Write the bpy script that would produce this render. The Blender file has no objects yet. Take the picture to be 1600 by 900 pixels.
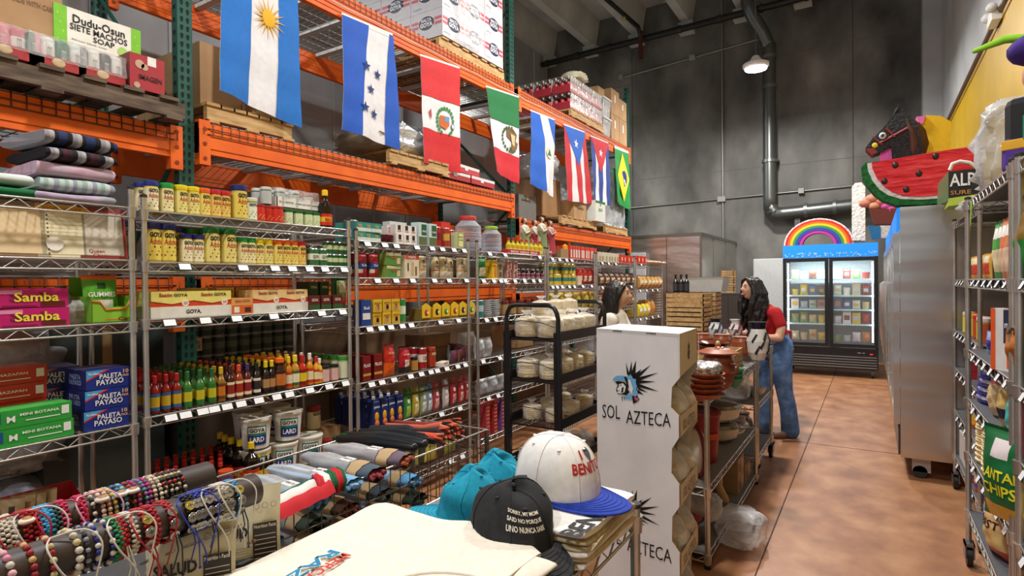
import bpy, math, random
from mathutils import Vector, Matrix
random.seed(7)
R=math.radians; PI=math.pi
# ---------------------------------------------------------------- camera, world, lights, exposure
SC=bpy.context.scene; COL=SC.collection
F=900.; YAW=R(32); PITCH=R(-.5); ROLL=.009; EYE=Vector((0,0,1.58))
_f=Vector((-math.sin(YAW)*math.cos(PITCH),math.cos(YAW)*math.cos(PITCH),math.sin(PITCH)))
_r0=Vector((math.cos(YAW),math.sin(YAW),0)); _u0=_r0.cross(_f)
_r=_r0*math.cos(ROLL)-_u0*math.sin(ROLL); _u=_u0*math.cos(ROLL)+_r0*math.sin(ROLL)
cd=bpy.data.cameras.new('camera'); cam=bpy.data.objects.new('camera',cd); COL.objects.link(cam)
cd.sensor_width=36; cd.lens=36*F/1600; cd.clip_start=.02; cd.clip_end=200
cam.matrix_world=Matrix((( _r.x,_u.x,-_f.x,EYE.x),(_r.y,_u.y,-_f.y,EYE.y),(_r.z,_u.z,-_f.z,EYE.z),(0,0,0,1)))
SC.camera=cam
SC.view_settings.view_transform='Standard'; SC.view_settings.look='None'
SC.view_settings.gamma=1; SC.view_settings.use_curve_mapping=False
SC.view_settings.exposure=0.16
w=bpy.data.worlds.new('world'); SC.world=w; w.use_nodes=True
bg=w.node_tree.nodes['Background']; bg.inputs[0].default_value=(.80,.88,1,1); bg.inputs[1].default_value=.40
def area(name,x,y,z,size,power,col=(1,.95,.88),rot=(0,0,0),sy=None):
    l=bpy.data.lights.new(name,'AREA'); l.energy=power; l.color=col; l.size=size
    if sy: l.shape='RECTANGLE'; l.size_y=sy
    else: l.shape='DISK'
    o=bpy.data.objects.new(name,l); COL.objects.link(o); o.location=(x,y,z); o.rotation_euler=rot
    return o
for i,(x,y,z,p) in enumerate([(-1.576,10,4.93,170),(-1.5,5.6,5.4,165),(-1.2,1.6,5.6,135),(-1.2,-2.4,5.4,120),(-6.1,9.3,5.4,130),(-6.1,2,5.4,80)]):
    area('ceiling_lamp_light',x,y,z,.34,p,(1,.975,.94))
def at(px,py,X=None,Y=None,Z=None):
    d=_f+_r*((px-800)/F)+_u*((450-py)/F)
    t=(X-EYE.x)/d.x if X is not None else (Y-EYE.y)/d.y if Y is not None else (Z-EYE.z)/d.z
    return EYE+d*t
# ---------------------------------------------------------------- materials
_m={}
def lin(h):
    h=h.lstrip('#'); h=h if len(h)==6 else ''.join(a+a for a in h); c=[int(h[i:i+2],16)/255 for i in (0,2,4)]
    return tuple((v/12.92 if v<=.04045 else ((v+.055)/1.055)**2.4) for v in c)+(1,)
def nm(name):
    m=bpy.data.materials.new(name); m.use_nodes=True; nt=m.node_tree
    return m,nt,nt.nodes['Principled BSDF']
def noise(nt,scale,detail=3,stretch=None,coord='Object',rough=.5):
    tc=nt.nodes.new('ShaderNodeTexCoord'); n=nt.nodes.new('ShaderNodeTexNoise')
    n.inputs['Scale'].default_value=scale; n.inputs['Detail'].default_value=detail; n.inputs['Roughness'].default_value=rough
    if stretch:
        mp=nt.nodes.new('ShaderNodeMapping'); mp.inputs['Scale'].default_value=stretch
        nt.links.new(tc.outputs[coord],mp.inputs[0]); nt.links.new(mp.outputs[0],n.inputs['Vector'])
    else: nt.links.new(tc.outputs[coord],n.inputs['Vector'])
    return n.outputs['Fac']
def ramp(nt,fac,stops):
    r=nt.nodes.new('ShaderNodeValToRGB'); nt.links.new(fac,r.inputs[0]); e=r.color_ramp.elements
    while len(e)<len(stops): e.new(.5)
    for k,(p,c) in enumerate(stops): e[k].position=p; e[k].color=lin(c) if isinstance(c,str) else (c,c,c,1)
    return r.outputs[0]
def bump(nt,b,fac,st,dist=.01):
    n=nt.nodes.new('ShaderNodeBump'); n.inputs['Strength'].default_value=st; n.inputs['Distance'].default_value=dist
    nt.links.new(fac,n.inputs['Height']); nt.links.new(n.outputs[0],b.inputs['Normal'])
def ramped(name,stops,scale,rough=.6,metal=0,bst=0,bdist=.01,detail=5,stretch=None,coord='Object'):
    m,nt,b=nm(name); f=noise(nt,scale,detail,stretch,coord)
    nt.links.new(ramp(nt,f,stops),b.inputs['Base Color']); b.inputs['Roughness'].default_value=rough; b.inputs['Metallic'].default_value=metal
    if bst: bump(nt,b,f,bst,bdist)
    _m[name]=m; return m
def see(name,alpha,tint='#ffffff',rough=.12,bst=0,bs=30):
    m,nt,b=nm(name); out=nt.nodes['Material Output']
    tr=nt.nodes.new('ShaderNodeBsdfTransparent'); tr.inputs[0].default_value=lin(tint)
    b.inputs['Base Color'].default_value=lin(tint); b.inputs['Roughness'].default_value=rough
    b.inputs['Specular IOR Level'].default_value=.8
    lw=nt.nodes.new('ShaderNodeLayerWeight'); lw.inputs[0].default_value=.35
    mr=nt.nodes.new('ShaderNodeMapRange'); mr.inputs[3].default_value=alpha; mr.inputs[4].default_value=min(1,alpha+.5)
    nt.links.new(lw.outputs['Facing'],mr.inputs[0])
    mx=nt.nodes.new('ShaderNodeMixShader'); nt.links.new(mr.outputs[0],mx.inputs[0]); nt.links.new(tr.outputs[0],mx.inputs[1]); nt.links.new(b.outputs[0],mx.inputs[2])
    nt.links.new(mx.outputs[0],out.inputs[0])
    if bst: bump(nt,b,noise(nt,bs,4),bst,.02)
    _m[name]=m
def glow(name,col,st):
    m,nt,b=nm(name); b.inputs['Base Color'].default_value=lin(col); b.inputs['Emission Color'].default_value=lin(col); b.inputs['Emission Strength'].default_value=st; _m[name]=m
def mat(k):
    if k in _m: return _m[k]
    p=k.split('/'); m,nt,b=nm('paint_'+k.strip('#').replace('/','_'))
    rough=float(p[1]) if len(p)>1 and p[1] else .45; metal=float(p[2]) if len(p)>2 else 0
    c=lin(p[0]); f=noise(nt,25,2)
    r=nt.nodes.new('ShaderNodeValToRGB'); nt.links.new(f,r.inputs[0]); e=r.color_ramp.elements
    e[0].position=.3; e[0].color=(c[0]*.93,c[1]*.93,c[2]*.93,1); e[1].position=.7; e[1].color=tuple(min(1,v*1.04) for v in c[:3])+(1,)
    nt.links.new(r.outputs[0],b.inputs['Base Color']); b.inputs['Roughness'].default_value=rough; b.inputs['Metallic'].default_value=metal
    _m[k]=m; return m
ramped('floor',[(.28,'#8a5a3a'),(.46,'#a36f4b'),(.55,'#ad7952'),(.72,'#be8d66')],4,.42,0,.05,.01,10,(1.1,.9,1))
ramped('concrete',[(.30,'#454442'),(.44,'#62615e'),(.55,'#74736f'),(.72,'#94938c')],1.3,.5,0,.12,.02,8,(1,1,.6))
ramped('left_concrete',[(.3,'#8a8f8e'),(.7,'#a3a8a6')],1.4,.7,0,.05,.02,5)
ramped('ceiling',[(.3,'#b0b3b0'),(.7,'#cfd2ce')],1.2,.8)
ramped('white_wall',[(.3,'#b4b8bb'),(.7,'#cfd2d3')],1.5,.6,0,.03)
ramped('yellow_wall',[(.3,'#b89200'),(.7,'#cba406')],2,.45)
ramped('steel',[(.3,'#c4c0ba'),(.5,'#d2cec8'),(.7,'#dedad4')],1.2,.30,1,.6,.05,2,(.3,.3,2.6))
ramped('cooler_steel',[(.3,'#cfccc6'),(.7,'#e2dfd9')],1.6,.34,1,.8,.05,3,(.6,.6,1.4))
ramped('chrome',[(.3,'#bdbbb5'),(.7,'#dad8d2')],9,.26,.8)
ramped('dark_chrome',[(.3,'#6e6c67'),(.7,'#93908a')],9,.35,1)
ramped('orange',[(.3,'#e05a04'),(.7,'#ef6c0a')],6,.6)
ramped('green_steel',[(.3,'#17483e'),(.7,'#21594c')],6,.45)
ramped('old_wood',[(.3,'#3d322a'),(.5,'#5c4b3d'),(.7,'#776553')],6,.8,0,.3,.01,6,(6,1,6))
ramped('wood',[(.3,'#a07c4c'),(.5,'#c09a64'),(.7,'#d4b380')],5,.7,0,.2,.01,6,(6,1,6))
ramped('partition',[(.3,'#7f8588'),(.7,'#969c9f')],2,.6)
ramped('shaded_card',[(.3,'#6a513a'),(.7,'#806449')],4,.8)  # card colour darkened to stand in for the shade between and behind shelves
ramped('card',[(.3,'#a27e58'),(.7,'#b9946c')],4,.8)
ramped('kraft',[(.3,'#b0916a'),(.7,'#c6aa80')],9,.75)
ramped('white_card',[(.3,'#d9d7d6'),(.7,'#e9e7e6')],5,.65)
ramped('cotton',[(.3,'#ded6c7'),(.7,'#ebe4d7')],60,.95,0,.35,.002)
ramped('white_cotton',[(.3,'#e4e2de'),(.7,'#f1efec')],60,.95,0,.35,.002)
ramped('khaki_cotton',[(.3,'#b5a586'),(.7,'#c8b998')],60,.95,0,.35,.002)
ramped('teal_cotton',[(.3,'#0c86a3'),(.7,'#1398b5')],70,.9,0,.3,.002)
ramped('black_cotton',[(.3,'#17181b'),(.7,'#232428')],70,.9,0,.3,.002)
ramped('blue_cotton',[(.3,'#1b369c'),(.7,'#2444b4')],70,.85,0,.3,.002)
ramped('red_cotton',[(.3,'#a41219'),(.7,'#bb1a21')],30,.9,0,.3,.003)
ramped('denim',[(.3,'#3f5f8c'),(.5,'#5577a6'),(.7,'#7391bb')],14,.9,0,.3,.003)
ramped('skin',[(.3,'#cf9b7c'),(.7,'#dfb092')],12,.5)
ramped('hair',[(.35,'#0d0a09'),(.65,'#221a17')],40,.4,0,.9,.02,4,(1,1,.35))
ramped('terracotta',[(.3,'#8e4526'),(.7,'#a9582f')],10,.4)
ramped('terracotta_dark',[(.3,'#6b2f1b'),(.7,'#8a4428')],10,.3)
ramped('tortilla',[(.35,'#dcc58e'),(.7,'#efdfb4')],30,.8)
ramped('melon_red',[(.3,'#d2202b'),(.5,'#ea333e'),(.7,'#f7585f')],5,.85,0,1.0,.03,5,(1.2,3,7))
ramped('melon_green',[(.3,'#0d5a26'),(.6,'#1d7a37')],30,.85,0,1.0,.03)
ramped('paper_white',[(.3,'#cfcfcd'),(.7,'#f2f2f0')],30,.85,0,.8,.03)
ramped('horse_black',[(.35,'#121418'),(.65,'#2c3038')],45,.8,0,.9,.02)
ramped('silver_wrap',[(.35,'#a9afb6'),(.6,'#dfe3e8')],5,.28,.5,1.0,.05,6)
ramped('chips',[(.3,'#c98a1f'),(.5,'#e0b03c'),(.7,'#f1cf68')],60,.6,0,.6,.01)
ramped('foil',[(.4,'#9a9a9a'),(.6,'#f0f0f0')],40,.25,.8,1,.02)
ramped('blanket_a',[(.42,'#10131f'),(.5,'#b9b8bd'),(.58,'#23345c')],5,.95,0,.5,.006,3,(1,9,1))
ramped('blanket_b',[(.42,'#15121c'),(.5,'#a9a6ab'),(.58,'#4a2a38')],5,.95,0,.5,.006,3,(1,9,1))
ramped('blanket_c',[(.3,'#a98b9d'),(.5,'#c7a5b8'),(.7,'#b9b6c4')],8,.95,0,.6,.006,3,(1,5,1))
ramped('blanket_d',[(.3,'#7f9c98'),(.5,'#a4b5b0'),(.7,'#87899a')],8,.95,0,.6,.006,3,(1,5,1))
ramped('blanket_e',[(.3,'#8d7f9a'),(.5,'#b5a3b6'),(.7,'#8f9aa0')],8,.95,0,.6,.006,3,(1,5,1))
see('clear',.16,'#ffffff',.1,.7,14); see('bag',.20,'#ffffff',.14,1.0,22); see('glass',.05,'#ffffff',.03); see('jar_glass',.14,'#f4f7ff',.06)
see('wrap',.30,'#e8eaec',.16,1.0,12)
glow('lamp_glow','#fff6e6',70); glow('led','#eaf6ff',6); glow('fascia','#1583e6',.55); glow('red_led','#ff2a20',2)
# ---------------------------------------------------------------- mesh builder
_txt={}
def glyphs(s,bold):
    k=(s,bold)
    if k not in _txt:
        c=bpy.data.curves.new('t','FONT'); c.body=s; c.size=1; c.resolution_u=2; c.offset=bold
        o=bpy.data.objects.new('t',c); COL.objects.link(o); dg=bpy.context.evaluated_depsgraph_get(); dg.update()
        me=o.evaluated_get(dg).to_mesh(); v=[tuple(p.co) for p in me.vertices]; f=[tuple(p.vertices) for p in me.polygons]
        o.evaluated_get(dg).to_mesh_clear(); bpy.data.objects.remove(o); bpy.data.curves.remove(c)
        x0=min(p[0] for p in v); x1=max(p[0] for p in v); y0=min(p[1] for p in v); y1=max(p[1] for p in v)
        _txt[k]=([((p[0]-(x0+x1)/2)/(x1-x0),(p[1]-(y0+y1)/2)/(y1-y0)) for p in v],f)
    return _txt[k]
def smooth(path,k):      # Catmull-Rom
    P=[Vector(p) for p in path]; n=len(P); out=[]
    for i in range(n-1):
        a,b,c,d=P[max(i-1,0)],P[i],P[i+1],P[min(i+2,n-1)]
        for q in range(k):
            t=q/k; out.append(.5*((2*b)+(c-a)*t+(2*a-5*b+4*c-d)*t*t+(3*b-a-3*c+d)*t**3))
    return out+[P[-1]]
class MB:
    def __init__(s): s.v=[]; s.f=[]; s.m=[]; s.s=[]
    def add(s,v,f,m,smooth=False,M=None):
        b=len(s.v)
        s.v+=[tuple(M@Vector(p)) for p in v] if M else [tuple(p) for p in v]
        for q in f: s.f.append(tuple(i+b for i in q)); s.m.append(m); s.s.append(smooth)
        return s
    def box(s,x0,x1,y0,y1,z0,z1,m,M=None,top=None,front=None):
        v=[(x0,y0,z0),(x1,y0,z0),(x1,y1,z0),(x0,y1,z0),(x0,y0,z1),(x1,y0,z1),(x1,y1,z1),(x0,y1,z1)]
        s.add(v,[(0,3,2,1),(1,2,6,5),(2,3,7,6),(3,0,4,7)],m,False,M); s.add(v,[(4,5,6,7)],top or m,False,M); s.add(v,[(0,1,5,4)],front or m,False,M); return s
    def rbox(s,x0,x1,y0,y1,z0,z1,r,m,M=None):     # soft-edged block
        nx=[x0,x0+r,x1-r,x1]; ny=[y0,y0+r,y1-r,y1]
        prof=[(z0,r),(z0+r*.3,r*.3),(z0+r,0),(z1-r,0),(z1-r*.3,r*.3),(z1,r)]
        rings=[]
        for z,i in prof:
            a=[(x0+r,y0+i),(x1-r,y0+i),(x1-i,y0+r),(x1-i,y1-r),(x1-r,y1-i),(x0+r,y1-i),(x0+i,y1-r),(x0+i,y0+r)]
            rings.append([(x,y,z) for x,y in a])
        return s.loft(rings,m,True,True,M,smooth=False)
    def loft(s,rings,m,cap0=True,cap1=True,M=None,smooth=True,closed=True):
        n=len(rings[0]); v=[p for r in rings for p in r]; f=[]
        for i in range(len(rings)-1):
            for j in range(n if closed else n-1):
                k=(j+1)%n; f.append((i*n+j,i*n+k,(i+1)*n+k,(i+1)*n+j))
        s.add(v,f,m,smooth,M)
        if cap0: s.add(rings[0],[tuple(range(n))[::-1]],m,False,M)
        if cap1: s.add(rings[-1],[tuple(range(n))],m,False,M)
        return s
    def lathe(s,prof,m,c=(0,0,0),seg=14,M=None,ms=None):
        for i in range(len(prof)-1):
            pass
        rings=[[(c[0]+r*math.cos(2*PI*j/seg),c[1]+r*math.sin(2*PI*j/seg),c[2]+z) for j in range(seg)] for r,z in prof]
        v=[p for r in rings for p in r]
        for i in range(len(prof)-1):
            f=[(i*seg+j,i*seg+(j+1)%seg,(i+1)*seg+(j+1)%seg,(i+1)*seg+j) for j in range(seg)]
            s.add([v[q] for q in range(i*seg,(i+2)*seg)],[tuple(a-i*seg for a in q) for q in f],(ms[i] if ms else m),True,M)
        s.add(rings[0],[tuple(range(seg))[::-1]],ms[0] if ms else m,False,M); s.add(rings[-1],[tuple(range(seg))],ms[-1] if ms else m,False,M)
        return s
    def tube(s,path,r,m,seg=6,closed=False,M=None,cap=True,sm=0):
        if sm: path=smooth(path,sm)
        P=[Vector(p) for p in path]; n=len(P); rs=r if isinstance(r,(list,tuple)) else [r]*n; rings=[]; prev=None
        for i in range(n):
            a=P[(i-1)%n] if (i or closed) else P[0]; b=P[(i+1)%n] if (i<n-1 or closed) else P[-1]
            t=(b-a).normalized() if (b-a).length>1e-9 else Vector((0,0,1))
            if prev is None:
                u=t.cross(Vector((0,0,1)));
                if u.length<.05: u=t.cross(Vector((0,1,0)))
            else: u=prev-t*prev.dot(t)
            if u.length<1e-6: u=t.orthogonal()
            u.normalize(); prev=u; w=t.cross(u)
            rings.append([P[i]+(u*math.cos(2*PI*j/seg)+w*math.sin(2*PI*j/seg))*rs[i] for j in range(seg)])
        if closed: rings.append(rings[0])
        return s.loft(rings,m,cap and not closed,cap and not closed,M)
    def limb(s,path,rs,m,seg=12,M=None):          # tapered tube with round ends
        P=[Vector(p) for p in path]; d0=(P[0]-P[1]).normalized(); d1=(P[-1]-P[-2]).normalized()
        pp=[P[0]+d0*rs[0]*k for k in (.98,.7,.38)]+P+[P[-1]+d1*rs[-1]*k for k in (.38,.7,.98)]
        rr=[rs[0]*k for k in (.2,.7,.92)]+list(rs)+[rs[-1]*k for k in (.92,.7,.2)]
        return s.tube(pp,rr,m,seg,False,M)
    def ball(s,c,r,m,seg=12,M=None):
        rx,ry,rz=r if isinstance(r,(list,tuple)) else (r,r,r); h=max(4,seg*2//3)
        rings=[[(c[0]+rx*math.sin(PI*i/h)*math.cos(2*PI*j/seg),c[1]+ry*math.sin(PI*i/h)*math.sin(2*PI*j/seg),c[2]-rz*math.cos(PI*i/h)) for j in range(seg)] for i in range(h+1)]
        rings[0]=[(c[0]+1e-4*math.cos(j),c[1]+1e-4*math.sin(j),c[2]-rz) for j in range(seg)]; rings[-1]=[(c[0]+1e-4*math.cos(j),c[1]+1e-4*math.sin(j),c[2]+rz) for j in range(seg)]
        return s.loft(rings,m,False,False,M)
    def grid(s,nu,nv,fn,m,smooth=True,M=None):     # m may be a function of (u,v)
        v=[fn(i/nu,j/nv) for j in range(nv+1) for i in range(nu+1)]; b=len(s.v)
        s.v+=[tuple(M@Vector(p)) for p in v] if M else [tuple(p) for p in v]
        for j in range(nv):
            for i in range(nu):
                a=b+j*(nu+1)+i; s.f.append((a,a+1,a+nu+2,a+nu+1)); s.m.append(m((i+.5)/nu,(j+.5)/nv) if callable(m) else m); s.s.append(smooth)
        return s
    def poly(s,pts,m,fn=None,M=None):              # 2D outline -> fn(x,y) 3D
        from mathutils.geometry import tessellate_polygon
        t=tessellate_polygon([[Vector((x,y,0)) for x,y in pts]])
        v=[fn(x,y) if fn else (x,0,y) for x,y in pts]
        q=[]
        for a,b,c in t:
            ar=(pts[b][0]-pts[a][0])*(pts[c][1]-pts[a][1])-(pts[c][0]-pts[a][0])*(pts[b][1]-pts[a][1])
            q.append((a,b,c) if ar>0 else (a,c,b))
        return s.add(v,q,m,False,M)
    def prism(s,pts,y0,y1,m,side=None,M=None):     # 2D outline in xz extruded along y
        ar=sum(pts[i][0]*pts[(i+1)%len(pts)][1]-pts[(i+1)%len(pts)][0]*pts[i][1] for i in range(len(pts)))
        if ar<0: pts=pts[::-1]
        s.poly(pts,m,lambda x,z:(x,y0,z),M)
        from mathutils.geometry import tessellate_polygon
        t=tessellate_polygon([[Vector((x,z,0)) for x,z in pts]]); s.add([(x,y1,z) for x,z in pts],[tuple(q) for q in t],m,False,M)
        n=len(pts); s.add([(x,y0,z) for x,z in pts]+[(x,y1,z) for x,z in pts],[(i,i+n,(i+1)%n+n,(i+1)%n) for i in range(n)],side or m,False,M)
        return s
    def text(s,t,cx,cz,w,h,y,m,bold=.012,wrap=None,fn=None,M=None):
        v,f=glyphs(t,bold)
        if fn: P=[fn(cx+a*w,cz+b*h) for a,b in v]
        elif wrap: P=[(wrap*math.sin((cx+a*w)/wrap),-wrap*math.cos((cx+a*w)/wrap),cz+b*h) for a,b in v]
        else: P=[(cx+a*w,y,cz+b*h) for a,b in v]
        return s.add(P,f,m,False,M)
    def mesh(s,name):
        me=bpy.data.meshes.new(name); me.from_pydata(s.v,[],s.f); ks=[]; 
        for k in s.m:
            if k not in ks: ks.append(k); me.materials.append(mat(k))
        ix={k:i for i,k in enumerate(ks)}
        me.polygons.foreach_set('material_index',[ix[k] for k in s.m]); me.polygons.foreach_set('use_smooth',s.s); me.update(); return me
    def build(s,name,parent=None,loc=None,rz=0):
        return link(name,s.mesh(name),parent,loc,rz)
    def join(s,o): return s.add(o.v,[],None) if 0 else _join(s,o)
def _join(s,o):
    b=len(s.v); s.v+=o.v; s.f+=[tuple(i+b for i in q) for q in o.f]; s.m+=o.m; s.s+=o.s; return s
def link(name,me,parent=None,loc=None,rz=0):
    o=bpy.data.objects.new(name,me); COL.objects.link(o)
    if parent is not None: o.parent=parent
    if loc is not None: o.location=loc
    if rz: o.rotation_euler=(0,0,rz)
    return o
def tag(o,label,cat,group=None,kind=None):
    o['label']=label; o['category']=cat
    if group: o['group']=group
    if kind: o['kind']=kind
    return o
def thing(name,label,cat,loc=(0,0,0),rz=0,group=None):
    return tag(link(name,None,None,loc,rz),label,cat,group)
def struct(name,mb,label=None):
    o=mb.build(name); o['kind']='structure'
    if label: o['label']=label
    return o
ORD=['first','second','third','fourth','fifth','sixth','seventh','eighth','ninth','tenth','eleventh','twelfth','thirteenth','fourteenth','fifteenth','sixteenth','seventeenth','eighteenth','nineteenth','twentieth']
def place(name,parts,loc,rz,label,cat,group=None,flat=False):
    """parts: [(part name, MB, [(sub name, MB)...])]; meshes shared between copies"""
    key=id(parts)
    if key not in _pc: _pc[key]=({},parts)
    c=_pc[key][0]
    if flat or len(parts)==1 and len(parts[0])<3:
        if 'flat' not in c:
            a=MB()
            for p in parts:
                _join(a,p[1])
                for q in (p[2] if len(p)>2 else []): _join(a,q[1])
            c['flat']=a.mesh(name)
        return tag(link(name,c['flat'],None,loc,rz),label,cat,group)
    t=thing(name,label,cat,loc,rz,group)
    for i,p in enumerate(parts):
        if i not in c: c[i]=p[1].mesh(p[0])
        o=link(p[0],c[i],t)
        for k,q in enumerate(p[2] if len(p)>2 else []):
            if (i,k) not in c: c[(i,k)]=q[1].mesh(q[0])
            link(q[0],c[(i,k)],o)
    return t
_pc={}
FX=PI/2; FL=-PI/2     # facing the aisle from the left shelving / from the right shelving
# ---------------------------------------------------------------- the building
YB=13.0; XR=1.05; XL=-7.0; YN=-4.0; ZC=7.9
struct('floor',MB().box(XL,XR+.3,YN,YB,-.1,0,'floor'))
j=MB()
for y in (6.25,10.15,2.3,-1.6): j.box(XL,XR,y-.004,y+.004,0,.0015,'#4a2c1c/.8')
for x in (-.535,-4.1): j.box(x-.004,x+.004,YN,YB,0,.0015,'#4a2c1c/.8')
struct('trim_1',j)
b=MB().box(XL-.2,XR+.2,YB,YB+.2,0,ZC,'concrete')
struct('wall_back',b)
j=MB()
for x in (-4.75,-2.72,-.3): j.box(x-.006,x+.006,YB-.003,YB,2.2,ZC,'#3c3c3a/.8')
for z in (3.95,6.2): j.box(XL,XR,YB-.003,YB,z,z+.01,'#6d6d69/.8')
struct('trim_2',j)
struct('wall_right',MB().box(XR,XR+.2,YN,YB,0,ZC,'white_wall'))
struct('wall_pier',MB().box(.78,XR,12.6,YB,0,ZC,'white_wall'))
yp=MB().box(1.01,1.05,-3,11.6,1.2,3.93,'yellow_wall').box(1.0,1.05,-3,11.6,3.93,3.97,'#a5800a')
yp.tube([(1.005,-3,4.01),(1.005,11.6,4.01)],.035,'#5b3d1c',8)
o=struct('trim_3',yp)
struct('wall_left',MB().box(XL-.2,XL,YN,YB,0,ZC,'left_concrete'))
j=MB()
for y in (2,4,6,8,9.5,11,12.3): j.box(XL,XL+.012,y-.02,y+.02,0,ZC,'#b9bdbb/.8')
j.box(XL,XL+.012,YN,YB,5.2,5.22,'#7a7e7c/.8')
struct('trim_4',j)
c=MB().box(XL,XR,YN,YB,ZC,ZC+.2,'ceiling')
struct('ceiling',c)
k=0
for x in (-6.9,-5.75,-4.6,-3.45,-2.3,-1.15,0.0):
    g=MB().loft([[(x-.09,y,ZC-.62),(x+.09,y,ZC-.62),(x+.2,y,ZC),(x-.2,y,ZC)] for y in (YN,YB)],'ceiling',True,True,None,False)
    k+=1; o=g.build('ceiling_joist'); o['kind']='structure'
    g=MB().box(x-.16,x+.16,YB-.22,YB,ZC-.85,ZC-.62,'ceiling'); o=g.build('ceiling_corbel'); o['kind']='structure'
# light partition of insulated panels behind the pallet rack
p=MB().box(-5.3,-5.2,YN,9.9,0,3.9,'partition')
for i in range(24): p.box(-5.203,-5.19,-3.9+i*.6,-3.88+i*.6,0,3.9,'#9aa0a4/.6')
struct('wall_partition',p)
# ---------------------------------------------------------------- pipes, conduits and the hanging lamp
def pipe(name,label,paths,cat='pipe'):
    g=MB()
    for pts,r,m,sg in paths: g.tube(pts,r,m,sg)
    return tag(g.build(name),label,cat)
P=[(-6.95,12.62,7.0),(-.2,12.62,7.12)]
g=MB().tube(P,.07,'#1c1b1b/.4',10)
for i in range(9):
    x=-6.8+i*.82; z=7.0+.0178*(x+7); g.tube([(x-.03,12.62,z),(x+.03,12.62,z)],.085,'#2a2928',10)
tag(g.build('sprinkler_main'),'thick black sprinkler pipe running along the top of the concrete back wall','pipe')
g=MB().tube([(-5.05,2,7.2),(-4.35,12.3,7.2),(-4.35,12.45,7.05)],.045,'#1c1b1b/.4',8)
g.ball((-4.42,11.6,7.13),.05,'#b0a060'); g.tube([(-4.35,12.45,7.15),(-4.35,12.45,6.55)],.05,'#5a2a1c',8)
tag(g.build('sprinkler_branch'),'thin black sprinkler branch pipe running under the joists to the back wall','pipe')
cv=[(-2.15,12.75,7.9),(-2.1,12.75,7.1)]+[(-2.1+.36*math.sin(t*PI/8)*1.0,12.75,7.1-.6*t/4) for t in range(1,5)]
cv=[(-2.12,12.42,7.26),(-2.09,12.42,7.1),(-2.02,12.48,6.9),(-1.86,12.6,6.6),(-1.77,12.70,6.35),(-1.75,12.70,6.1),(-1.75,12.70,3.25),(-1.73,12.70,3.08),(-1.66,12.70,2.97),(-1.5,12.70,2.93),(-.2,12.70,3.0),(-.1,12.70,3.0)]
g=MB().tube(cv,.125,'#6f7271/.35/.7',14,sm=4)
for z in (6.1,5.5,4.0): g.tube([(-1.75,12.70,z-.03),(-1.75,12.70,z+.03)],.15,'#8b8e8d/.35/.7',14)
for x in (-1.1,-.6): g.tube([(x-.03,12.70,2.94+.05*(x+1.5)),(x+.03,12.70,2.94+.05*(x+1.5))],.145,'#8b8e8d/.35/.7',14)
g.box(-1.3,-1.2,12.7,12.99,2.6,2.85,'#55575a').box(-1.9,-1.6,12.8,12.99,4.0,4.05,'#2a2a2a')
tag(g.build('drain_pipe'),'fat grey drain pipe coming down the back wall and elbowing towards the right','pipe')
pipe('conduit','thin vertical steel conduit left of the fat drain pipe on the back wall',[([(-2.72,12.965,7.9),(-2.72,12.965,2.5)],.022,'#9c9c98/.4/.6',6)])
g=MB().tube([(-5.0,12.965,6.4),(-1.85,12.965,6.62)],.02,'#9c9c98/.4/.6',6).box(-3.4,-3.28,12.9,12.985,6.46,6.56,'#a5a5a1').box(-5.05,-4.95,12.9,12.985,6.35,6.46,'#a5a5a1')
tag(g.build('conduit'),'thin sloping conduit high on the back wall, above the lamp','pipe')
g=MB().tube([(-5.6,12.965,3.30),(-.2,12.965,3.40)],.018,'#9c9c98/.4/.6',6).box(-2.82,-2.66,12.9,12.985,3.29,3.4,'#a5a5a1').box(-1.25,-1.15,12.9,12.985,3.33,3.43,'#a5a5a1')
tag(g.build('conduit'),'thin horizontal conduit at mid height on the back wall, with two junction boxes','pipe')
t=thing('high_bay_lamp','round glowing high bay lamp hanging on a thin wire before the back wall','lamp',(-1.576,10,5.0))
MB().lathe([(.17,0),(.2,.03),(.2,.07),(.1,.12),(.05,.2),(.02,.2)],'#d9d9d9/.4',(0,0,0),20).build('lamp_housing',t)
MB().lathe([(.165,-.012),(.165,-.002)],'lamp_glow',(0,0,0),20).build('diffuser',t)
MB().tube([(0,0,.2),(0,0,2.9)],.006,'#777777',5).build('cord',t)
t=thing('emergency_light','white twin-head emergency light on the wall above the yellow panel','lamp',(.98,6.9,3.98))
MB().box(-.05,.04,-.13,.13,-.05,.06,'#dcdcd8').build('casing',t)
for y in (-.13,.13): MB().ball((-.05,y,.06),.045,'#cfcfcc').build('lamp_head',t)
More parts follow.
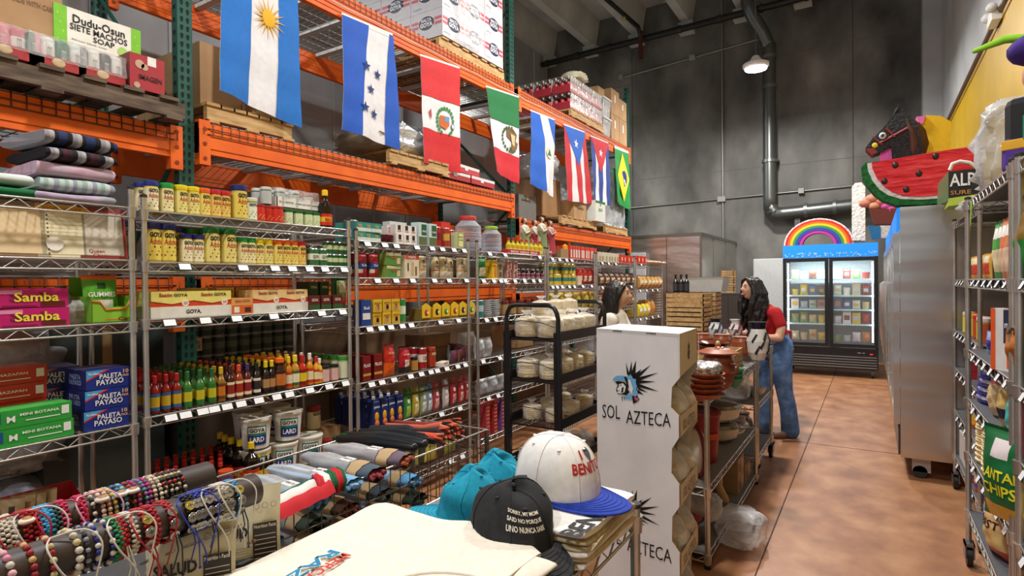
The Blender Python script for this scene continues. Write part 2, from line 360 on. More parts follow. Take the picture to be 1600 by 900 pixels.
# ---------------------------------------------------------------- pallet racking
XF=-3.53; XK=-4.6
def upright(x,y,z1,rear=False):
    g=MB(); w=.04 if rear else .045
    g.box(x-.06,x,y-w,y+w,0,z1,'green_steel')
    z=.05
    while z<z1-.05:
        for dy in (-.018,.018):
            g.add([(x+.002,y+dy+a,z+b) for a,b in ((-.010,0),(-.004,-.022),(.004,-.022),(.010,0),(.006,.010),(-.006,.010))],[tuple(range(6))],'#081a16/.9')
        z+=.0508
    for k in range(int(z1/.0762)): g.box(x-.045,x-.02,y-w-.001,y-w,.05+k*.0762,.075+k*.0762,'#081a16/.9')
    return g
def rack_bay(y0,y1,levels,label,posts):
    t=thing('pallet_rack',label,'pallet rack',(0,0,0))
    for y,z1 in posts:
        upright(XF,y,z1).build('upright_post',t); upright(XK,y,z1,True).build('upright_post',t)
        g=MB(); z=.3; s=0
        while z<z1-1.1:
            g.tube([(XF-.06,y,z),(XK,y,z)],.018,'green_steel',4); g.tube([(XF-.06,y,z),(XK,y,z+1.0)] if s==0 else [(XK,y,z),(XF-.06,y,z+1.0)],.018,'green_steel',4); z+=1.15; s=1-s
        g.build('frame_brace',t)
    ya=y0+.05; yb=y1-.05
    for z,h in levels:
        for x,sg in ((XF,1),(XK-.06,-1)):
            g=MB().box(x,x+.045,ya,yb,z-h,z,'orange').box(x+.045,x+.05,ya,yb,z-h+.035,z-.04,'orange')
            for yy in (ya,yb-.07):
                g.box(x-.002,x+.054,yy,yy+.07,z-h-.07,z+.015,'orange')
                for q in range(3): g.tube([(x+.052,yy+.035,z-h-.03+q*.09),(x+.058,yy+.035,z-h-.03+q*.09)],.012,'#8a2f08',8)
            g.build('beam',t)
        g=MB(); n=int((yb-ya)/.06)
        for i in range(n+1):
            yy=ya+.03+(yb-ya-.06)*i/n
            g.tube([(XK,yy,z+.008),(XF+.052,yy,z+.008),(XF+.056,yy,z-.07)],.0035,'#6b3a20/.5',4)
        for q in range(10):
            xx=XK+.02+(XF-XK)*q/9; g.tube([(xx,ya,z+.013),(xx,yb,z+.013)],.0035,'#a9aaa8/.4',4)
        for zz in (z-.035,z-.07): g.tube([(XF+.058,ya+.05,zz),(XF+.058,yb-.05,zz)],.0035,'#6b3a20/.5',4)
        for q in range(9):
            yy=ya+.25+(yb-ya-.5)*q/8; g.box(XK,XF,yy-.03,yy+.03,z-.035,z-.005,'#b4b6b4/.4')
        g.build('wire_deck',t)
    return t
U=[-1.87,1.93,5.69,9.46]
rack_bay(U[0],U[1],[(2.51,.17),(1.62,.24)],'orange and green pallet rack bay at far left, holding the soap carton pallet',[(1.93,5.5)])
rack_bay(U[1],U[2],[(3.84,.19),(2.585,.19),(1.62,.20)],'orange and green pallet rack bay under the first four flags',[(5.69,5.5)])
rack_bay(U[2],U[3],[(3.84,.19),(2.33,.19),(1.45,.12)],'orange and green pallet rack bay at the back, under the last four flags',[(9.46,4.9)])
# ---------------------------------------------------------------- wire shelving
def deck_mb(x0,x1,y0,y1,m='chrome',solid=None,n=None,fr=.0048,trh=.042):
    g=MB()
    for x in (x0,x1):
        g.tube([(x,y0,0),(x,y1,0)],fr,m,5); g.tube([(x,y0,-trh),(x,y1,-trh)],fr,m,5)
        k=max(4,int((y1-y0)/.05)); g.tube([(x,y0+(y1-y0)*i/k,(-trh if i%2 else -.002)) for i in range(k+1)],.0028,m,4)
    for y in (y0,y1):
        g.tube([(x0,y,0),(x1,y,0)],fr,m,5); g.tube([(x0,y,-trh),(x1,y,-trh)],fr,m,5)
        k=max(4,int((x1-x0)/.06)); g.tube([(x0+(x1-x0)*i/k,y,(-trh if i%2 else -.002)) for i in range(k+1)],.0028,m,4)
    if solid: g.box(x0+.004,x1-.004,y0+.004,y1-.004,.001,.004,solid)
    else:
        n=n or int((y1-y0)/.028)
        for i in range(1,n):
            y=y0+(y1-y0)*i/n; g.box(x0,x1,y-.0015,y+.0015,.0,.003,m)
        for x in ((x0*2+x1)/3,(x0+x1*2)/3): g.box(x-.003,x+.003,y0,y1,-.004,0,m)
    return g
def tag_mb(y,x,face,w=.055,h=.028,tilt=.012):
    g=MB(); s=face
    g.add([(x+s*.006,y-w/2-.006,.0),(x+s*.006,y+w/2+.006,.0),(x+s*(.008+tilt),y+w/2+.006,-.036),(x+s*(.008+tilt),y-w/2-.006,-.036)],[(0,1,2,3) if s<0 else (3,2,1,0)],'#17171a')
    g.add([(x+s*.008,y-w/2,-.003),(x+s*.008,y+w/2,-.003),(x+s*(.01+tilt),y+w/2,-.003-h),(x+s*(.01+tilt),y-w/2,-.003-h)],[(0,1,2,3) if s<0 else (3,2,1,0)],'#f2f2f5/.6')
    g.box(min(x+s*.001,x+s*.006),max(x+s*.001,x+s*.006),y-w/2,y+w/2,-.03,0,'#17171a')
    return g
def shelving(label,x0,x1,y0,y1,zs,top,face,tags=None,m='chrome',solid=None,group=None,wheels=False,pr=.0125,tagw=.055,zb=0.0):
    t=thing('wire_shelving_unit',label,'shelving unit',(0,0,0),0,group)
    for x in (x0,x1):
        for y in (y0,y1):
            g=MB().tube([(x,y,(.13 if wheels else .02)+zb),(x,y,top)],pr,m,10)
            g.lathe([(pr+.002,0),(pr+.002,.012),(.004,.018)],'#2a2a2c',(x,y,top-.004),10)
            if not wheels: g.lathe([(.018,0),(.018,.02)],'#1c1c1e',(x,y,zb),10)
            for z in zs: g.lathe([(pr+.005,-.045),(pr+.008,.004)],m,(x,y,z),10)
            o=g.build('post',t)
            if wheels:
                w=MB(); w.tube([(x-.013,y-.02,.055),(x+.013,y-.02,.055)],.055,'#141416',16); w.tube([(x-.015,y-.02,.055),(x+.015,y-.02,.055)],.03,'#7d7d7f/.3/.8',12)
                w.box(x-.022,x-.016,y-.06,y+.02,.05,.13,'#8c8c8e/.3/.8').box(x+.016,x+.022,y-.06,y+.02,.05,.13,'#8c8c8e/.3/.8').box(x-.022,x+.022,y-.06,y+.02,.115,.13,'#8c8c8e/.3/.8')
                w.build('caster',t)
    base=None
    for i,z in enumerate(zs):
        if base is None: base=deck_mb(x0,x1,y0,y1,m,solid).mesh('shelf')
        s=link('shelf',base,t,(0,0,z))
        for y in (tags[i] if tags and i<len(tags) else []):
            tag_mb(y,x1 if face>0 else x0,face,tagw).build('price_tag',s)
    return t
XS=-2.82; XB=-3.36
def py(px,row=440,x=XS): return at(px,row,X=x).y
UN={}
def tg(*px): return [py(a) for a in px]
UN['0']=((.07,1.292),[1.932,1.696,1.418,.958,.52,.12],2.02)
UN['1']=((1.345,2.557),[1.926,1.69,1.425,.976,.50,.12],1.99)
UN['2']=((2.62,3.835),[1.862,1.62,1.30,.934,.593,.2],1.93)
UN['3']=((3.96,5.15),[1.85,1.615,1.28,.93,.6,.25],1.93)
UN['4']=((5.205,6.385),[1.84,1.55,1.27,.95,.6,.25],1.93)
UN['5']=((6.44,7.74),[1.83,1.53,1.25,.95,.6,.25],1.93)
UN['6']=((7.795,8.99),[1.84,1.47,1.06,.7,.25],1.90)
TG={'1':[[],tg(287,378,428,455,482,506,536),tg(262,318,367,425,500,533),[py(a) for a in (262,285,312,330,350,372,400,428,448,480,510,536)],tg(470,520)],
 '2':[tg(573,600,618,650,674,690,708,724),tg(588,617,643,677,700,727),tg(575,593,608,626,640,686,714),tg(577,593,612,638,655,670,680,695,712,724),tg(620,650,686,715),tg(700,718)],
 '3':[tg(764,788,842),tg(754,770,781,788,803,818,832,842),tg(758,772,830),tg(752,778),tg(760,775)],
 '4':[tg(862,873,884,892),tg(862,869,877,888,896,909,923),tg(862,880,900)],
 '5':[tg(940,950,961),tg(940,952,960,975,985)],'6':[tg(1001),tg(999,1009,1018,1026),tg(999,1008,1018,1027)]}
nm_={'0':'first','1':'second','2':'third','3':'fourth','4':'fifth','5':'sixth','6':'seventh'}
desc_={'0':'with folded blankets on top','1':'with seasoning jars on top','2':'with tea cartons on top','3':'with saint statues on top','4':'with red and white cartons on top','5':'behind the woman in cream','6':'beside the steel walk-in cooler'}
for k,((a,b_),zs,top) in UN.items():
    shelving('chrome wire shelving bay %s, %s of the left row'%(desc_[k],nm_[k]),XB,XS,a,b_,zs,top,1,TG.get(k))
# ---------------------------------------------------------------- goods: kinds
LBL='#f3e9c0'
def k_jar(r,h,cap,body,label,l1='GOYA',l2='Adobo',c1='#111111',c2='#b81f1f',seg=16,lidw=1.0,stripe=None):
    b=MB().lathe([(r*.93,0),(r,.006),(r,h*.80),(r*.86,h*.84)],body,seg=seg)
    l=MB().lathe([(r*lidw*.98,h*.83),(r*lidw,h*.84),(r*lidw,h*.985),(r*lidw*.9,h)],cap,seg=seg)
    for k in range(2): l.lathe([(r*lidw+.0008,h*(.87+.05*k)),(r*lidw+.0008,h*(.885+.05*k))],cap,seg=seg)
    L=MB().lathe([(r+.0006,h*.05),(r+.0006,h*.77)],label,seg=seg)
    L.f=L.f[:-2]; L.m=L.m[:-2]; L.s=L.s[:-2]
    if l1: L.box(-r*.0,0,0,0,0,0,label) if 0 else None; L.text(l1,0,h*.685,r*1.55,h*.13,0,c1,.05,r+.0016)
    if l2: L.text(l2,0,h*.52,r*1.6,h*.15,0,c2,.01,r+.0016)
    if stripe:
        for q in range(7): L.ball((r*math.sin(-.7+q*.23)*1.0,-(r)*math.cos(-.7+q*.23),h*(.18+.10*(q%3))),(r*.12,.002,r*.12),stripe[q%len(stripe)],6)
    return [('body',b),('lid',l),('label',L)]
def k_bottle(r,h,body,cap,label,lc2=None,txt='',tc='#111111',seg=12,neck=.36,capr=None,capz=.86,lab=(.1,.5),star=False):
    b=MB().lathe([(r*.9,0),(r,.005),(r,h*.56),(r*.82,h*.64),(r*neck*1.15,h*.72),(r*neck,h*.76),(r*neck,h*.88)],body,seg=seg)
    cr=capr or r*neck*1.25
    c=MB().lathe([(cr,h*capz),(cr,h*.985),(cr*.8,h)],cap,seg=seg)
    L=MB().lathe([(r+.0006,h*lab[0]),(r+.0006,h*lab[1])],label,seg=seg)
    if lc2: L.lathe([(r+.0009,h*lab[0]),(r+.0009,h*(lab[0]+.09))],lc2,seg=seg).lathe([(r+.0009,h*(lab[1]-.08)),(r+.0009,h*lab[1])],lc2,seg=seg)
    if txt: L.text(txt,0,h*(lab[0]+lab[1])/2,r*1.4,h*(lab[1]-lab[0])*.35,0,tc,.02,r+.0022)
    return [('body',b),('cap',c),('label',L)]
def k_box(w,d,h,main,texts=(),bands=(),side=None,top=None,shapes=()):
    g=MB().box(-w/2,w/2,-d/2,d/2,0,h,side or main,None,top or main,main)
    y=-d/2-.0008
    for z0,z1,c in bands: g.add([(-w/2,y,z0*h),(w/2,y,z0*h),(w/2,y,z1*h),(-w/2,y,z1*h)],[(0,1,2,3)],c)
    for x0,x1,z0,z1,c in shapes: g.add([(x0*w,y-.0006,z0*h),(x1*w,y-.0006,z0*h),(x1*w,y-.0006,z1*h),(x0*w,y-.0006,z1*h)],[(0,1,2,3)],c)
    for t in texts: s,cx,cz,tw,th,c=t[:6]; g.text(s,cx*w,cz*h,tw*w,th*h,y-.0016,c,.02)
    g.box(-w/2-.0004,w/2+.0004,-.0015,.0015,h,h+.0006,'#8a8078')        # flap seam
    return [('carton',g)]
def k_pouch(w,h,d,col,texts=(),bands=(),shapes=(),m2=None,n=10):
    nv=n+3 if not (bands or shapes) else 26
    def face(sg):
        def fn(u,v):
            x=(u-.5)*w*(1-.06*math.sin(v*PI)); e=(math.sin(PI*u)**.6)*(math.sin(PI*min(1,max(0,(v-.02)/.92)))**.55)
            wob=.06*math.sin(u*17+v*9)+.05*math.sin(v*23-u*7)
            return (x,sg*d*.5*e*(1+wob),v*h)
        return fn
    def colf(u,v):
        for a,b_,c in bands:
            if a<=v<b_: return c
        for u0,u1,v0,v1,c in shapes:
            if u0<=u+.5-.5<=u1 and v0<=v<=v1: return c
        return col
    g=MB(); g.grid(n if nv<20 else 16,nv,face(-1),colf)
    g.grid(n,nv,lambda u,v:face(1)(1-u,v),colf)
    for t in texts:
        s,cx,cz,tw,th,c=t[:6]
        def fn(x,z):
            p=face(-1)(x/w+.5,z/h); return (p[0],p[1]-.004,p[2])
        g.text(s,cx*w,cz*h,tw*w,th*h,0,c,.02,None,fn)
    return [('pouch',g)]
def k_can(r,h,body,l1=None,c1='#fff',band=None,seg=12,txt=None):
    g=MB().lathe([(r*.93,0),(r,.004),(r,h-.004),(r*.93,h)],'#c9c9c9/.3/.8',seg=seg).lathe([(r+.0006,h*.05),(r+.0006,h*.95)],body,seg=seg)
    if band: g.lathe([(r+.001,h*.35),(r+.001,h*.7)],band,seg=seg)
    if txt: g.text(txt,0,h*.52,r*1.3,h*.2,0,c1,.02,r+.0018)
    return [('can',g)]
def k_tub(r,h,txt='GOYA',t2='LARD'):
    b=MB().lathe([(r*.8,0),(r*.82,.004),(r,h*.93)],'#e9e7e0',seg=24)
    l=MB().lathe([(r*1.02,h*.90),(r*1.05,h*.92),(r*1.05,h*.98),(r*.98,h),(r*.9,h*.97)],'#d9d6ca',seg=24)
    L=MB()
    def wr(x,z): rr=r*(.82+.18*z/h)+.002; return (rr*math.sin(x/rr),-rr*math.cos(x/rr),z)
    def wr2(x,z): rr=r*(.82+.18*z/h)+.0035; return (rr*math.sin(x/rr),-rr*math.cos(x/rr),z)
    L.grid(8,2,lambda u,v:wr((u-.5)*r*1.25,h*(.15+.65*v)),lambda u,v:'#1b3f8f' if v<.5 else '#1f9488')
    L.grid(8,1,lambda u,v:wr2((u-.5)*r*1.1,h*(.55+.2*v)),'#f4f4f0')
    L.text(txt,0,h*.65,r*.95,h*.13,0,'#111111',.03,None,lambda x,z:(lambda p:(p[0]*1.02,p[1]*1.02,p[2]))(wr2(x,z)))
    L.text(t2,0,h*.34,r*.9,h*.17,0,'#ffffff',.03,None,lambda x,z:(lambda p:(p[0]*1.01,p[1]*1.01,p[2]))(wr2(x,z)))
    return [('bucket',b),('lid',l),('label',L)]
def cnt(i): return ORD[i] if i<20 else 'far'
HIDE=0
def run(unit,shelf,pa,pb,n,name,parts,desc,cat,deep=1,dd=.08,x0=.055,levels=1,lh=.1,grp=None,rot=0,jit=.004,where=None,flat=False,row=None,fl2=True):
    """n goods side by side between two picture columns on a shelf of the left row, deep lines of them, levels high"""
    (ya,yb),zs,_=UN[unit]; z=zs[shelf]+.004; bay=nm_[unit]
    sh=['top','second','third','fourth','fifth','lowest'][shelf]
    wh=where or '%s shelf of %s bay'%(sh,bay)
    y0=py(pa,row or 440,XS-x0); y1=py(pb,row or 440,XS-x0)
    for q in range(deep):
        for l in range(levels):
            for i in range(n):
                y=y0 if n==1 else y0+(y1-y0)*i/(n-1)
                y+=random.uniform(-jit,jit); x=XS-x0-q*dd+random.uniform(-jit,jit)
                if n==1: pos=''
                elif n==2: pos=', left one' if i==0 else ', right one'
                else: pos=', %s from left'%cnt(i)
                st='' if levels==1 else (' bottom' if l==0 else ' upper' if l==levels-1 and levels==2 else ' tier %s'%cnt(l))
                dp='' if q==0 else ' %s line back'%cnt(q)
                lab='%s%s%s%s, %s'%(desc,pos,dp,(','+st) if st else '',wh)
                if len(lab.split())>16: lab=lab.replace(' shelf of','').replace(' with fruit print','').replace(' beside the steel fridge','')
                place(name,parts,(x,y,z+l*lh),FX+rot+random.uniform(-.06,.06)*(jit>0),lab,cat,grp or '%s on the %s'%(cat+'s',wh),flat or (q>0 and fl2))
# ---------------------------------------------------------------- goods on the first bay (far left)
def shelf_z(u,s): return UN[u][1][s]+.004
def put(name,parts,u,s,px,x0,desc,cat,dz=0,rot=0,grp=None,flat=False,row=None):
    y=py(px,row or 440,XS-x0); return place(name,parts,(XS-x0,y,shelf_z(u,s)+dz),FX+rot,desc,cat,grp,flat)
def folded(w,d,h,m,seed=0,rolls=2,fold=True,pat=None):
    rnd=random.Random(seed); a=[rnd.uniform(0,6) for _ in range(6)]
    def wob(x,y,z): return .006*math.sin(x*21+a[0])+.005*math.sin(y*27+a[1])+.004*math.sin(z*60+a[2])
    g=MB(); n=16
    rings=[]
    for i in range(n+1):
        u=i/n; x=-w/2+w*u; r=[]; e=.86+.14*(1-abs(2*u-1)**8)
        for j in range(20):
            t=2*PI*j/20; c,s_=math.cos(t),math.sin(t)
            yy=d/2*(abs(c)**.45)*(1 if c>0 else -1); zz=h/2+h/2*(abs(s_)**.6)*(1 if s_>0 else -1)*e
            r.append((x+wob(yy,zz,x)*.7+(.012*abs(s_)*(-1 if i==0 else 1) if i in (0,n) else 0)*-1,yy+wob(x,zz,yy),zz+wob(x,yy,zz)*.6*(s_>0)))
        rings.append(r)
    if pat:
        for i in range(n): g.loft(rings[i:i+2],pat[i%len(pat)],i==0,i==n-1)
    else: g.loft(rings,m)
    return g
zt=shelf_z('0',0)
for i,(m,c,dx,h) in enumerate([('blanket_e','lilac',.03,.042),('blanket_d','mint and grey',.0,.062),('blanket_c','pink and lilac',-.01,.066),('blanket_b','maroon and grey patterned',-.0,.062),('blanket_a','navy and grey patterned',.0,.068)]):
    z=zt+[0,.044,.108,.176,.24][i]
    b=folded(.29-.015*(i%2),.36,h,m,i,pat={'blanket_a':['#8e8c92/.95','#a9a7ac/.95','#15161d/.95','#22345f/.95','#22345f/.95','#15161d/.95'],'blanket_b':['#15161d/.95','#8e8c92/.95','#a9a7ac/.95','#15161d/.95','#4a2432/.95','#3c1f2c/.95'],'blanket_d':['#a9bdb6/.95','#8fa39f/.95','#b4c2bd/.95','#8c8fa0/.95']}.get(m))
    tag(b.build('folded_blanket',None,(XS-.24+dx,1.115+.01*(i%2),z),FX+.05*(i-2)),'%s fleece blanket, %s in the blanket stack on first bay'%(c,['lowest','second up','middle one','second from top','topmost'][i]),'blanket','folded blankets on the first bay')
tag(folded(.34,.3,.05,'#0c6b3c/.9',9).build('folded_shirt',None,(XS-.2,.80,zt),FX),'green folded shirt left of the blanket stack','shirt')
tag(folded(.32,.28,.05,'#cfd9d6/.9',10).build('folded_shirt',None,(XS-.2,.80,zt+.052),FX),'pale grey folded shirt lying on the green one','shirt')
# notepads
for px,c,b_,d_ in ((36,'#8a6f55','#e9d0a6','notepad with brown patterned border, leftmost of three on first bay'),(101,'#e7dfbd','#f1e9c6','cream lined notepad with round seal, middle one of three on first bay'),(163,'#a33c3f','#d9d2c3','notepad with red border, rightmost of three on first bay')):
    w=.185; h=.225; g=MB().box(-w/2,w/2,-.006,.006,0,h,c).box(-w/2+.014,w/2-.014,-.0075,-.006,.012,h-.02,b_)
    if px==101:
        g.box(-w/2,w/2,-.0085,-.0075,h-.03,h-.005,'#e2a52c'); g.text('SHOPPING LIST',0,h-.018,.14,.010,-.0092,'#7a5410')
        for k in range(8): g.box(-w/2+.015,w/2-.015,-.0082,-.0075,.075+k*.016,.076+k*.016,'#b7ae88')
        g.lathe([(.028,0),(.03,.002)],'#f2efe6',(0,0,0),20,Matrix.Translation((-.035,-.012,.055))@Matrix.Rotation(R(90),4,'X'))
    elif px==163: g.text('Queen',-.03,.03,.06,.018,-.0085,'#a33c3f').text('Champions',.01,.012,.11,.016,-.0085,'#a33c3f')
    else:
        for k in range(12):
            for xx in (-w/2+.007,w/2-.007): g.box(xx-.003,xx+.003,-.0078,-.006,.01+k*.018,.018+k*.018,'#5b4533')
    M=Matrix.Rotation(R(-8),4,'X')
    o=g.build('notepad',None,(XS-.06,py(px,400,XS-.06),shelf_z('0',1)+.004)); o.rotation_euler=(R(-8),0,FX); tag(o,d_,'notepad','notepads on the first bay')
jd=k_jar(.045,.19,'#1d2350','#3a3424','#6b6038','GOYA','')
put('seasoning_jar',jd,'0',1,196,.16,'dark jar with navy lid standing behind the red bordered notepad','jar')
# third shelf
sam=k_box(.24,.16,.075,'#c2196f',[('Samba',.05,.55,.62,.5,'#f3e14a')],shapes=[(-.45,-.15,.72,.92,'#e58db8'),(.1,.45,.06,.3,'#5e2114'),(-.42,.05,.05,.12,'#8d1150')],side='#a3145c',top='#c9287a')
sam[0][1].text('Samba',-.001,.041,.152,.039,-.0808,'#7a0f45',.04)
for i in range(2): put('snack_box',sam,'0',2,40-2*i*1,.12,'magenta snack carton with yellow lettering, %s of two stacked'%['lower','upper'][i],'snack box',dz=.078*i,grp='magenta snack cartons',rot=.03*i)
for i,(px,z,a) in enumerate(((98,0,.3),(120,0,-.5),(95,.06,.9))):
    g=k_pouch(.13,.10,.07,['bag','bag','#4b3d2c/.3'][i])
    for q in range(16):
        rr=random.Random(q+i*50); g[0][1].ball((rr.uniform(-.04,.04),rr.uniform(-.018,.018),rr.uniform(.02,.07)),(.013,.010,.009),'#7b5a36/.7',6)
    put('snack_bag',g,'0',2,px,.13,['small clear bag of brown nibbles lying beside the magenta cartons','small clear bag of brown nibbles against the green gummies carton','dark see-through snack bag lying on top of the small ones'][i],'bag',dz=z,rot=a)
g=MB(); W=.185;H=.105
out=[(-W/2,0),(W/2,0),(W/2,H*1.05),(W*.36,H*1.0),(W*.26,H*.66),(-W*.2,H*.62),(-W*.34,H*.93),(-W/2,H*.97)]
g.prism(out,-.09,-.085,'#8cc63a'); g.box(-W/2,-W/2+.004,-.09,.09,0,H*1.1,'#7fbf3a').box(W/2-.004,W/2,-.09,.09,0,H*1.1,'#7fbf3a').box(-W/2,W/2,.086,.09,0,H*1.9,'#6fae33').box(-W/2,W/2,-.09,.09,0,.004,'#7fbf3a')
g.text('Canels',.06,.014,.09,.016,-.0912,'#173f18').box(-W*.22,W*.28,-.0908,-.09,H*.1,H*.14,'#e9762b')
g.tube([(x,-.0905,z) for x,z in ((-W/2,H*.9),(-W*.32,H*.86),(-W*.2,H*.52),(W*.26,H*.55),(W*.38,H*.93),(W/2,H*.98))],.004,'#e9762b',5)
gum=k_pouch(.15,.18,.04,'#58a92c',[('GUMMIES',0,.52,.8,.12,'#f4f4e8')],bands=[(0,.09,'#f0732c'),(.9,1.01,'#f0732c')],shapes=[(.2,.8,.12,.4,'#f1efe6'),(.3,.45,.15,.35,'#d7362a'),(.55,.7,.15,.35,'#e8862a'),(.38,.62,.66,.82,'#1d4d1d')])
pk=[('tray',g),('pouch',gum[0][1])]
for v in range(len(gum[0][1].v)):
    x,y,z=gum[0][1].v[v]; gum[0][1].v[v]=(x-.02,y-.03+z*.12,z+.03)
put('gummy_display',pk,'0',2,160,.14,'green and orange display carton holding gummies packets on first bay','display carton',rot=.1)
# fourth shelf
pal=k_box(.172,.2,.085,'#1a2f8a',[('PALETA',.05,.64,.52,.25,'#f2f2f2'),('PAYASO',.03,.34,.62,.28,'#f2f2f2'),('10',.40,.80,.13,.2,'#f6c27a'),('PACK',.40,.58,.15,.12,'#f6c27a'),('Ricolino',-.34,.82,.22,.12,'#e9eef8')],side='#13236b',top='#1b2a66')
pal[0][1].poly([(-.086,.083),(-.086,.045),(-.01,.083)],'#4aa3dc',lambda x,z:(x,-.1012,z)); pal[0][1].poly([(-.086,.044),(-.086,.038),(.005,.083),(-.01,.083)],'#d8302c',lambda x,z:(x,-.1013,z))
pal[0][1].text('PALETA',-.0,.055,.1,.02,0,'#9fb2e0',.02,None,lambda x,z:(-.0865,-x,z)).text('PAYASO',0,.03,.11,.022,0,'#9fb2e0',.02,None,lambda x,z:(-.0865,-x,z))
for i in range(3): put('candy_box',pal,'0',3,148+i*1,.115,'dark blue lollipop carton with white lettering, front stack, %s'%['bottom one','middle one','top one'][i],'candy box',dz=.087*i,grp='dark blue lollipop cartons',rot=.02*(i-1))
for i in range(3): put('candy_box',pal,'0',3,80-2*i,.36,'dark blue lollipop carton in the rear left stack, %s'%['bottom one','middle one','top one'][i],'candy box',dz=.087*i,grp='dark blue lollipop cartons',rot=-.12)
grn=k_box(.26,.12,.07,'#2f9e3c',[('MINI BOTANA',.08,.68,.5,.16,'#eaf5e8'),('M',-.28,.5,.10,.35,'#f2f2f2')],shapes=[(-.5,-.40,.3,.9,'#1d4f8f'),(.36,.46,.35,.85,'#e8efe6'),(-.1,.34,.3,.36,'#eaf5e8')],side='#26862f',top='#3cae48')
for i in range(2): put('snack_box',grn,'0',3,42-i*3,.07,'green snack carton on fourth shelf of first bay, %s'%['lower one','upper one'][i],'snack box',dz=.072*i,grp='green snack cartons',rot=.03)
rdb=k_box(.2,.14,.07,'#b8351f',[('MAZAPAN',-.1,.6,.5,.16,'#f0d9c0')],shapes=[(.3,.44,.3,.8,'#e9e3d4'),(-.4,.2,.25,.3,'#f0d9c0')],side='#8f2818',top='#a84a38')
for i in range(4): put('snack_box',rdb,'0',3,12+i,.27,'brick red snack carton behind the green ones, %s'%['bottom of stack','second up','third up','topmost'][i],'snack box',dz=.072*i,grp='brick red snack cartons',rot=.02*i)
# fifth shelf
g=MB().box(-.17,.17,-.1,-.095,0,.06,'#b3202a').box(-.17,.17,.095,.1,0,.17,'#a41c26').box(-.17,.17,-.1,.1,0,.004,'#7d161e')
for sx in (-1,1): g.add([(sx*.17,-.1,0),(sx*.17,.1,0),(sx*.17,.1,.17 if sx>0 else .07),(sx*.17,0,.12 if sx>0 else .05),(sx*.17,-.1,.06 if sx>0 else .05)],[(0,1,2,3,4) if sx>0 else (4,3,2,1,0)],'#c92632')
tag(g.build('display_tray',None,(XS-.2,.99,shelf_z('0',4)),FX),'red open carton of tan pouches low on the first bay','display tray')
for i in range(4): put('pouch',k_pouch(.085,.175,.03,'#a8906a',[('PONY',0,.45,.6,.12,'#2b2320')],shapes=[(.35,.65,.6,.8,'#3a2c22')]),'0',4,14+i*17,.17+.01*(i%2),'tan snack pouch in the red open carton, %s from left'%cnt(i),'pouch',dz=.02,rot=-.6,grp='tan pouches in the red carton')
g=MB()
for q in range(26):
    rr=random.Random(q); g.ball((rr.uniform(-.08,.08),rr.uniform(-.05,.05),rr.uniform(.012,.10)),(.018,.014,.012),'#b98d3c/.3/.5',6)
g=[('candies',g),('bag',k_pouch(.2,.15,.12,'bag')[0][1])]
put('candy_bag',g,'0',4,150,.12,'clear bag of gold wrapped sweets low on first bay','bag')
g=MB().lathe([(.06,0),(.10,.03),(.09,.13),(.04,.17)],'#8a8fa0/.4',(0,0,0),14); put('sack',[('sack',g)],'0',4,25,.42,'grey plastic sack lying low at the back of the first bay','sack')
# ---------------------------------------------------------------- second bay: seasoning jars
Y_='#e8c93c'; W_='#efe6c0'; G1=['#7a3b1c','#c9882c','#4d2a14']
JL={c:k_jar(.040,.185,cap,'#c9b25e',lab,stripe=G1) for c,cap,lab in (('navy','#1c2a6e','#e6cf5a'),('green','#1f7a35','#e6d77c'))}
JS={c:k_jar(.030,.142,cap,body,lab,stripe=G1) for c,cap,body,lab in (('navy','#22318f','#e3c62f','#efe7bd'),('green','#23a045','#d8cd74','#eee3a8'),('yellow','#f0da1f','#dcc22a','#e9dc86'),('orange','#ef6a1d','#d9ac2e','#ecd66c'),('red','#cf2430','#d9a13a','#ecc864'))}
seq=[('navy',238),('green',262),('yellow',284),('yellow',303),('orange',320),('red',337),('red',352)]
for i,(c,px) in enumerate(seq): put('seasoning_jar',JS[c],'1',0,px,.05,'%s-lidded seasoning jar, %s from left on second bay\'s top'%(c,cnt(i)),'jar',grp='seasoning jars on the second bay top',rot=random.uniform(-.15,.35))
put('seasoning_jar',JL['navy'],'1',0,375,.05,'tall navy-lidded seasoning jar on second bay\'s top, nearest the pickle jar','jar',rot=.1)
for i,(c,px) in enumerate((('navy',222),('navy',238),('green',256),('green',326),('green',345),('navy',362),('red',372))): put('seasoning_jar',JS[c],'1',0,px,.13,'%s-lidded seasoning jar, %s from left in rear line on second bay\'s top'%(c,cnt(i)),'jar',grp='seasoning jars on the second bay top',flat=True)
for i,px in enumerate((215,228)): put('seasoning_jar',JS['navy'],'1',0,px,.22,'navy-lidded seasoning jar deep behind the post, %s one'%['left','right'][i],'jar',flat=True,grp='seasoning jars on the second bay top')
pick=k_jar(.034,.125,'#e8e4d0','#8a9a3c','#e9ebd2','GOYA','',stripe=['#7f9a35'])
put('pickle_jar',pick,'1',0,393,.05,'olive green jar with pale label right of the tall navy-lidded jar','jar')
pep=k_jar(.034,.095,'#b01c18','#c03a1c','#cf2b1e','','',stripe=['#e8a23a'],lidw=.95)
for i,px in enumerate((405,420,434)): put('pepper_jar',pep,'1',0,px,.05+.02*(i==1),'red pepper jar under the jar tray, %s of three'%['left','middle','right'][i],'jar',grp='red pepper jars')
grj=k_jar(.027,.088,'#176b34','#5f8f3a','#d6e0b4','','',stripe=['#58852b'],lidw=.98)
for i,px in enumerate((451,467,482,494)): put('olive_jar',grj,'1',0,px,.05,'small green-lidded olive jar, %s from left under the jar tray'%cnt(i),'jar',grp='olive jars under the tray')
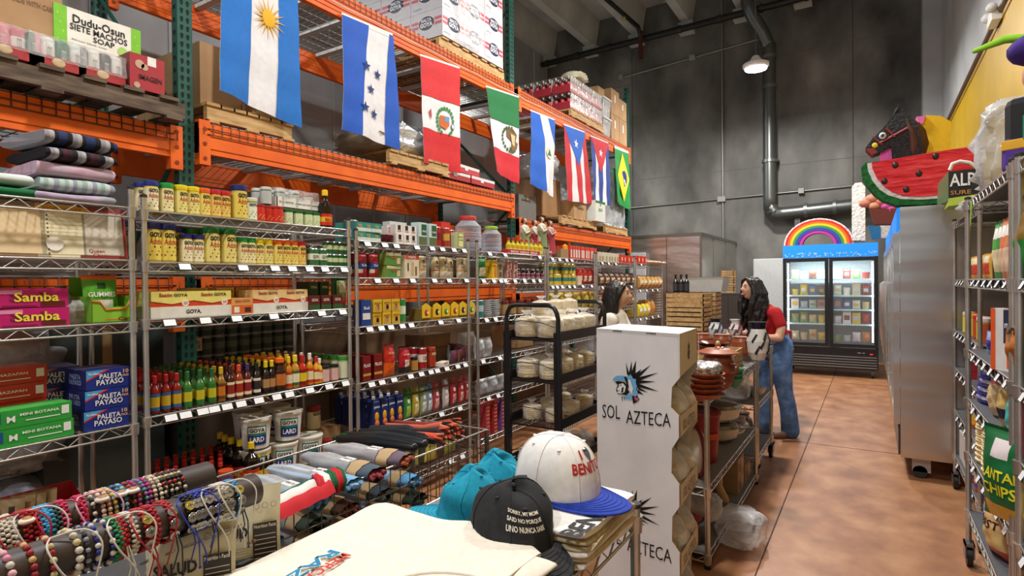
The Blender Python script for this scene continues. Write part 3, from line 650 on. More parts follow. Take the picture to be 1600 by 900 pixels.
tr=MB().box(-.15,.15,-.1,.1,0,.004,'#dcdad2').box(-.15,.15,-.1,-.096,0,.06,'#e9e7df').box(-.15,.15,.096,.1,0,.06,'#dcdad2').box(-.15,-.146,-.1,.1,0,.06,'#e3e1d9').box(.146,.15,-.1,.1,0,.06,'#e3e1d9')
tr.text('Si es GOYA ...tiene que ser bueno',0,.03,.27,.016,-.1012,'#20202a')
put('jar_tray',[('tray',tr)],'1',0,452,.17,'white tray of jars on top of olive jars, second bay','tray',dz=.1)
jj=k_jar(.031,.10,'#dfe3e4','#4f6a4a','#b9c0bd','','',lidw=.98); jr=k_jar(.031,.10,'#c8857f','#6a4a44','#cfc4c0','','',lidw=.98)
for q in range(2):
    for i in range(4): 
        y=py(415+i*22,300,XS-.1); place('sauce_jar',(jr if i==3 else jj),(XS-.10-.08*q,y,shelf_z('1',0)+.106),FX,'jar in the white tray, %s from left, %s line'%(cnt(i),['front','rear'][q]),'jar','jars in the white tray',True)
w_=MB().grid(10,6,lambda u,v:(-.152+.304*u,-.102+.01*math.sin(u*20),.06+.05*v),'clear').grid(10,6,lambda u,v:(-.152+.304*u,-.09+.18*v,.112+.004*math.sin(u*15+v*9)),'clear')
put('shrink_wrap',[('film',w_)],'1',0,452,.17,'clear shrink film over the jar tray','plastic film',dz=.1)
mg=k_bottle(.043,.235,'#20140e/.15','#f0cf1e','#e6b81c','#c9241c','MAGGI','#b81616',16,neck=.34,capz=.85,lab=(.06,.36))
put('seasoning_bottle',mg,'1',0,509,.05,'tall dark seasoning bottle with yellow cap on second bay\'s top','bottle')
# second shelf
for i,(c,px) in enumerate((('navy',238),('navy',261))): put('seasoning_jar',JL[c],'1',1,px,.05,'tall navy-lidded seasoning jar, %s of pair on second bay\'s second shelf'%['left','right'][i],'jar',rot=.1)
for i,(c,px) in enumerate((('green',331),('green',357))): put('seasoning_jar',JL[c],'1',1,px,.05,'tall green-lidded seasoning jar, %s of pair on second bay\'s second shelf'%['left','right'][i],'jar',rot=.1)
for i,(c,px) in enumerate((('navy',291),('navy',309),('green',379),('green',391),('yellow',404),('yellow',418),('orange',433),('orange',446),('orange',458),('red',470))): put('seasoning_jar',JS[c],'1',1,px,.05,'%s-lidded small seasoning jar, %s small one on second bay\'s second shelf'%(c,cnt(i)),'jar',rot=random.uniform(-.2,.3),grp='small seasoning jars on the second shelf')
for i,(c,px) in enumerate((('navy',275),('green',300),('green',318),('yellow',410),('orange',440),('red',465))): put('seasoning_jar',JL['navy'] if c=='navy' else JL['green'] if c=='green' else JS[c],'1',1,px,.15,'%s-lidded seasoning jar in the rear line of second shelf, %s'%(c,cnt(i)),'jar',flat=True,grp='rear seasoning jars on the second shelf')
bean=k_can(.034,.105,'#2f6a3c',band='#e7ead2',txt='GOYA',c1='#1c1c1c'); bean2=k_can(.03,.075,'#1f5a34',band='#c9d7a0')
for i,px in enumerate((489,503)): put('food_can',bean,'1',1,px,.05,'tall green can with pale band, %s one, second bay\'s second shelf'%['left','right'][i],'can'); put('food_can',bean,'1',1,px,.05,'tall green can stacked on %s tall green can'%['left','right'][i],'can',dz=.0) if 0 else None
for l in range(2):
    for i,px in enumerate((512,522,531,539)): put('food_can',bean2,'1',1,px,.05,'small dark green can, %s from left in %s row'%(cnt(i),['bottom','upper'][l]),'can',dz=.078*l,flat=True,grp='small dark green cans')
    for i,px in enumerate((512,522,531,539)): put('food_can',bean2,'1',1,px,.13,'small dark green can behind, %s from left in %s row'%(cnt(i),['bottom','upper'][l]),'can',dz=.078*l,flat=True,grp='small dark green cans')
put('carton',k_box(.22,.16,.10,'card'),'1',1,437,.34,'open brown carton behind the yellow-lidded jars','carton')
# third shelf: Sazon cartons
def saz(w,n,c):
    g=MB().box(-w/2,w/2,-.07,.07,0,.052,'#e9e6dc').box(-w/2+.003,w/2-.003,-.068,.068,.052,.125,c)
    g.text('GOYA.',.0,.026,.075,.020,-.0712,'#15151d',.03)
    for i in range(n):
        x=-w/2+w*(i+.5)/n; ww=w/n
        g.text('Sazón',x-ww*.16,.108,ww*.3,.017,-.0695,'#a02a18',.03).text('GOYA',x+ww*.19,.107,ww*.33,.015,-.0695,'#15151d',.03)
        g.poly([(x-ww/2,.072),(x-ww*.02,.060),(x+ww/2,.072),(x+ww/2,.052),(x-ww/2,.052)],'#d8431f',lambda a,b:(a,-.0690,b)); g.poly([(x-ww/2,.080),(x-ww*.02,.064),(x+ww/2,.080),(x+ww/2,.074),(x-ww*.02,.059),(x-ww/2,.074)],'#8f1d14',lambda a,b:(a,-.0694,b))
        g.lathe([(.017,0),(.017,.001)],'#f2ead8',(0,0,0),14,Matrix.Translation((x+ww*.3,-.0696,.068))@Matrix.Rotation(R(90),4,'X')); g.text('20',x+ww*.3,.068,.02,.013,-.0712,'#c23018')
    return [('carton',g)]
for px,w,c,d in ((290,.40,'#ecdf7a','long white and yellow seasoning carton, left one on third shelf'),(428,.36,'#ecc98a','long white and tan seasoning carton, right one on third shelf')):
    put('seasoning_carton',saz(w,2,c),'1',2,px,.09,d,'carton')
g=k_box(.12,.12,.085,'#e0a05a',[('Sazón GOYA',0,.82,.7,.15,'#8f1d14')],bands=[(0,.55,'#d8652a')],shapes=[(-.4,-.15,.1,.45,'#f2e8d8'),(.1,.4,.1,.4,'#4a2a20')])
put('seasoning_carton',g,'1',2,368,.075,'small orange seasoning carton between the two long ones','carton')
for i,px in enumerate((300,345,372)): put('seasoning_carton',k_box(.11,.1,.14,['#c9a35a','#d9b25a','#c98a3c'][i],[('Sazón GOYA',0,.85,.7,.1,'#8f1d14')],bands=[(.1,.4,'#c9602a')]),'1',2,px,.25,'tan seasoning carton standing behind, %s of three'%['left','middle','right'][i],'carton',flat=True)
dk=k_box(.075,.11,.085,'#5c1a18',[('GOYA',0,.7,.6,.2,'#e9e0c0')],bands=[(.0,.35,'#2d5a2c')]); gk=k_box(.07,.12,.17,'#2b4a2a',[('YERBA',0,.8,.7,.09,'#d9c9a0')],bands=[(.1,.5,'#76653a')])
for i,px in enumerate((482,500,518)): put('tea_box',dk,'1',2,px,.06,'small maroon and green box, %s of three on third shelf'%['left','middle','right'][i],'box')
for i,px in enumerate((480,497)): put('tea_box',gk,'1',2,px,.19,'tall dark green box behind the maroon ones, %s one'%['left','right'][i],'box')
put('seed_packet',k_pouch(.075,.185,.05,'#6f8a4a',shapes=[(.15,.85,.55,.85,'#d9cfa6'),(.15,.85,.1,.4,'#c0392b')]),'1',2,533,.06,'upright packet with green and red print beside the second bay\'s right post','packet')
put('seed_packet',k_pouch(.075,.195,.05,'#2f6a2c'),'1',2,524,.13,'dark green packet just behind the printed packet','packet')
# fourth shelf: hot sauces, six lines deep
def hs(body,cap,lab,l2,h=.178,r=.0205,txt='',star=0,neck=.42): return k_bottle(r,h,body,cap,lab,l2,txt,'#b81616',12,neck=neck,lab=(.08,.52),capz=.80)
HS=[('red','#7d150e/.15','#a81a1a','#c9a51d','#2a5f96',3,'El Yucateco'),('green','#3a6f2c/.15','#25602f','#c9bb24','#2a7034',3,''),('yellow-capped green','#94691f/.15','#d0b21c','#c9761d','#6a3210',1,''),('dark brown','#3a160c/.2','#3a2018','#8f2a18','#e9d9b0',1,''),('orange-capped','#94380f/.15','#d8511a','#a82c16','#f0d9b0',1,''),('purple-capped','#5a1f1a/.2','#4a2f6a','#8f1f28','#f0d9b0',1,''),('black','#231511/.2','#1d1d1f','#2a2a2a','#e9e0d0',1,''),('yellow-capped black','#1f1410/.15','#e3cb1d','#b98a5a','#2a1a12',2,'')]
HSM=[hs(b,c,l,l2) for _,b,c,l,l2,_,t in HS]
rows=[(0,240),(0,259),(0,277),(1,293),(1,313),(1,330),(2,345),(3,360),(4,374),(5,387),(6,401),(7,415),(7,425)]
for q in range(7):
    for i,(k,px) in enumerate(rows):
        x0=.05+q*.062; a=px
        y=py(px,600,XS-.05)+random.uniform(-.004,.004)
        place('hot_sauce_bottle',HSM[k],(XS-x0,y,shelf_z('1',3)),FX+random.uniform(-.1,.25),'%s hot sauce bottle, column %s from left, %s'%(HS[k][0],cnt(i),'front line' if q==0 else '%s line back'%cnt(q)),'bottle','hot sauce bottles on the second bay',q>0)
rest=[(k_bottle(.032,.185,'#2a1a10/.2','#ef6a1d','#c9702a','#3a1a10','','#111',14,neck=.6,lab=(.08,.6)),'wide orange-capped sauce bottle',437),(hs('#c2761f/.2','#e9cf1d','#e9e2c0','#c9341a',.185),'yellow-capped amber sauce bottle',451),(hs('#b8862a/.2','#e9dc3a','#efe7c6','#3a6a3a',.19,.025),'yellow-capped sauce bottle with cream label',461),(hs('#b8261a/.2','#b81f1f','#e9c81d','#7a1212',.185,.026),'red squat sauce bottle with yellow label',472),(hs('#d88a1f/.2','#f0ece0','#efe2b0','#c9341a',.19),'white-capped amber sauce bottle',484),(hs('#e0a02a/.2','#c21f28','#efe2b0','#c9341a',.165),'red-capped golden sauce bottle',494),(hs('#e0a83a/.2','#f0ece0','#efe2b0','#e06a1a',.15),'short white-capped golden sauce bottle',499),
 (k_jar(.029,.1,'#26211f','#8f8a4a','#e3b9b4','','',lidw=1.0),'small black-lidded jar with pink label, left one',507),(k_jar(.029,.1,'#26211f','#8f8a4a','#e3b9b4','','',lidw=1.0),'small black-lidded jar with pink label, right one',522),(k_jar(.032,.145,'#4a9a4a','#8ab03c','#dfe3c6','','',lidw=1.0),'green-lidded jar beside the second bay\'s right post',536)]
for i,(k,d,px) in enumerate(rest):
    for q in range(5): place('sauce_bottle' if i<7 else 'sauce_jar',k,(XS-.05-q*.075,py(px,595,XS-.05),shelf_z('1',3)),FX+random.uniform(-.1,.1),d+(', front line' if q==0 else ', %s line back'%cnt(q)),'bottle' if i<7 else 'jar','mixed sauces on the second bay',q>0)
pc=MB().box(-.075,.075,-.001,.001,0,.085,'#d9d2b8/.7').text('GOYA 12x',0,.06,.12,.02,-.0022,'#5a5040').text('IIIII I III II',0,.03,.12,.028,-.0022,'#3a342a')
place('carton_label',[('card',pc)],(-3.672,2.02,1.16),FX+.1,'pale printed label on the wrapped cans behind second bay','label')
# fifth shelf: lard buckets, dark bottles
tb=k_tub(.082,.165)
for i,(px,x0,dz) in enumerate(((400,.10,.175),(450,.10,.175),(388,.29,.175),(432,.29,.175),(442,.10,0),(482,.10,0),(398,.12,0),(430,.29,0))):
    put('lard_bucket',tb,'1',4,px+(0),x0,'white lard bucket, %s'%['upper left front','upper right front','upper left rear','upper right rear','lower row middle front','lower row right, beside red-lidded jars','lower row left front','lower row rear'][i],'bucket',dz=dz,rot=-.5,grp='white lard buckets',row=700)
    if 0: pass
mg2=k_bottle(.04,.225,'#1c120c/.12','#e9c91e','#e6b81c','#c9241c','MAGGI','#b81616',14,neck=.33,capz=.84,lab=(.06,.36))
for i,(px,x0) in enumerate(((393,.02),(375,.12),(362,.20),(352,.28),(372,.30),(345,.36))): 
    if i<4 or 1: put('seasoning_bottle',mg2,'1',4,px,x0+.03,'large dark bottle with yellow cap low on second bay, %s from front'%cnt(i),'bottle',row=740,grp='dark yellow-capped bottles')
ms=k_bottle(.022,.15,'#1c120c/.12','#e9d11e','#e6b81c',None,'','#111',10,neck=.4,lab=(.06,.4))
for i in range(7): put('seasoning_bottle',ms,'1',4,404+ (i%4)*5.5,.05+.05*(i//4)+.02*(i%2),'small dark bottle with yellow cap before the buckets, %s'%cnt(i),'bottle',row=720,flat=i>3,grp='small dark yellow-capped bottles')
rc=k_bottle(.021,.15,'#241410/.2','#b8281c','#5a1a14',None,'','#111',8,neck=.5,lab=(.1,.5))
for q in range(6):
    for i in range(9): put('sauce_bottle',rc,'1',4,232+i*14,.08+q*.07,'red-capped dark bottle low on second bay, %s line, column %s'%(cnt(q),cnt(i)),'bottle',row=710,flat=True,grp='red-capped dark bottles')
put('spice_jar',k_jar(.036,.12,'#c94a1f','#3a2a4a','#6a3a5a','',''),'1',4,352,.03,'jar with orange-red lid before the red-capped bottles','jar',row=720)
for i,(c,px) in enumerate((('#8f1f1c',512),('#1f5a34',527),('#1f5a34',539))): put('spice_jar',k_jar(.031,.115,c,'#7a7048','#d9cfa8','GOYA',''),'1',4,px,.06,'%s-lidded jar right of the buckets, %s'%(['red','green','green'][i],['left','middle','right'][i]),'jar',row=690)
put('spice_jar',k_jar(.042,.15,'#8f1f1c','#6a5a38','#d9cfa8','GOYA',''),'1',4,490,.22,'big red-lidded jar standing on a box right of the buckets','jar',row=640,dz=.15); put('carton',k_box(.2,.16,.15,'card'),'1',4,500,.24,'brown carton under the big red-lidded jar','carton',row=680)
# ---------------------------------------------------------------- third bay
tea=k_box(.085,.09,.06,'#2f8f82',[('TE',0,.6,.4,.3,'#e9a24a')],bands=[(0,.4,'#cfe0d6')],side='#3a9a8c')
run('2',0,556,582,3,'tea_box',tea,'teal tea box','box',deep=2,dd=.1,levels=2,lh=.062)
grp_='cups'; run('2',0,548,552,1,'cup_pack',k_can(.045,.13,'#2d6f74'),'teal striped tall canister at the left post','canister')
pkb=k_box(.05,.10,.062,'#e9dfdc',[('Maria',0,.75,.6,.2,'#b23a4a')],shapes=[(-.3,.3,.15,.5,'#c98a8f')],side='#dccfca')
run('2',0,601,625,3,'biscuit_box',pkb,'small white and pink box stacked high','box',where='top shelf of third bay',levels=2,lh=.064,x0=.12)
run('2',0,618,640,3,'biscuit_box',k_box(.07,.09,.066,'#ece4de',[('CAFE',0,.3,.6,.15,'#5a3a3a')],shapes=[(-.2,.2,.45,.95,'#1d1d20')],side='#ddd2cc'),'cream carton with black badge','box',levels=2,lh=.068)
run('2',0,597,604,2,'dark_bowl',[('bowl',MB().lathe([(.02,0),(.045,.03),(.05,.055),(.045,.055)],'#6a1a2a/.2',seg=14))],'maroon bowl under the pink boxes','bowl',x0=.06)
run('2',0,612,624,2,'tall_carton',k_box(.09,.08,.19,'#cfdcd8',[('ALOE',0,.8,.5,.1,'#23614a')],bands=[(.55,.75,'#23614a')]),'tall pale green carton at the back','carton',x0=.3)
run('2',0,655,672,2,'yerba_bag',k_box(.095,.075,.17,'#c8d9d4',[('VERDE',.12,.62,.5,.08,'#e9efe8')],bands=[(0,.38,'#5b6a3c')],shapes=[(-.18,.45,.45,.92,'#16583a')],side='#b7cdd0'),'white and green tall yerba packet','packet')
for i,(px,c) in enumerate(((684,'#b3201f'),(698,'#a83a22'),(706,'#b3201f'))): put('coffee_tube',k_can(.026,.155,c,band='#d9a84a' if i==1 else '#7a1512'),'2',0,px,.05+.08*(i==2),['red tall canister left of the two on top of third bay','orange-red tall canister right of the red one','red canister standing just behind'][i],'canister')
put('red_carton',k_box(.12,.1,.06,'#c92a1c'),'2',0,690,.2,'bright red carton lying on top of the tall canisters behind','carton',dz=.16); put('red_carton',k_box(.12,.1,.155,'#8f1d18'),'2',0,690,.2,'dark red carton holding up the bright red one','carton')
run('2',0,715,715,1,'tea_carton',k_box(.08,.07,.13,'#9cb04a',[('OLIVA',0,.7,.6,.12,'#3a4a1a')],shapes=[(-.3,.35,.1,.45,'#e9e3b0'),(-.3,.35,.55,.9,'#e9e3b0')],side='#c7cfa0'),'yellow-green carton beside the big clear jar','carton')
def bigjar(r,h,lid):
    b=MB().lathe([(r*.8,0),(r,.02),(r,h*.35),(r*1.02,h*.4),(r,h*.45),(r*.98,h*.7),(r*.6,h*.86),(r*.58,h*.92)],'jar_glass',seg=22)
    for k in range(3): b.tube([(r*1.01*math.cos(a*PI/11),r*1.01*math.sin(a*PI/11),h*(.18+.16*k)) for a in range(22)],.003,'jar_glass',5,True)
    return [('jar',b),('lid',MB().lathe([(r*.63,h*.9),(r*.65,h*.91),(r*.65,h*.98),(r*.6,h)],lid,seg=22))]
put('large_clear_jar',bigjar(.115,.29,'#d9362f'),'2',0,732,.14,'big empty clear plastic jar with red lid on top shelf','jar')
put('large_clear_jar',bigjar(.095,.24,'#9ccb2a'),'3',0,768,.12,'clear plastic jar with lime green lid on top shelf','jar')
# second shelf
run('2',1,566,584,2,'coffee_bag',k_pouch(.085,.165,.05,'#b3182a',[('Cafe',0,.5,.5,.1,'#f0e0c0')],bands=[(.35,.62,'#22408f')],shapes=[(.0,.35,.2,.6,'#e3d6b0')]),'red bag with blue band','bag',deep=2,dd=.09)
yb=k_box(.145,.09,.085,'#4f8a3a',[('TARAGUI',0,.6,.5,.2,'#c0392b')],shapes=[(.2,.45,.1,.6,'#c9b98a')],bands=[(.75,1,'#cfc79a')],side='#8aa04a')
run('2',1,608,608,1,'yerba_box',yb,'green box of infusion','box',levels=1); put('yerba_box',k_box(.145,.09,.11,'#5f8f3a',[('TARAGUI',0,.55,.5,.16,'#c0392b')],bands=[(.8,1,'#d9d3b0')],shapes=[(.2,.45,.1,.5,'#d6c592')]),'2',1,606,.14,'green infusion box behind, taller','box')
put('yerba_box',yb,'2',1,608,.05,'green box of infusion stacked on the other green box','box',dz=.088)
g=k_box(.15,.1,.165,'#ddd0b4',[('MATE',0,.9,.5,.1,'#ffffff')],bands=[(.82,1,'#d9552a')],shapes=[(-.32,-.24,.3,.65,'#221a16'),(-.05,.12,.1,.7,'#c8a878'),(.22,.34,.1,.5,'#7a5a34')]); put('kettle_box',g,'2',1,636,.06,'cream box with orange top and printed gourd','box')
for i,(px,c) in enumerate(((659,'#d98a1f'),(680,'#b3202a'),(693,'#c9b53a'),(702,'#6a8f94'),(719,'#d98a1f'),(728,'#5f7a3a'))):
    put('kraft_pouch',k_pouch(.10,.175,.055,'#c9b793',[('Bolsa',0,.52,.4,.07,'#3a2a1a')],bands=[(.30,.36,c)],shapes=[(.1,.9,.0,.29,'#e9e4d8'),(.6,.9,.05,.22,c),(.75,.9,.8,1,'#1d1d1d'),(.4,.6,.6,.75,'#5a4a34')]),'2',1,px,.05+.02*(i%2),'kraft pouch with %s band, %s from left on third bay'%(['amber','red','yellow','blue-grey','amber','green'][i],cnt(i)),'pouch',grp='kraft pouches')
# third shelf
yc=k_box(.075,.08,.085,'#dcb62a',[('ABUELITA',0,.72,.8,.14,'#7a1a14')],shapes=[(-.3,.3,.12,.5,'#c8a06a'),(-.12,.2,.2,.6,'#8f3a1c')],side='#c9a01f')
run('2',2,583,613,3,'chocolate_box',yc,'yellow chocolate box','box',deep=2,dd=.09,levels=2,lh=.087)
run('2',2,566,566,1,'milk_box',k_box(.08,.08,.17,'#20408f',[('Sol',0,.7,.6,.12,'#f0f0f0')],shapes=[(-.4,.4,.25,.5,'#e9e9e9')]),'blue and white tall box by left post','box')
put('green_tin',k_can(.024,.17,'#2f8f3f',band='#e0ead0',txt='CHOC'),'2',2,628,.05,'slim green and white tin beside the yellow boxes','tin')
for i,px in enumerate((655,672,686,700,713,726)):
    g=MB().box(-.05,.05,-.06,.06,0,.09,'#c9962a' if i%2 else '#7a6a2a').prism([(-.045,.02),(.045,.02),(.05,.105),(.0,.13),(-.045,.11)],-.068,-.062,'#e6c01f').ball((0,-.068,.06),(.022,.004,.026),['#b83a1c','#2a1a14','#4a8f2c'][i%3],8).ball((.012,-.070,.055),(.01,.004,.014),'#f0e6c8',6)
    put('soup_display',[('carton',g)],'2',2,px,.07,'yellow display carton of packets, %s from left on third bay'%cnt(i),'carton',grp='yellow packet cartons')
# fourth shelf
pl=k_box(.072,.07,.165,'#7d1414',[('PILAO',0,.62,.85,.14,'#efe9dc')],bands=[(.2,.3,'#c9a03a')],side='#5a0f10')
run('2',3,567,585,2,'coffee_brick',pl,'dark red coffee brick','coffee pack',deep=4,dd=.08)
put('coffee_bag',k_pouch(.12,.225,.07,'#c22a1c',[('Cafe',0,.72,.5,.06,'#e9c9a0')],bands=[(0,.42,'#ef6a1d')],shapes=[(.3,.7,.2,.38,'#efe8dc')]),'2',3,606,.05,'large red and orange coffee bag standing at the shelf edge','bag',rot=.1)
put('coffee_bag',k_pouch(.12,.19,.07,'#b3182a',[('Cafe',0,.7,.5,.07,'#f0e0c0')],bands=[(0,.22,'#2a2224')],shapes=[(.3,.7,.25,.5,'#efe8dc')]),'2',3,630,.06,'red coffee bag with black base right of the orange one','bag')
run('2',3,646,646,1,'coffee_jar',k_jar(.027,.1,'#2a1a14','#5a3418','#b88a3a','',''),'short brown coffee jar','jar',deep=2)
run('2',3,659,659,1,'coffee_tin',k_can(.034,.16,'#a81a22',band='#e9dcd0',txt='CAFE',c1='#222222'),'tall red coffee tin','tin',deep=2)
run('2',3,673,673,1,'coffee_jar',k_jar(.032,.155,'#c23a1c','#4a2a14','#a83a1c','CAFE','',c1='#f0e0c0'),'tall coffee jar with red lid','jar',deep=2)
put('snack_tray',k_box(.13,.06,.03,'#ece4d2',[('MARIA',0,.6,.5,.5,'#a82a1c')]),'2',3,690,.04,'cream biscuit packet lying before the small jar','packet',rot=.3)
put('herb_packet',k_pouch(.08,.15,.03,'#55605a',shapes=[(.2,.8,.15,.5,'#a9b59a'),(.2,.8,.6,.8,'#2a3a2a')]),'2',3,700,.08,'grey herb packet leaning at the shelf edge','packet',rot=.5)
for i in range(7): put('meat_packet',k_pouch(.13,.1,.03,['#6a3a52','#7d4a3a','#5a2a3a','#4a3a30'][i%4]),'2',3,710+(i%3)*8,.06+.04*(i//3),'dark packet in the heap beside the right post, %s'%cnt(i),'packet',dz=.02*(i//3),rot=.3*i)
put('carton',k_box(.34,.2,.11,'shaded_card',shapes=[(-.3,.1,.3,.34,'#8a6a44')]),'2',3,668,.30,'open brown carton at the back of third bay\'s fourth shelf','carton',dz=.12); put('carton',k_box(.34,.2,.115,'shaded_card'),'2',3,668,.30,'brown carton beneath the open one on fourth shelf','carton')
put('wrapped_bundle',k_pouch(.24,.14,.16,'wrap'),'2',3,728,.3,'cling-wrapped bundle behind the right post','bundle',dz=.06)
# fifth shelf
jm=[('carton',MB().box(-.032,.032,-.032,.032,0,.185,'#1c2f6a').loft([[(-.032,-.032,.185),(.032,-.032,.185),(.032,.032,.185),(-.032,.032,.185)],[(-.02,-.02,.2),(.02,-.02,.2),(.02,.02,.2),(-.02,.02,.2)]],'#22387a',smooth=False).text('Jumex',0,.15,.055,.022,-.0335,'#e9eef8',.03).ball((0,-.032,.085),(.019,.006,.032),'#e8a31f',10).ball((0,-.034,.04),(.02,.006,.022),'#e8761f',10)),('cap',MB().lathe([(.012,.198),(.012,.218)],'#eef0f2',seg=10))]
run('2',4,581,617,4,'juice_carton',jm,'blue juice carton with fruit print','juice carton',deep=5,dd=.08,flat=False)
run('1',4,548,549,1,'juice_carton',jm,'blue juice carton by the right post','juice carton',where='second bay') if 0 else None
for q in range(3):
    for i,(px,c,s,d) in enumerate(((634,'#3f8f3a','#a8d060','green'),(647,'#b3a23a','#e9e0a0','yellow'),(659,'#8fa37f','#e9efe0','pale green'),(668,'#7a8fa8','#dfe8f0','blue-grey'),(679,'#b8404a','#f0b8b8','pink'),(694,'#b9b2b8','#f4ece8','white'),(706,'#a8242a','#e8a0a0','red'),(718,'#b8303a','#f0c0b0','red'),(727,'#8a2a30','#d88a7a','dark red'))):
        put('candy_bag',k_pouch(.085,.18,.05,c,bands=[(.93,1.1,'#8f2f2a' if i>4 else '#3a5a2a')],shapes=[(.2,.8,.1,.55,s),(.3,.7,.65,.8,'#f0f0ea')]) if q==0 else CB[i],'2',4,px,.05+q*.09,'%s sweets bag, %s in %s line on fifth shelf'%(d,cnt(i),['front','second','third'][q]),'bag',rot=.1,grp='sweets bags on third bay',flat=True)
        if q==0:
            if i==0: CB=[]
            CB.append(k_pouch(.085,.18,.05,c))
for i in range(6): put('snack_bag',k_pouch(.15,.2,.06,['#a8b03a','#3a4a2c','#c9c04a','#5a3a2a','#8f9a3a','#42382c'][i],[('CHURRO',0,.6,.7,.12,'#1d2a6a')]),'2',5,640+i*15,.06+.02*(i%2),'big snack bag low on third bay, %s from left'%cnt(i),'bag',dz=.02,rot=.2*(i%2),grp='snack bags low on third bay')
# ---------------------------------------------------------------- fourth bay
oil=k_bottle(.03,.15,'#cfb52a/.15','#c9281f','#e9d98a',None,'','#111',12,neck=.38,lab=(.1,.35))
for q in range(3):
    for i in range(8): put('oil_bottle',oil,'3',0,795+i*7,.06+q*.065,'yellow oil bottle with red cap, %s in %s line of the tray'%(cnt(i),['front','middle','rear'][q]),'bottle',flat=q>0,grp='oil bottles in the red tray')
g=MB().box(-.30,.30,-.002,.002,0,.04,'#b8302a').text('RICA  HOLA  RICA',0,.02,.5,.018,-.0035,'#f0e6dc',.03).box(-.30,.30,.2,.203,0,.04,'#b8302a').box(-.3,.3,0,.2,0,.003,'#a82a24').box(-.302,-.298,0,.2,0,.04,'#b8302a').box(.298,.302,0,.2,0,.04,'#b8302a')
put('bottle_tray',[('tray',g)],'3',0,820,.02,'red and white tray around the oil bottles','tray')
def saint(robe,sash,hair='#5a3420'):
    b=MB().lathe([(.055,0),(.06,.01),(.055,.03),(.045,.12),(.04,.18),(.048,.24),(.045,.27),(.018,.29),(.015,.30)],robe,seg=14)
    s=MB().loft([[(.052*math.cos(a)*f,.052*math.sin(a)*f-.006,z+.03*math.cos(a)) for a in [2*PI*k/12 for k in range(12)]] for z,f in ((.02,1.1),(.10,.98),(.17,.85),(.235,.95),(.245,.85))],sash)
    h=MB().ball((0,-.004,.325),(.022,.024,.03),'#c99a78',12).ball((0,.008,.33),(.026,.024,.032),hair,10).ball((0,-.018,.306),(.014,.012,.018),hair,8)
    a=MB().limb([(-.045,0,.25),(-.05,-.03,.2),(-.015,-.055,.22)],[.015,.013,.009],robe,8).limb([(.045,0,.25),(.05,-.03,.2),(.01,-.055,.235)],[.015,.013,.009],robe,8).ball((-.006,-.058,.226),.011,'#c99a78',8).ball((.006,-.058,.24),.011,'#c99a78',8)
    return [('robe',b),('sash',s),('head',h),('arm',a)]
for px,x0,r,s,d,z in ((820,.10,'#d9d3c2','#8a9a6a','small saint statue in white robe with green sash, leftmost',0.01),(836,.20,'#d0c8b8','#a8303a','saint statue in red cloak standing at the back',.03),(847,.08,'#d6d0be','#7f8f62','saint statue in white robe with green sash, beside the post',.05),(860,.09,'#c49a94','#a83a4a','saint statue in pink and red robe, rightmost',.04)):
    put('saint_statue',saint(r,s),'3' if px<850 else '4',0,px,x0,d,'statue',dz=z+.0,rot=.3)
for px,u in ((820,'3'),(836,'3'),(847,'3'),(860,'4')): pass
tk=k_box(.09,.08,.012,'#9a8468')
run('3',1,752,752,1,'candy_bag',k_pouch(.12,.18,.06,'#23833a',shapes=[(.1,.8,.1,.55,'#d6cdb0')]),'green bag with cream window','bag')
run('3',1,768,768,1,'flour_box',k_box(.08,.08,.165,'#e2b81c',[('MASA',0,.7,.7,.12,'#a82a1c')],shapes=[(-.1,.4,.1,.6,'#cf7a1c')]),'bright yellow tall box','box')
run('3',1,778,778,1,'card_pack',k_box(.07,.05,.15,'#a89a80',shapes=[(-.3,.3,.1,.4,'#5a4a38'),(-.3,.3,.55,.85,'#6f5a40')]),'taupe pack with printed squares','pack')
run('3',1,791,801,2,'rice_box',k_box(.065,.07,.082,'#c9a294',[('S',0,.5,.7,.75,'#8f2a24')],side='#b08a7c'),'cream box with big red letter S','box',levels=2,lh=.084,deep=2)
db=k_bottle(.023,.10,'#3a1a22/.2','#e9e4e6','#8a3a4a','#c9b0c0','','#111',10,neck=.5,lab=(.1,.55))
run('3',1,809,847,6,'syrup_bottle',db,'small dark bottle with white cap','bottle',deep=2,dd=.05,flat=True)
run('3',1,809,847,4,'candle_box',k_box(.1,.06,.03,'#a81f2e',[('VELA',0,.5,.6,.5,'#e9d0d0')]),'crimson box at shelf front','box',x0=.03) if 0 else None
wb=[('bowl',MB().lathe([(.025,0),(.05,.016),(.052,.016)],'#dfe6ea/.2',seg=14))]
for c in range(2): 
    for i in range(8): put('white_bowl',wb,'3',2,760+c*13,.06,'white bowl in the %s stack on fourth bay, %s up'%(['left','right'][c],cnt(i)),'bowl',dz=.019*i,flat=True,grp='white bowls on fourth bay')
run('3',2,748,752,1,'cup_pack',k_can(.04,.15,'#2b7a80',band='#b8d0d0'),'teal cup pack','cup pack',deep=2)
run('3',2,788,845,6,'jar',k_jar(.033,.13,'#7a2a1c','#5a2a1a','#a88a5a','',''),'brown jar with red lid','jar',deep=2,flat=True)
run('3',3,748,760,2,'net_bag',k_pouch(.13,.17,.09,'wrap'),'clear wrapped packet','packet',deep=1)
for i in range(7): put('magazine',k_box(.2,.18,.012,['#d9d6cc','#a8b0a0','#e4e0d8','#8a9a6a'][i%4]),'3',3,757,.1,'thin packet in the stack on fourth bay, %s up'%cnt(i),'packet',dz=.014*i,rot=.1*(i%3),flat=True,grp='stacked thin packets') if 0 else None
bx=k_box(.3,.3,.2,'card',[('Costa',0,.6,.4,.2,'#7a4a30')]); put('carton',bx,'3',2,800,.25,'brown carton at the back of fourth bay','carton',dz=-.335)
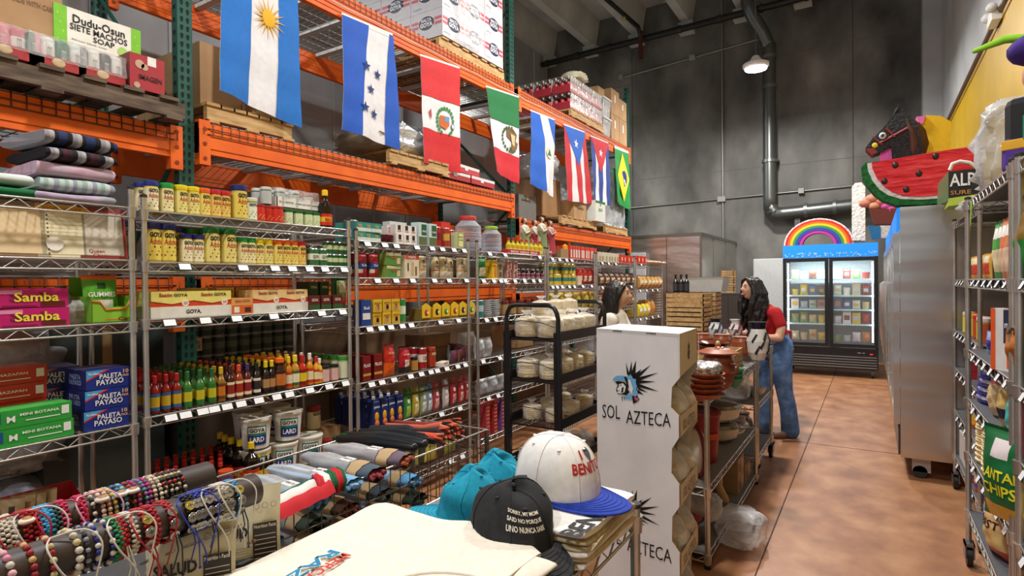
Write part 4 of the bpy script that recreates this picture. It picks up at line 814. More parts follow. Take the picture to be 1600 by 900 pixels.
for c in range(3):
    for i in range(9): put('soap_box',k_box(.055,.08,.032,['#b8404a','#a8303a','#7a4a8a'][c],shapes=[(-.4,.4,.3,.7,'#d88a5a')]),'3',5,757+c*12,.05,'small %s soap box, stack %s, %s up'%(['pink','red','purple'][c],cnt(c),cnt(i)),'box',dz=.033*i,flat=True,row=690,grp='stacked soap boxes')
for i in range(3): put('net_bag',k_pouch(.16,.14,.1,'wrap'),'3',4,752+i*16,.08,'clear wrapped bundle behind the bread cart, %s'%cnt(i),'bundle',row=600)
# ---------------------------------------------------------------- fifth, sixth and seventh bays
run('4',0,874,880,2,'small_box',k_box(.09,.09,.10,'#a0825a'),'tan box at shelf left','box')
put('toy_figure',[('figure',MB().lathe([(.03,0),(.04,.04),(.025,.08),(.035,.1),(.03,.14),(.005,.16)],'#e08a2a',seg=10).ball((0,0,.12),.03,'#d9c09a',8))],'4',0,883,.05,'little orange figure on the fifth bay','figurine')
oc=k_box(.05,.07,.15,'#d9452a',[('O',0,.5,.5,.2,'#f0d8cc')],shapes=[(-.4,.4,.12,.7,'#ead9cf')]); cc=k_box(.06,.07,.12,'#d6cdb8',shapes=[(-.3,.3,.1,.6,'#9a8a4a')]); rd=k_box(.07,.07,.11,'#cf3a22',shapes=[(-.2,.3,.3,.7,'#efe0d4')])
run('4',0,889,927,11,'cracker_box',oc,'red and white cracker carton','carton',deep=3,dd=.08,flat=True)
run('5',0,934,962,7,'cracker_box',cc,'cream bottle-print carton','carton',deep=2,dd=.08,flat=True)
run('5',0,968,990,5,'cracker_box',rd,'vivid red carton','carton',deep=2,dd=.08,flat=True); run('6',0,995,1006,3,'cracker_box',rd,'vivid red carton','carton',deep=2,dd=.08,flat=True)
run('6',0,1012,1030,4,'flat_bread',[('bread',MB().ball((0,0,.03),(.09,.12,.03),'#c9a88a',10))],'flat wrapped loaf','bread',flat=True)
ycan=k_can(.037,.115,'#d9b71f',band='#3a7a7f'); ybx=k_box(.075,.08,.12,'#dcc02a',shapes=[(-.3,.3,.3,.7,'#3a8a8f')])
run('4',1,858,866,2,'yellow_can',ycan,'tall yellow tin','tin',deep=2,levels=2,lh=.117,flat=True); run('4',1,871,875,1,'yellow_can',ycan,'yellow tin','tin',deep=2,flat=True)
run('4',1,882,894,3,'yellow_can',ycan,'yellow and teal tin','tin',deep=2,levels=2,lh=.117,flat=True)
run('4',1,901,901,1,'cookie_pack',k_box(.09,.08,.10,'#dcc8a8'),'cream pack','pack')
run('4',1,904,926,4,'chili_bag',k_pouch(.13,.2,.09,'#a8281f',shapes=[(.2,.8,.2,.5,'#e9dcc8')]),'red bag with cream window','bag',deep=2,dd=.1,flat=True)
for k,(sh,a,b_) in enumerate(((1,936,985),(2,936,985))): run('5',sh,a,b_,7,'tamale_bag',k_pouch(.18,.17,.12,['#5a3a2a','#8f6a48'][k],shapes=[(.2,.8,.2,.6,'#c9b090')]),['dark brown snack bag','tan snack bag'][k],'bag',deep=2,dd=.14,flat=True)
run('6',1,998,1028,6,'bread_bag',k_pouch(.17,.2,.13,'#b98a4a',shapes=[(.1,.9,.3,.7,'#e6d2a4'),(.3,.6,.0,.3,'#8f2f1c')]),'bag of golden bread','bag',deep=2,dd=.15,flat=True)
run('6',2,998,1010,3,'chips_bag',k_pouch(.17,.2,.1,'#d9c93a',shapes=[(.2,.8,.3,.7,'#ece9e0')]),'yellow and white bag','bag',deep=2,dd=.15,flat=True)
run('6',2,1012,1018,2,'chips_bag',k_pouch(.17,.24,.1,'#c98a3a'),'orange tall bag','bag',deep=2,dd=.12,flat=True)
for i in range(10): put('white_bowl',[('bowl',MB().lathe([(.04,0),(.09,.025),(.093,.025)],'#eceae4/.3',seg=16))],'6',2,1026,.12,'white plastic bowl in the tall stack on seventh bay, %s up'%cnt(i),'bowl',dz=.042*i,flat=True,grp='tall stack of white bowls')
run('4',2,860,925,6,'chili_bag',k_pouch(.16,.2,.09,'#b8a23a'),'mustard snack bag','bag',deep=1,flat=True); run('4',3,860,925,7,'chips_bag',k_pouch(.15,.2,.09,'#8a4a3a'),'rust snack bag','bag',deep=1,flat=True)
run('4',4,860,925,7,'milk_box',k_box(.1,.09,.12,'#ded9cc',shapes=[(-.3,.3,.3,.6,'#b8302a')]),'cream and red box','box',flat=True)
# ---------------------------------------------------------------- goods on the pallet racks
def pallet(label,cx,cy,z,lx=1.0,ly=1.2,m='wood',rz=0,name='wooden_pallet'):
    t=thing(name,label,'pallet',(cx,cy,z),rz)
    n=7
    for i in range(n):
        y=-ly/2+ly*(i+.5)/n; MB().box(-lx/2,lx/2,y-.05,y+.05,.105,.125,m).build('deck_board',t)
    for i in range(3):
        y=-ly/2+ly*(.05+.45*i) ; MB().box(-lx/2,lx/2,y-.045 if i else y-.02,y+.045,0,.018,m).build('bottom_board',t)
    for i in range(3):
        x=-lx/2+lx*(.03+.47*i); MB().box(x-.02,x+.02,-ly/2,ly/2,.018,.105,m).build('stringer',t)
    return t
LV1=2.585+.018; LV0=2.51+.018; LV2=2.33+.018; LT=3.84+.018
pallet('dark weathered pallet above the orange beam at far left',-3.93,1.20,LV0,1.14,1.28,'old_wood')
def box3(name,label,cat,x,y,z,w,d,h,m,texts=(),shapes=(),bands=(),rot=0,side=None,grp=None,tape=True):
    p=k_box(w,d,h,m,texts,bands,side,None,shapes)
    if tape: p[0][1].box(-.025,.025,-d/2-.0006,-d/2,h*.75,h+.0008,'#a98c62/.3')
    return place(name,p,(x,y,z),FX+rot,label,cat,grp)
zp=LV0+.127
sb=k_box(.42,.25,.2,'#e9e7dc',[('Dudu-Osun',.0,.74,.60,.22,'#15151a'),('SIETE MACHOS',.0,.52,.66,.17,'#2a2a30'),('SOAP',.05,.33,.25,.15,'#2a2a30'),('African black soap',-.12,.18,.4,.05,'#7a7a70')],shapes=[(-.5,-.36,0,1,'#7cc52f'),(.38,.5,0,1,'#7cc52f')],side='#6fb82c',top='#e3e1d4')
sb[0][1].lathe([(.028,0),(.028,.001)],'#a6d66c',(0,0,0),14,Matrix.Translation((.115,-.126,.045))@Matrix.Rotation(R(90),4,'X'))
for k in range(8): sb[0][1].ball((-.18+.36*(k%2)+.012*(k%3-1),-.125,.02+.045*(k//2)),(.014,.0016,.014),'#a8dd62',8)
place('soap_carton',sb,(-3.72,1.50,zp+.205),FX,'white and green soap carton with handwriting, above the wrapped cans','carton')
place('carton',k_box(.5,.26,.20,'card'),(-3.80,1.38,zp),FX,'brown carton under the white and green soap carton','carton')
box3('carton','large brown cardboard carton at top left corner behind the pink cans','carton',-3.80,1.02,zp,.62,.4,.46,'card',[('MADE WITH CARE',.3,.78,.3,.06,'#7a5a3c')])
def canpack(c1,c2,ncol,label,cy,w):
    t=thing('can_pack',label,'can pack',(-3.5,cy,zp),FX)
    MB().box(-w/2,w/2,-.1,.1,0,.055,'#a83236').ball((0,-.1,.03),(.03,.003,.022),'#c9b08a',10).build('tray',t)
    me=None
    for q in range(2):
        for i in range(ncol):
            x=-w/2+w*(i+.5)/ncol; c=[c1,c2][(i)%2]
            g=MB().lathe([(.026,0),(.031,.006),(.031,.13),(.025,.142)],c,seg=12).lathe([(.0315,.03),(.0315,.10)],'#e6e3e0' if i%2 else c,seg=12).text('COCO' ,0,.07,.02,.05,0,'#e8e4e0' if not i%2 else '#3a3a3a',.0,.033)
            g.build('can',t,(x,-.05+.1*q,.01))
    MB().grid(14,5,lambda u,v:(-w/2-.004+(w+.008)*u,-.104+.006*math.sin(u*30+v*5),.04+.11*v),'clear').grid(14,8,lambda u,v:(-w/2-.004+(w+.008)*u,-.10+.2*v,.152+.005*math.sin(u*25)*math.sin(v*11)),'clear').build('shrink_film',t)
canpack('#d97a8c','#c9566e',5,'shrink-wrapped pack of pink cans on the dark pallet',at(8,90,X=-3.4).y,.30)
canpack('#1f6a50','#dfe6e2',4,'shrink-wrapped pack of green and white cans on the dark pallet',at(92,110,X=-3.4).y,.235)
canpack('#2a2a2a','#e4e2dc',4,'shrink-wrapped pack of black and white cans on the dark pallet',at(161,125,X=-3.4).y,.215)
b=k_box(.18,.2,.19,'#a8303a',[('IMAGEN',.08,.36,.66,.15,'#2a1a18')],shapes=[(.0,.25,.74,1.0,'#e9e4dc')],side='#7d232b',top='#9a2c34')
for x,z,r in ((-.04,.135,.024),(-.015,.125,.018),(-.055,.02,.016)): b[0][1].lathe([(r,0),(r,.001)],'#c2a088',(0,0,0),14,Matrix.Translation((x,-.1015,z))@Matrix.Rotation(R(90),4,'X'))
place('carton',b,(-3.48,at(228,140,X=-3.4).y,zp),FX,'dark red carton with a white sticker at right end of dark pallet','carton')
# bay one level
pallet('pale pallet under the brown cartons behind the sky blue and white flag',-4.0,2.36,LV1,1.0,.62,'wood')
zz=LV1+.127
box3('carton','tall brown carton behind the green upright, left part of pale pallet','carton',-4.0,2.2,zz,.28,.8,.40,'card'); box3('carton','low brown carton with labels at the front of pale pallet','carton',-3.62,2.5,zz,.3,.25,.07,'card',shapes=[(-.4,-.1,.2,.9,'#c9b898')]); box3('carton','brown carton stacked high behind the sky blue flag','carton',-4.15,2.6,zz,.36,.4,.34,'card')
pallet('pale pallet under the foil-wrapped bundle',-3.95,4.0,LV1,1.0,.8,'wood')
def lump(w,d,h,m,seed,n=18,pinch=.3):
    rr=random.Random(seed); ph=[rr.uniform(0,6.3) for _ in range(9)]
    from mathutils import noise as MN
    n=max(n,16)
    def fn(u,v):
        a=2*PI*u; b=PI*(v-.5); k=abs(math.cos(b))**.55
        c=Vector((math.cos(a)*k*2.2+ph[0],math.sin(a)*k*2.2+ph[1],b*1.6+ph[2]))
        rr_=1+.05*math.sin(5*a+ph[0])+.26*(abs(MN.noise(c*1.3))-.2)+.30*(abs(MN.noise(c*3.1))-.2)+.12*abs(MN.noise(c*6.5))
        return (w/2*k*(abs(math.cos(a))**.6)*(1 if math.cos(a)>0 else -1)*rr_,d/2*k*(abs(math.sin(a))**.6)*(1 if math.sin(a)>0 else -1)*rr_,h/2+h/2*(abs(math.sin(b))**.7)*(1 if b>0 else -1)*(1+.06*math.sin(4*a+ph[3])))
    return MB().grid(n*2,n,fn,m)
tag(lump(.62,.6,.34,'silver_wrap',3).build('wrapped_bundle',None,(-3.85,3.98,LV1+.127)),'crinkled silver wrapped bundle on a pallet beside the blue and white starred flag','bundle')
tag(lump(.5,.4,.17,'#8a7a62/.5',5).build('wrapped_bundle',None,(-3.75,3.62,LV1+.12)),'brown wrapped bundle left of the silver one','bundle')
for i,(y,z,c,d) in enumerate(((4.55,0,'#a8242c','lower left'),(5.0,0,'#b02832','lower right'),(4.72,.085,'#c22c38','upper'))):
    g=MB().box(-.22,.22,-.15,.15,0,.07,c).box(-.22,.22,-.152,-.15,.05,.078,'#e6dada').box(-.2,.2,-.13,.13,.07,.078,'#d8a0a0').box(-.05,.0,-.153,-.15,.03,.06,'#f0e6e6')
    tag(g.build('crate',None,(-3.62,y,LV1+z),FX+.03*i),'flat red crate with white rim under the red and white crest flag, %s one'%d,'crate')
box3('carton','white carton far right end of the lower beam, before the second upright','carton',-3.9,5.45,LV1,.3,.3,.12,'#d9dde0')
# bay two level
pallet('weathered pallet carrying large cartons behind the single star flags',-3.95,7.35,LV2,1.0,1.15,'wood')
z=LV2+.127
box3('carton','grey carton with dark print right of the second upright','carton',-3.8,6.1,LV2,.42,.45,.30,'#6f6c68',[('Sellars',-.1,.8,.5,.1,'#2a2a2a')])
box3('carton','large brown carton behind the saint statues','carton',-3.95,6.95,z,.55,.5,.52,'card'); box3('carton','brown carton with print to the right of the large one','carton',-3.75,7.45,z,.42,.5,.26,'card',[('Costena',0,.6,.5,.2,'#7a5a3c')])
box3('carton','white and green carton at right end of the weathered pallet','carton',-3.60,7.93,z,.36,.4,.3,'#dfe3dc',[('JUGO',0,.55,.4,.2,'#3a7a3c')],bands=[(.88,1,'#2f7a3c')])
tag(lump(.5,.5,.3,'wrap',7).build('wrapped_bundle',None,(-3.8,6.75,z+.53)),'clear plastic bundle on top of the large brown carton','bundle')
pallet('pale pallet under the tall plastic-wrapped load',-4.0,8.85,LV2,1.0,.95,'wood')
g=MB().box(-.46,.46,-.42,.42,.0,.93,'#b7babb/.5')
w_=MB().grid(20,20,lambda u,v:(.47+.012*math.sin(u*37+v*11),-.44+.88*u,.0+.95*v),'silver_wrap').grid(20,20,lambda u,v:(.48-.96*u,-.44+.012*math.sin(u*27+v*19),.0+.95*v),'silver_wrap').grid(10,10,lambda u,v:(-.47+.94*u,-.43+.86*v,.945+.012*math.sin(u*19+v*15)),'silver_wrap').grid(24,3,lambda u,v:(.47+.03*v+.008*math.sin(u*40),-.46+.92*u,.03-.03*v+.008*math.sin(u*25)*v),'silver_wrap')
place('wrapped_pallet_load',[('goods',g),('stretch_film',w_)],(-4.02,8.85,LV2+.128),0,'tall load in silvery stretch film behind the green and yellow flag','load')
# top level: malt drink cartons
pallet('pale pallet under the stacked malt drink cartons',-4.10,4.95,LT,1.16,1.16,'wood')
for l in range(4):
    for q in range(3):
        for i in range(3):
            p=k_box(.355,.40,.27,'#d3d2d7',[],bands=[],side='#cfced4',top='#c9c7cd') if (l,q,i)==(0,0,0) else MAL
            if (l,q,i)==(0,0,0):
                G=p[0][1]; MAL=p
                for face in (0,1):
                    fn=(lambda x,z:(x*.9,-.2010,z)) if face==0 else (lambda x,z:(-.1785,-x,z)); fn2=(lambda x,z:(x,-.2025,z)) if face==0 else (lambda x,z:(-.1800,-x,z))
                    for z0 in (.12,.165): G.poly([(-.19,z0),(.19,z0),(.19,z0+.028),(-.19,z0+.028)],'#cf5a68',fn)
                    G.poly([(.075*math.cos(a*PI/12)*1.45,.155+.075*math.sin(a*PI/12)) for a in range(24)],'#f0eff2',fn); G.poly([(.068*math.cos(a*PI/12)*1.45,.155+.068*math.sin(a*PI/12)) for a in range(24)],'#26304f',fn2)
                    f3=(lambda x,z:(x,-.2040,z)) if face==0 else (lambda x,z:(-.1815,-x,z))
                    G.text('MALTA',0,.185,.13,.032,0,'#efeff4',.03,None,f3).text('GOYA',0,.14,.16,.045,0,'#efeff4',.04,None,f3).text('24 BOTTLES',-.11,.04,.1,.014,0,'#7a7a88',.0,None,f3)
            place('drink_carton',MAL,(-3.71-q*.405,4.57+i*.36,LT+.128+l*.272),FX,'white and red carton with oval blue badge, tier %s, %s, %s'%(cnt(l),['front','middle line','rear'][q],['left','centre','right'][i]),'carton','malt drink cartons on the top pallet')
w_=MB().grid(26,24,lambda u,v:(.006+.010*math.sin(u*31+v*23)+.008*math.sin(v*41),.18+.42*u+.05*math.sin(v*9),.02+1.02*v),'bag')
place('stretch_film',[('film',w_)],(-3.480,4.4,LT+.13),0,'crinkled clear stretch film around the malt drink cartons','plastic film')
# top level bay two
pallet('pale pallet under the shrink-wrapped soda bottles',-3.98,7.72,LT,1.0,1.12,'wood')
def soda(label,x,y,z,grp):
    t=thing('bottle_case',label,'bottle case',(x,y,z),FX,grp)
    MB().box(-.178,.178,-.14,.14,0,.10,'#a32a38').text('JARRITOS',0,.05,.26,.05,-.1412,'#e0b0a0').build('tray',t)
    if 'bt' not in SODA: SODA['bt']=k_bottle(.03,.22,'#3a1216/.15','#d9d2cc','#c23a44',None,'','#111',8,neck=.4,lab=(.3,.6)); SODA['m']=None
    if SODA['m'] is None:
        a=MB(); [_join(a,q[1]) for q in SODA['bt']]; SODA['m']=a.mesh('bottle')
    for i in range(5):
        for q in range(3): link('bottle',SODA['m'],t,(-.142+.071*i,-.10+.1*q,.01))
    MB().grid(16,5,lambda u,v:(-.181+.362*u,-.146+.004*math.sin(u*30+v*5),.03+.19*v),'clear').grid(16,8,lambda u,v:(-.181+.362*u,-.146+.29*v,.225+.012*math.sin(u*25)*math.sin(v*11)),'clear').build('shrink_film',t)
SODA={}
for l in range(2):
    for i in range(3):
        for q in range(3): soda('shrink-wrapped case of red soda bottles, %s row, %s, %s'%(['lower','upper'][l],['left','centre','right'][i],['front','middle line','back'][q]),-3.66-.3*q,7.37+.365*i,LT+.128+l*.235,'soda cases on the top pallet')
tag(lump(.3,.35,.12,'#cfcdb0/.7',12).build('plastic_sheet',None,(-3.62,7.55,LT+.128+.475)),'bunched cream plastic sheet on the soda cases','plastic sheet')
tag(MB().limb([(0,0,0),(.0,.05,-.12),(.02,.0,-.2)],[.05,.05,.03],'#d6d2c6/.6',8).build('plastic_wrap_tail',None,(-3.47,7.2,LT+.56)),'loose twist of white plastic hanging over the soda cases','plastic wrap') if 0 else None
for i,z in enumerate((0,.31)):
    t=thing('storage_tote','clear lidded tote stuffed with white bags, %s one of stack beside soda cases'%['lower','upper'][i],'tote',(-3.74,8.50,LT+z),FX)
    MB().loft([[(-.155*k,-.22*k,zz_),(.155*k,-.22*k,zz_),(.155*k,.22*k,zz_),(-.155*k,.22*k,zz_)] for zz_,k in ((0,.9),(.27,1))],'wrap',True,False,None,False).build('body',t)
    MB().rbox(-.165,.165,-.24,.24,.27,.30,.01,'#d9dce0').build('lid',t); lump(.26,.36,.22,'#cfccc2/.7',20+i).build('bag_contents',t,(0,0,.01))
box3('carton','small brown carton on top of the clear totes','carton',-3.75,8.46,LT+.62,.24,.3,.16,'card')
for i,(y,z,h,d) in enumerate(((8.84,0,.42,'lower left'),(9.19,0,.42,'lower right'),(8.84,.425,.40,'upper left'),(9.18,.425,.32,'upper right'))): box3('carton','brown carton beside the last upright, %s of four'%d,'carton',-3.72,y,LT+z,.335,.4,h,'card',shapes=[(-.1,.05,.5,.8,'#e0ddd6')])
# low racking: pallets seen through the shelving
pallet('pallet on the floor behind the first shelving bay',-4.1,1.0,0,1.0,1.2,'wood')
for i in range(3): tag(lump(.85,1.0,.45,'silver_wrap',30+i,14).build('wrapped_bundle',None,(-4.1,.95,.128+.44*i)),'silvery wrapped load behind first bay, %s part'%['lowest','middle','top'][i],'bundle')
box3('carton','grey carton standing behind the first bay at the far left','carton',-3.75,.55,.62,.5,.4,.62,'#8a8786',[('NO',-.3,.7,.2,.12,'#3a1a1a')],shapes=[(-.1,.4,.3,.7,'#8f2a30')]) if 0 else None
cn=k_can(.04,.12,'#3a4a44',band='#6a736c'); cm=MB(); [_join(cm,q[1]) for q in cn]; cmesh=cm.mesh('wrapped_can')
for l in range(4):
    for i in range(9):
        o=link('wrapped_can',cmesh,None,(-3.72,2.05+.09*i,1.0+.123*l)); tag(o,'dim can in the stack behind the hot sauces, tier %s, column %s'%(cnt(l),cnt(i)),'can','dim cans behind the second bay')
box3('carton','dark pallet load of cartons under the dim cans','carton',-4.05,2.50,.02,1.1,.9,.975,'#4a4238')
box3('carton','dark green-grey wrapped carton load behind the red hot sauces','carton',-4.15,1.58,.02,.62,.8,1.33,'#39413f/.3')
box3('carton','big brown carton load behind the third bay','carton',-4.05,4.2,.02,1.5,.9,1.2,'shaded_card',[('FRAGILE',0,.8,.3,.07,'#7a5a3c')])
box3('carton','big brown carton load behind the fourth bay','carton',-4.05,6.4,.02,1.2,.9,1.15,'shaded_card')
# ---------------------------------------------------------------- foreground table, shirts and caps
TZ=.905
shelving('chrome wire table under the shirts and caps in the foreground',-1.16,-.585,.15,1.60,[TZ-.005,.45,.12],TZ+.025,1,None,'chrome','#75767a',pr=.015)
def shirt_stack(name_,label,x,y,z,w,d,h,m,rz,seed,grp=None,m2=None,layers=3,amp=1.0):
    rr=random.Random(seed); ph=[rr.uniform(0,6.28) for _ in range(8)]
    t=thing('folded_shirt',label,'shirt',(x,y,z),rz,grp)
    g=MB(); hh=h/layers
    for l in range(layers):
        z0=hh*l; rg=[]; n=26
        for i in range(n+1):
            u=i/n; X=-w/2+w*u; r=[]
            for j in range(32):
                a=2*PI*j/32; c,s=math.cos(a),math.sin(a)
                e=1 if 0<i<n else .8
                yy=d/2*(abs(c)**.34)*(1 if c>0 else -1)*(1+.02*math.sin(l*2+u*9+ph[0]))*(1-.10*abs(2*u-1)**7); zz=z0+hh/2+hh*.5*(abs(s)**.5)*(1 if s>0 else -1)*e
                top=1 if (l==layers-1 and s>0) else .3
                zz+=top*amp*.0035*(math.sin(X*19+yy*13+ph[1])+math.sin(X*-23+yy*31+ph[2])*.7+math.sin(X*47+yy*9+ph[3])*.35)
                r.append((X+.004*math.sin(yy*23+l+ph[4]),yy+.005*math.sin(X*17+l*1.7+ph[5]),zz))
            rg.append(r)
        g.loft(rg,m if not m2 or l%2 else m2)
    g.build('folded_cloth',t)
    return t
T=shirt_stack('','cream t-shirt with red and blue lettering spread on top of the foreground pile',-.868,.865,TZ+.062,.50,.555,.03,'cotton',.02,3,'cream shirts in the foreground',None,1)
for i,(a,b_) in enumerate(((-.03,0),(-.01,.015),(.01,-.01))):
    shirt_stack('','cream folded t-shirt under the lettered one, %s from the table'%cnt(i),-.868+a*.5,.86+b_*.4,TZ+.001+.02*i,.485,.53,.02,'cotton',.015*i,13+i,'cream shirts in the foreground',None,1)
top=TZ+.0935; T.rotation_euler=(0,0,.02)
def lay(cx,cz,w,h,txt,m,org,rd,name='lettering',lift=.0012,parent=None,bold=.02,Z=None):
    o=Vector(org); r=Vector(rd).normalized(); up=Vector((-r.y,r.x,0)); g=MB()
    g.text(txt,cx,cz,w,h,0,m,bold,None,lambda a,b:(o+r*a+up*b+Vector((0,0,lift))))
    ob=g.build(name); ob.parent=parent; ob.matrix_parent_inverse=Matrix.Identity(4)
    if parent is not None:
        mw=Matrix.Translation(parent.location)@Matrix.Rotation(parent.rotation_euler.z,4,'Z'); inv=mw.inverted()
        for v in ob.data.vertices: v.co=inv@v.co
    return ob
p1=at(541,868,Z=top+.004); p2=at(449,925,Z=top+.004); rd=(p2-p1)
lay(.085,-.002,.18,.026,'MERCADO','#c8412f',p1,rd,parent=T)
lay(.085,-.034,.18,.030,'RAZA','#1f86b0',p1,rd,parent=T); lay(.085,-.035,.19,.036,'RAZA','#e9f2f4',p1,rd,lift=.0006,parent=T,bold=.06)
lay(.11,-.0165,.10,.007,'de la','#3a4a5a',p1,rd,parent=T)
c0=at(715,945,Z=top+.005); g=MB()
for k,(ra,rb) in enumerate(((.155,.115),(.118,.083),(.10,.068))): g.tube([(c0.x+ra*math.cos(a*PI/16),c0.y-.02+rb*math.sin(a*PI/16),top+.0085) for a in range(17)],.0035 if k<2 else .0025,['cotton','cotton','#c9bfa6/.9'][k],6)
g.grid(16,3,lambda u,v:(c0.x+(.10+.018*v)*math.cos(u*PI),c0.y-.02+(.068+.015*v)*math.sin(u*PI),top+.0095+.001*math.sin(v*PI)),'cotton')
mw=Matrix.Translation(T.location)@Matrix.Rotation(.02,4,'Z'); inv=mw.inverted(); g.v=[tuple(inv@Vector(p)) for p in g.v]; g.build('collar',T)
g=MB().box(-.02,.02,-.014,.014,0,.0015,'#eceef0').text('100',0,0,.02,.01,0,'#777777',.0,None,lambda a,b:(a,b,.002)); q=inv@Vector((c0.x,c0.y+.0,top+.005)); g.build('care_tag',T,tuple(q),-.5)
# sleeve folds at the right side of the pile
for i in range(3):
    g=MB(); z0=TZ+.072-.024*i
    g.loft([[(-.64+.0*k+(.062-.006*i)*math.cos(a)**1+.012*math.sin(y*19+i*2),y,z0+.011*math.sin(a)+.004*math.sin(y*31+i+a)) for a in [2*PI*k/14 for k in range(14)]] for y in [.66+.03*j for j in range(15)]],'cotton')
    ob=g.build('sleeve'); ob.parent=T
    for v in ob.data.vertices: v.co=inv@v.co
bx_,by_=-.595,1.36
for i in range(5):
    t=shirt_stack('','%s folded shirt in the lettered pile under the white cap, %s'%(['white','khaki','white','khaki','khaki'][i],['lowest','second up','middle','second from top','just under the top one'][i]),-.695,1.375+.006*(i%2),TZ+.001+.0135*i,.255+.01*(i%2),.34,.0145,['white_cotton','khaki_cotton','white_cotton','khaki_cotton','khaki_cotton'][i],.02*(i-2),40+i,'shirts under the white cap',None,1)
t=shirt_stack('','white t-shirt with big black lettering on top of the pile under the white cap',-.695,1.375,TZ+.070,.26,.34,.02,'white_cotton',-.03,50,'shirts under the white cap',None,1,amp=.3)
A_=at(905,842,Z=TZ+.0905); B_=at(985,776,Z=TZ+.0905)
L=lay(.13,.025,.27,.055,'BENITO','#15161a',A_,(B_-A_),parent=t,lift=.0022)
def cap(cm,bm,label,loc,rz,tilt=(0,0),lines=(),tc='#e9e4d8',hgt=.125,seed=0,slump=0.,heart=False,group=None,sc=1.0,vis=1.0,blen=.075,tz=.5,tx=.0,ls=.5):
    t=thing('baseball_cap',label,'cap',loc,rz,group); t.rotation_euler=(tilt[0],tilt[1],rz); t.scale=(sc,sc,sc)
    rx,ry=.082,.100
    def S(az,el,off=0):      # az 0 = front (-Y); el 0..pi/2
        ce=math.cos(el)**.62 if el<PI/2-1e-4 else 0; se=math.sin(el)**.92
        fr=max(0,math.cos(az)); x=(rx+off)*math.sin(az)*ce; y=-(ry+off)*math.cos(az)*ce*(1-.10*fr*se); z=(hgt+off)*se
        z-=slump*.02*math.sin(az*2+1)*se; x+=slump*.008*math.sin(z*60+az*3); y+=slump*.008*math.sin(z*50+az*2)
        return (x,y,z)
    g=MB().grid(36,12,lambda u,v:S(u*2*PI,v*PI/2),cm)
    g.grid(36,8,lambda u,v:S((1-u)*2*PI,v*PI/2*.96,-.003),cm)
    g.build('crown',t)
    g=MB()
    for k in range(6):
        a=PI/6*1+k*PI/3 if k!=99 else 0
        g.tube([S(a,e*PI/2/10,.0008) for e in range(11)],.0012,cm,4)
    g.build('seam',t)
    for k in range(6):
        a=k*PI/3; p=S(a,1.0,.001); MB().lathe([(.0015,-.001),(.0042,0),(.0042,.0015),(.002,.0018)],cm,p,8).build('eyelet',t)
    MB().ball((S(0,PI/2-1e-3)[0],S(0,PI/2-1e-3)[1],hgt+.001),(.008,.008,.005),cm,10).build('button',t)
    w=MB()
    def BR(u,v,dz=0):
        a=(u-.5)*2*1.22; x0,y0,_=S(a,0.02); r=math.cos((u-.5)*PI)**.55
        y=y0-(blen*r)*v; x=x0*(1+.06*v*r)
        return (x,y,.004-.17*x*x/.1*(.55+.45*v)-.008*v*v+dz+.008*v)
    w.grid(26,9,lambda u,v:BR(u,v),bm).grid(26,9,lambda u,v:BR(1-u,v,-.004),bm); w.tube([BR(k/26,1,-.002) for k in range(27)],.0028,bm,5)
    for q in range(1,7): w.tube([BR(k/26,q/7.,.0006) for k in range(27)],.0007,bm,4)
    w.build('brim',t)
    if lines:
        g=MB(); zz=tz
        for i,(s,wd,hh,mm) in enumerate(lines):
            def fn(a,b):
                return S((a)/.086+tx,(zz-i*ls+b)*1.0,.0016)
            g.text(s,-.016 if s=='I' else 0,0,wd,hh*9,0,mm,.03,None,fn)
        if heart:
            pts=[(.5*math.sin(a)**3*.02,(.0325*math.cos(a)-.0125*math.cos(2*a)-.005*math.cos(3*a)-.0025*math.cos(4*a))*.6) for a in [2*PI*k/24 for k in range(24)]]
            g.poly([(x*1.4,y*9/9) for x,y in pts],'#5b5560',lambda a,b:S((a+.014)/.086+tx,zz+ls*0+b*9,.0016))
        g.build('lettering',t)
    return t
h0=at(868,768,Z=TZ+.10)
cap('white_cotton','blue_cotton','white cap with blue brim and red lettering on top of the shirt pile',(h0.x,h0.y+.01,TZ+.112),R(82),(R(4),0),[('I',.006,.025,'#b8231f'),('BENITO',.098,.026,'#b8231f')],hgt=.116,heart=True,sc=1.24,tz=.88,ls=.30,tx=-.10,blen=.078)
h1=at(804,836,Z=TZ+.06)
cap('black_cotton','black_cotton','black cap with white three-line lettering beside the cream shirts',(h1.x-.01,h1.y,TZ+.065),R(57),(R(5),0),[('SORRY, MY MOM',.085,.0135,'#e4ddd0'),('SAID NO PORQUE',.090,.0135,'#e4ddd0'),('UNO NUNCA SABE',.092,.0135,'#e4ddd0')],slump=.5,sc=1.24,hgt=.098,tz=.86,ls=.185,tx=-.12,blen=.085)
h2=at(740,812,Z=TZ); h3=at(768,786,Z=TZ)
cap('teal_cotton','teal_cotton','teal cap directly behind the black one',(h2.x,h2.y,TZ+.022),R(-70),(R(3),R(-6)),slump=1.0,hgt=.098,sc=1.12,group='teal caps')
cap('teal_cotton','teal_cotton','teal cap farthest back, under the white cap',(h3.x-.01,h3.y+.05,TZ+.02),R(-80),(R(3),0),slump=1.0,hgt=.10,sc=1.08,group='teal caps')
t=thing('teal_bag','teal folded pouch on the lower shelf of the foreground table','bag',(-.72,1.42,.455)); MB().rbox(-.1,.1,-.1,.1,0,.25,.03,'#2a6f78/.6').build('body',t); MB().tube([(.09,-.08,.2),(.13,-.05,.1),(.12,.02,.14),(.1,.06,.2)],.008,'#17181a',6).build('strap',t)
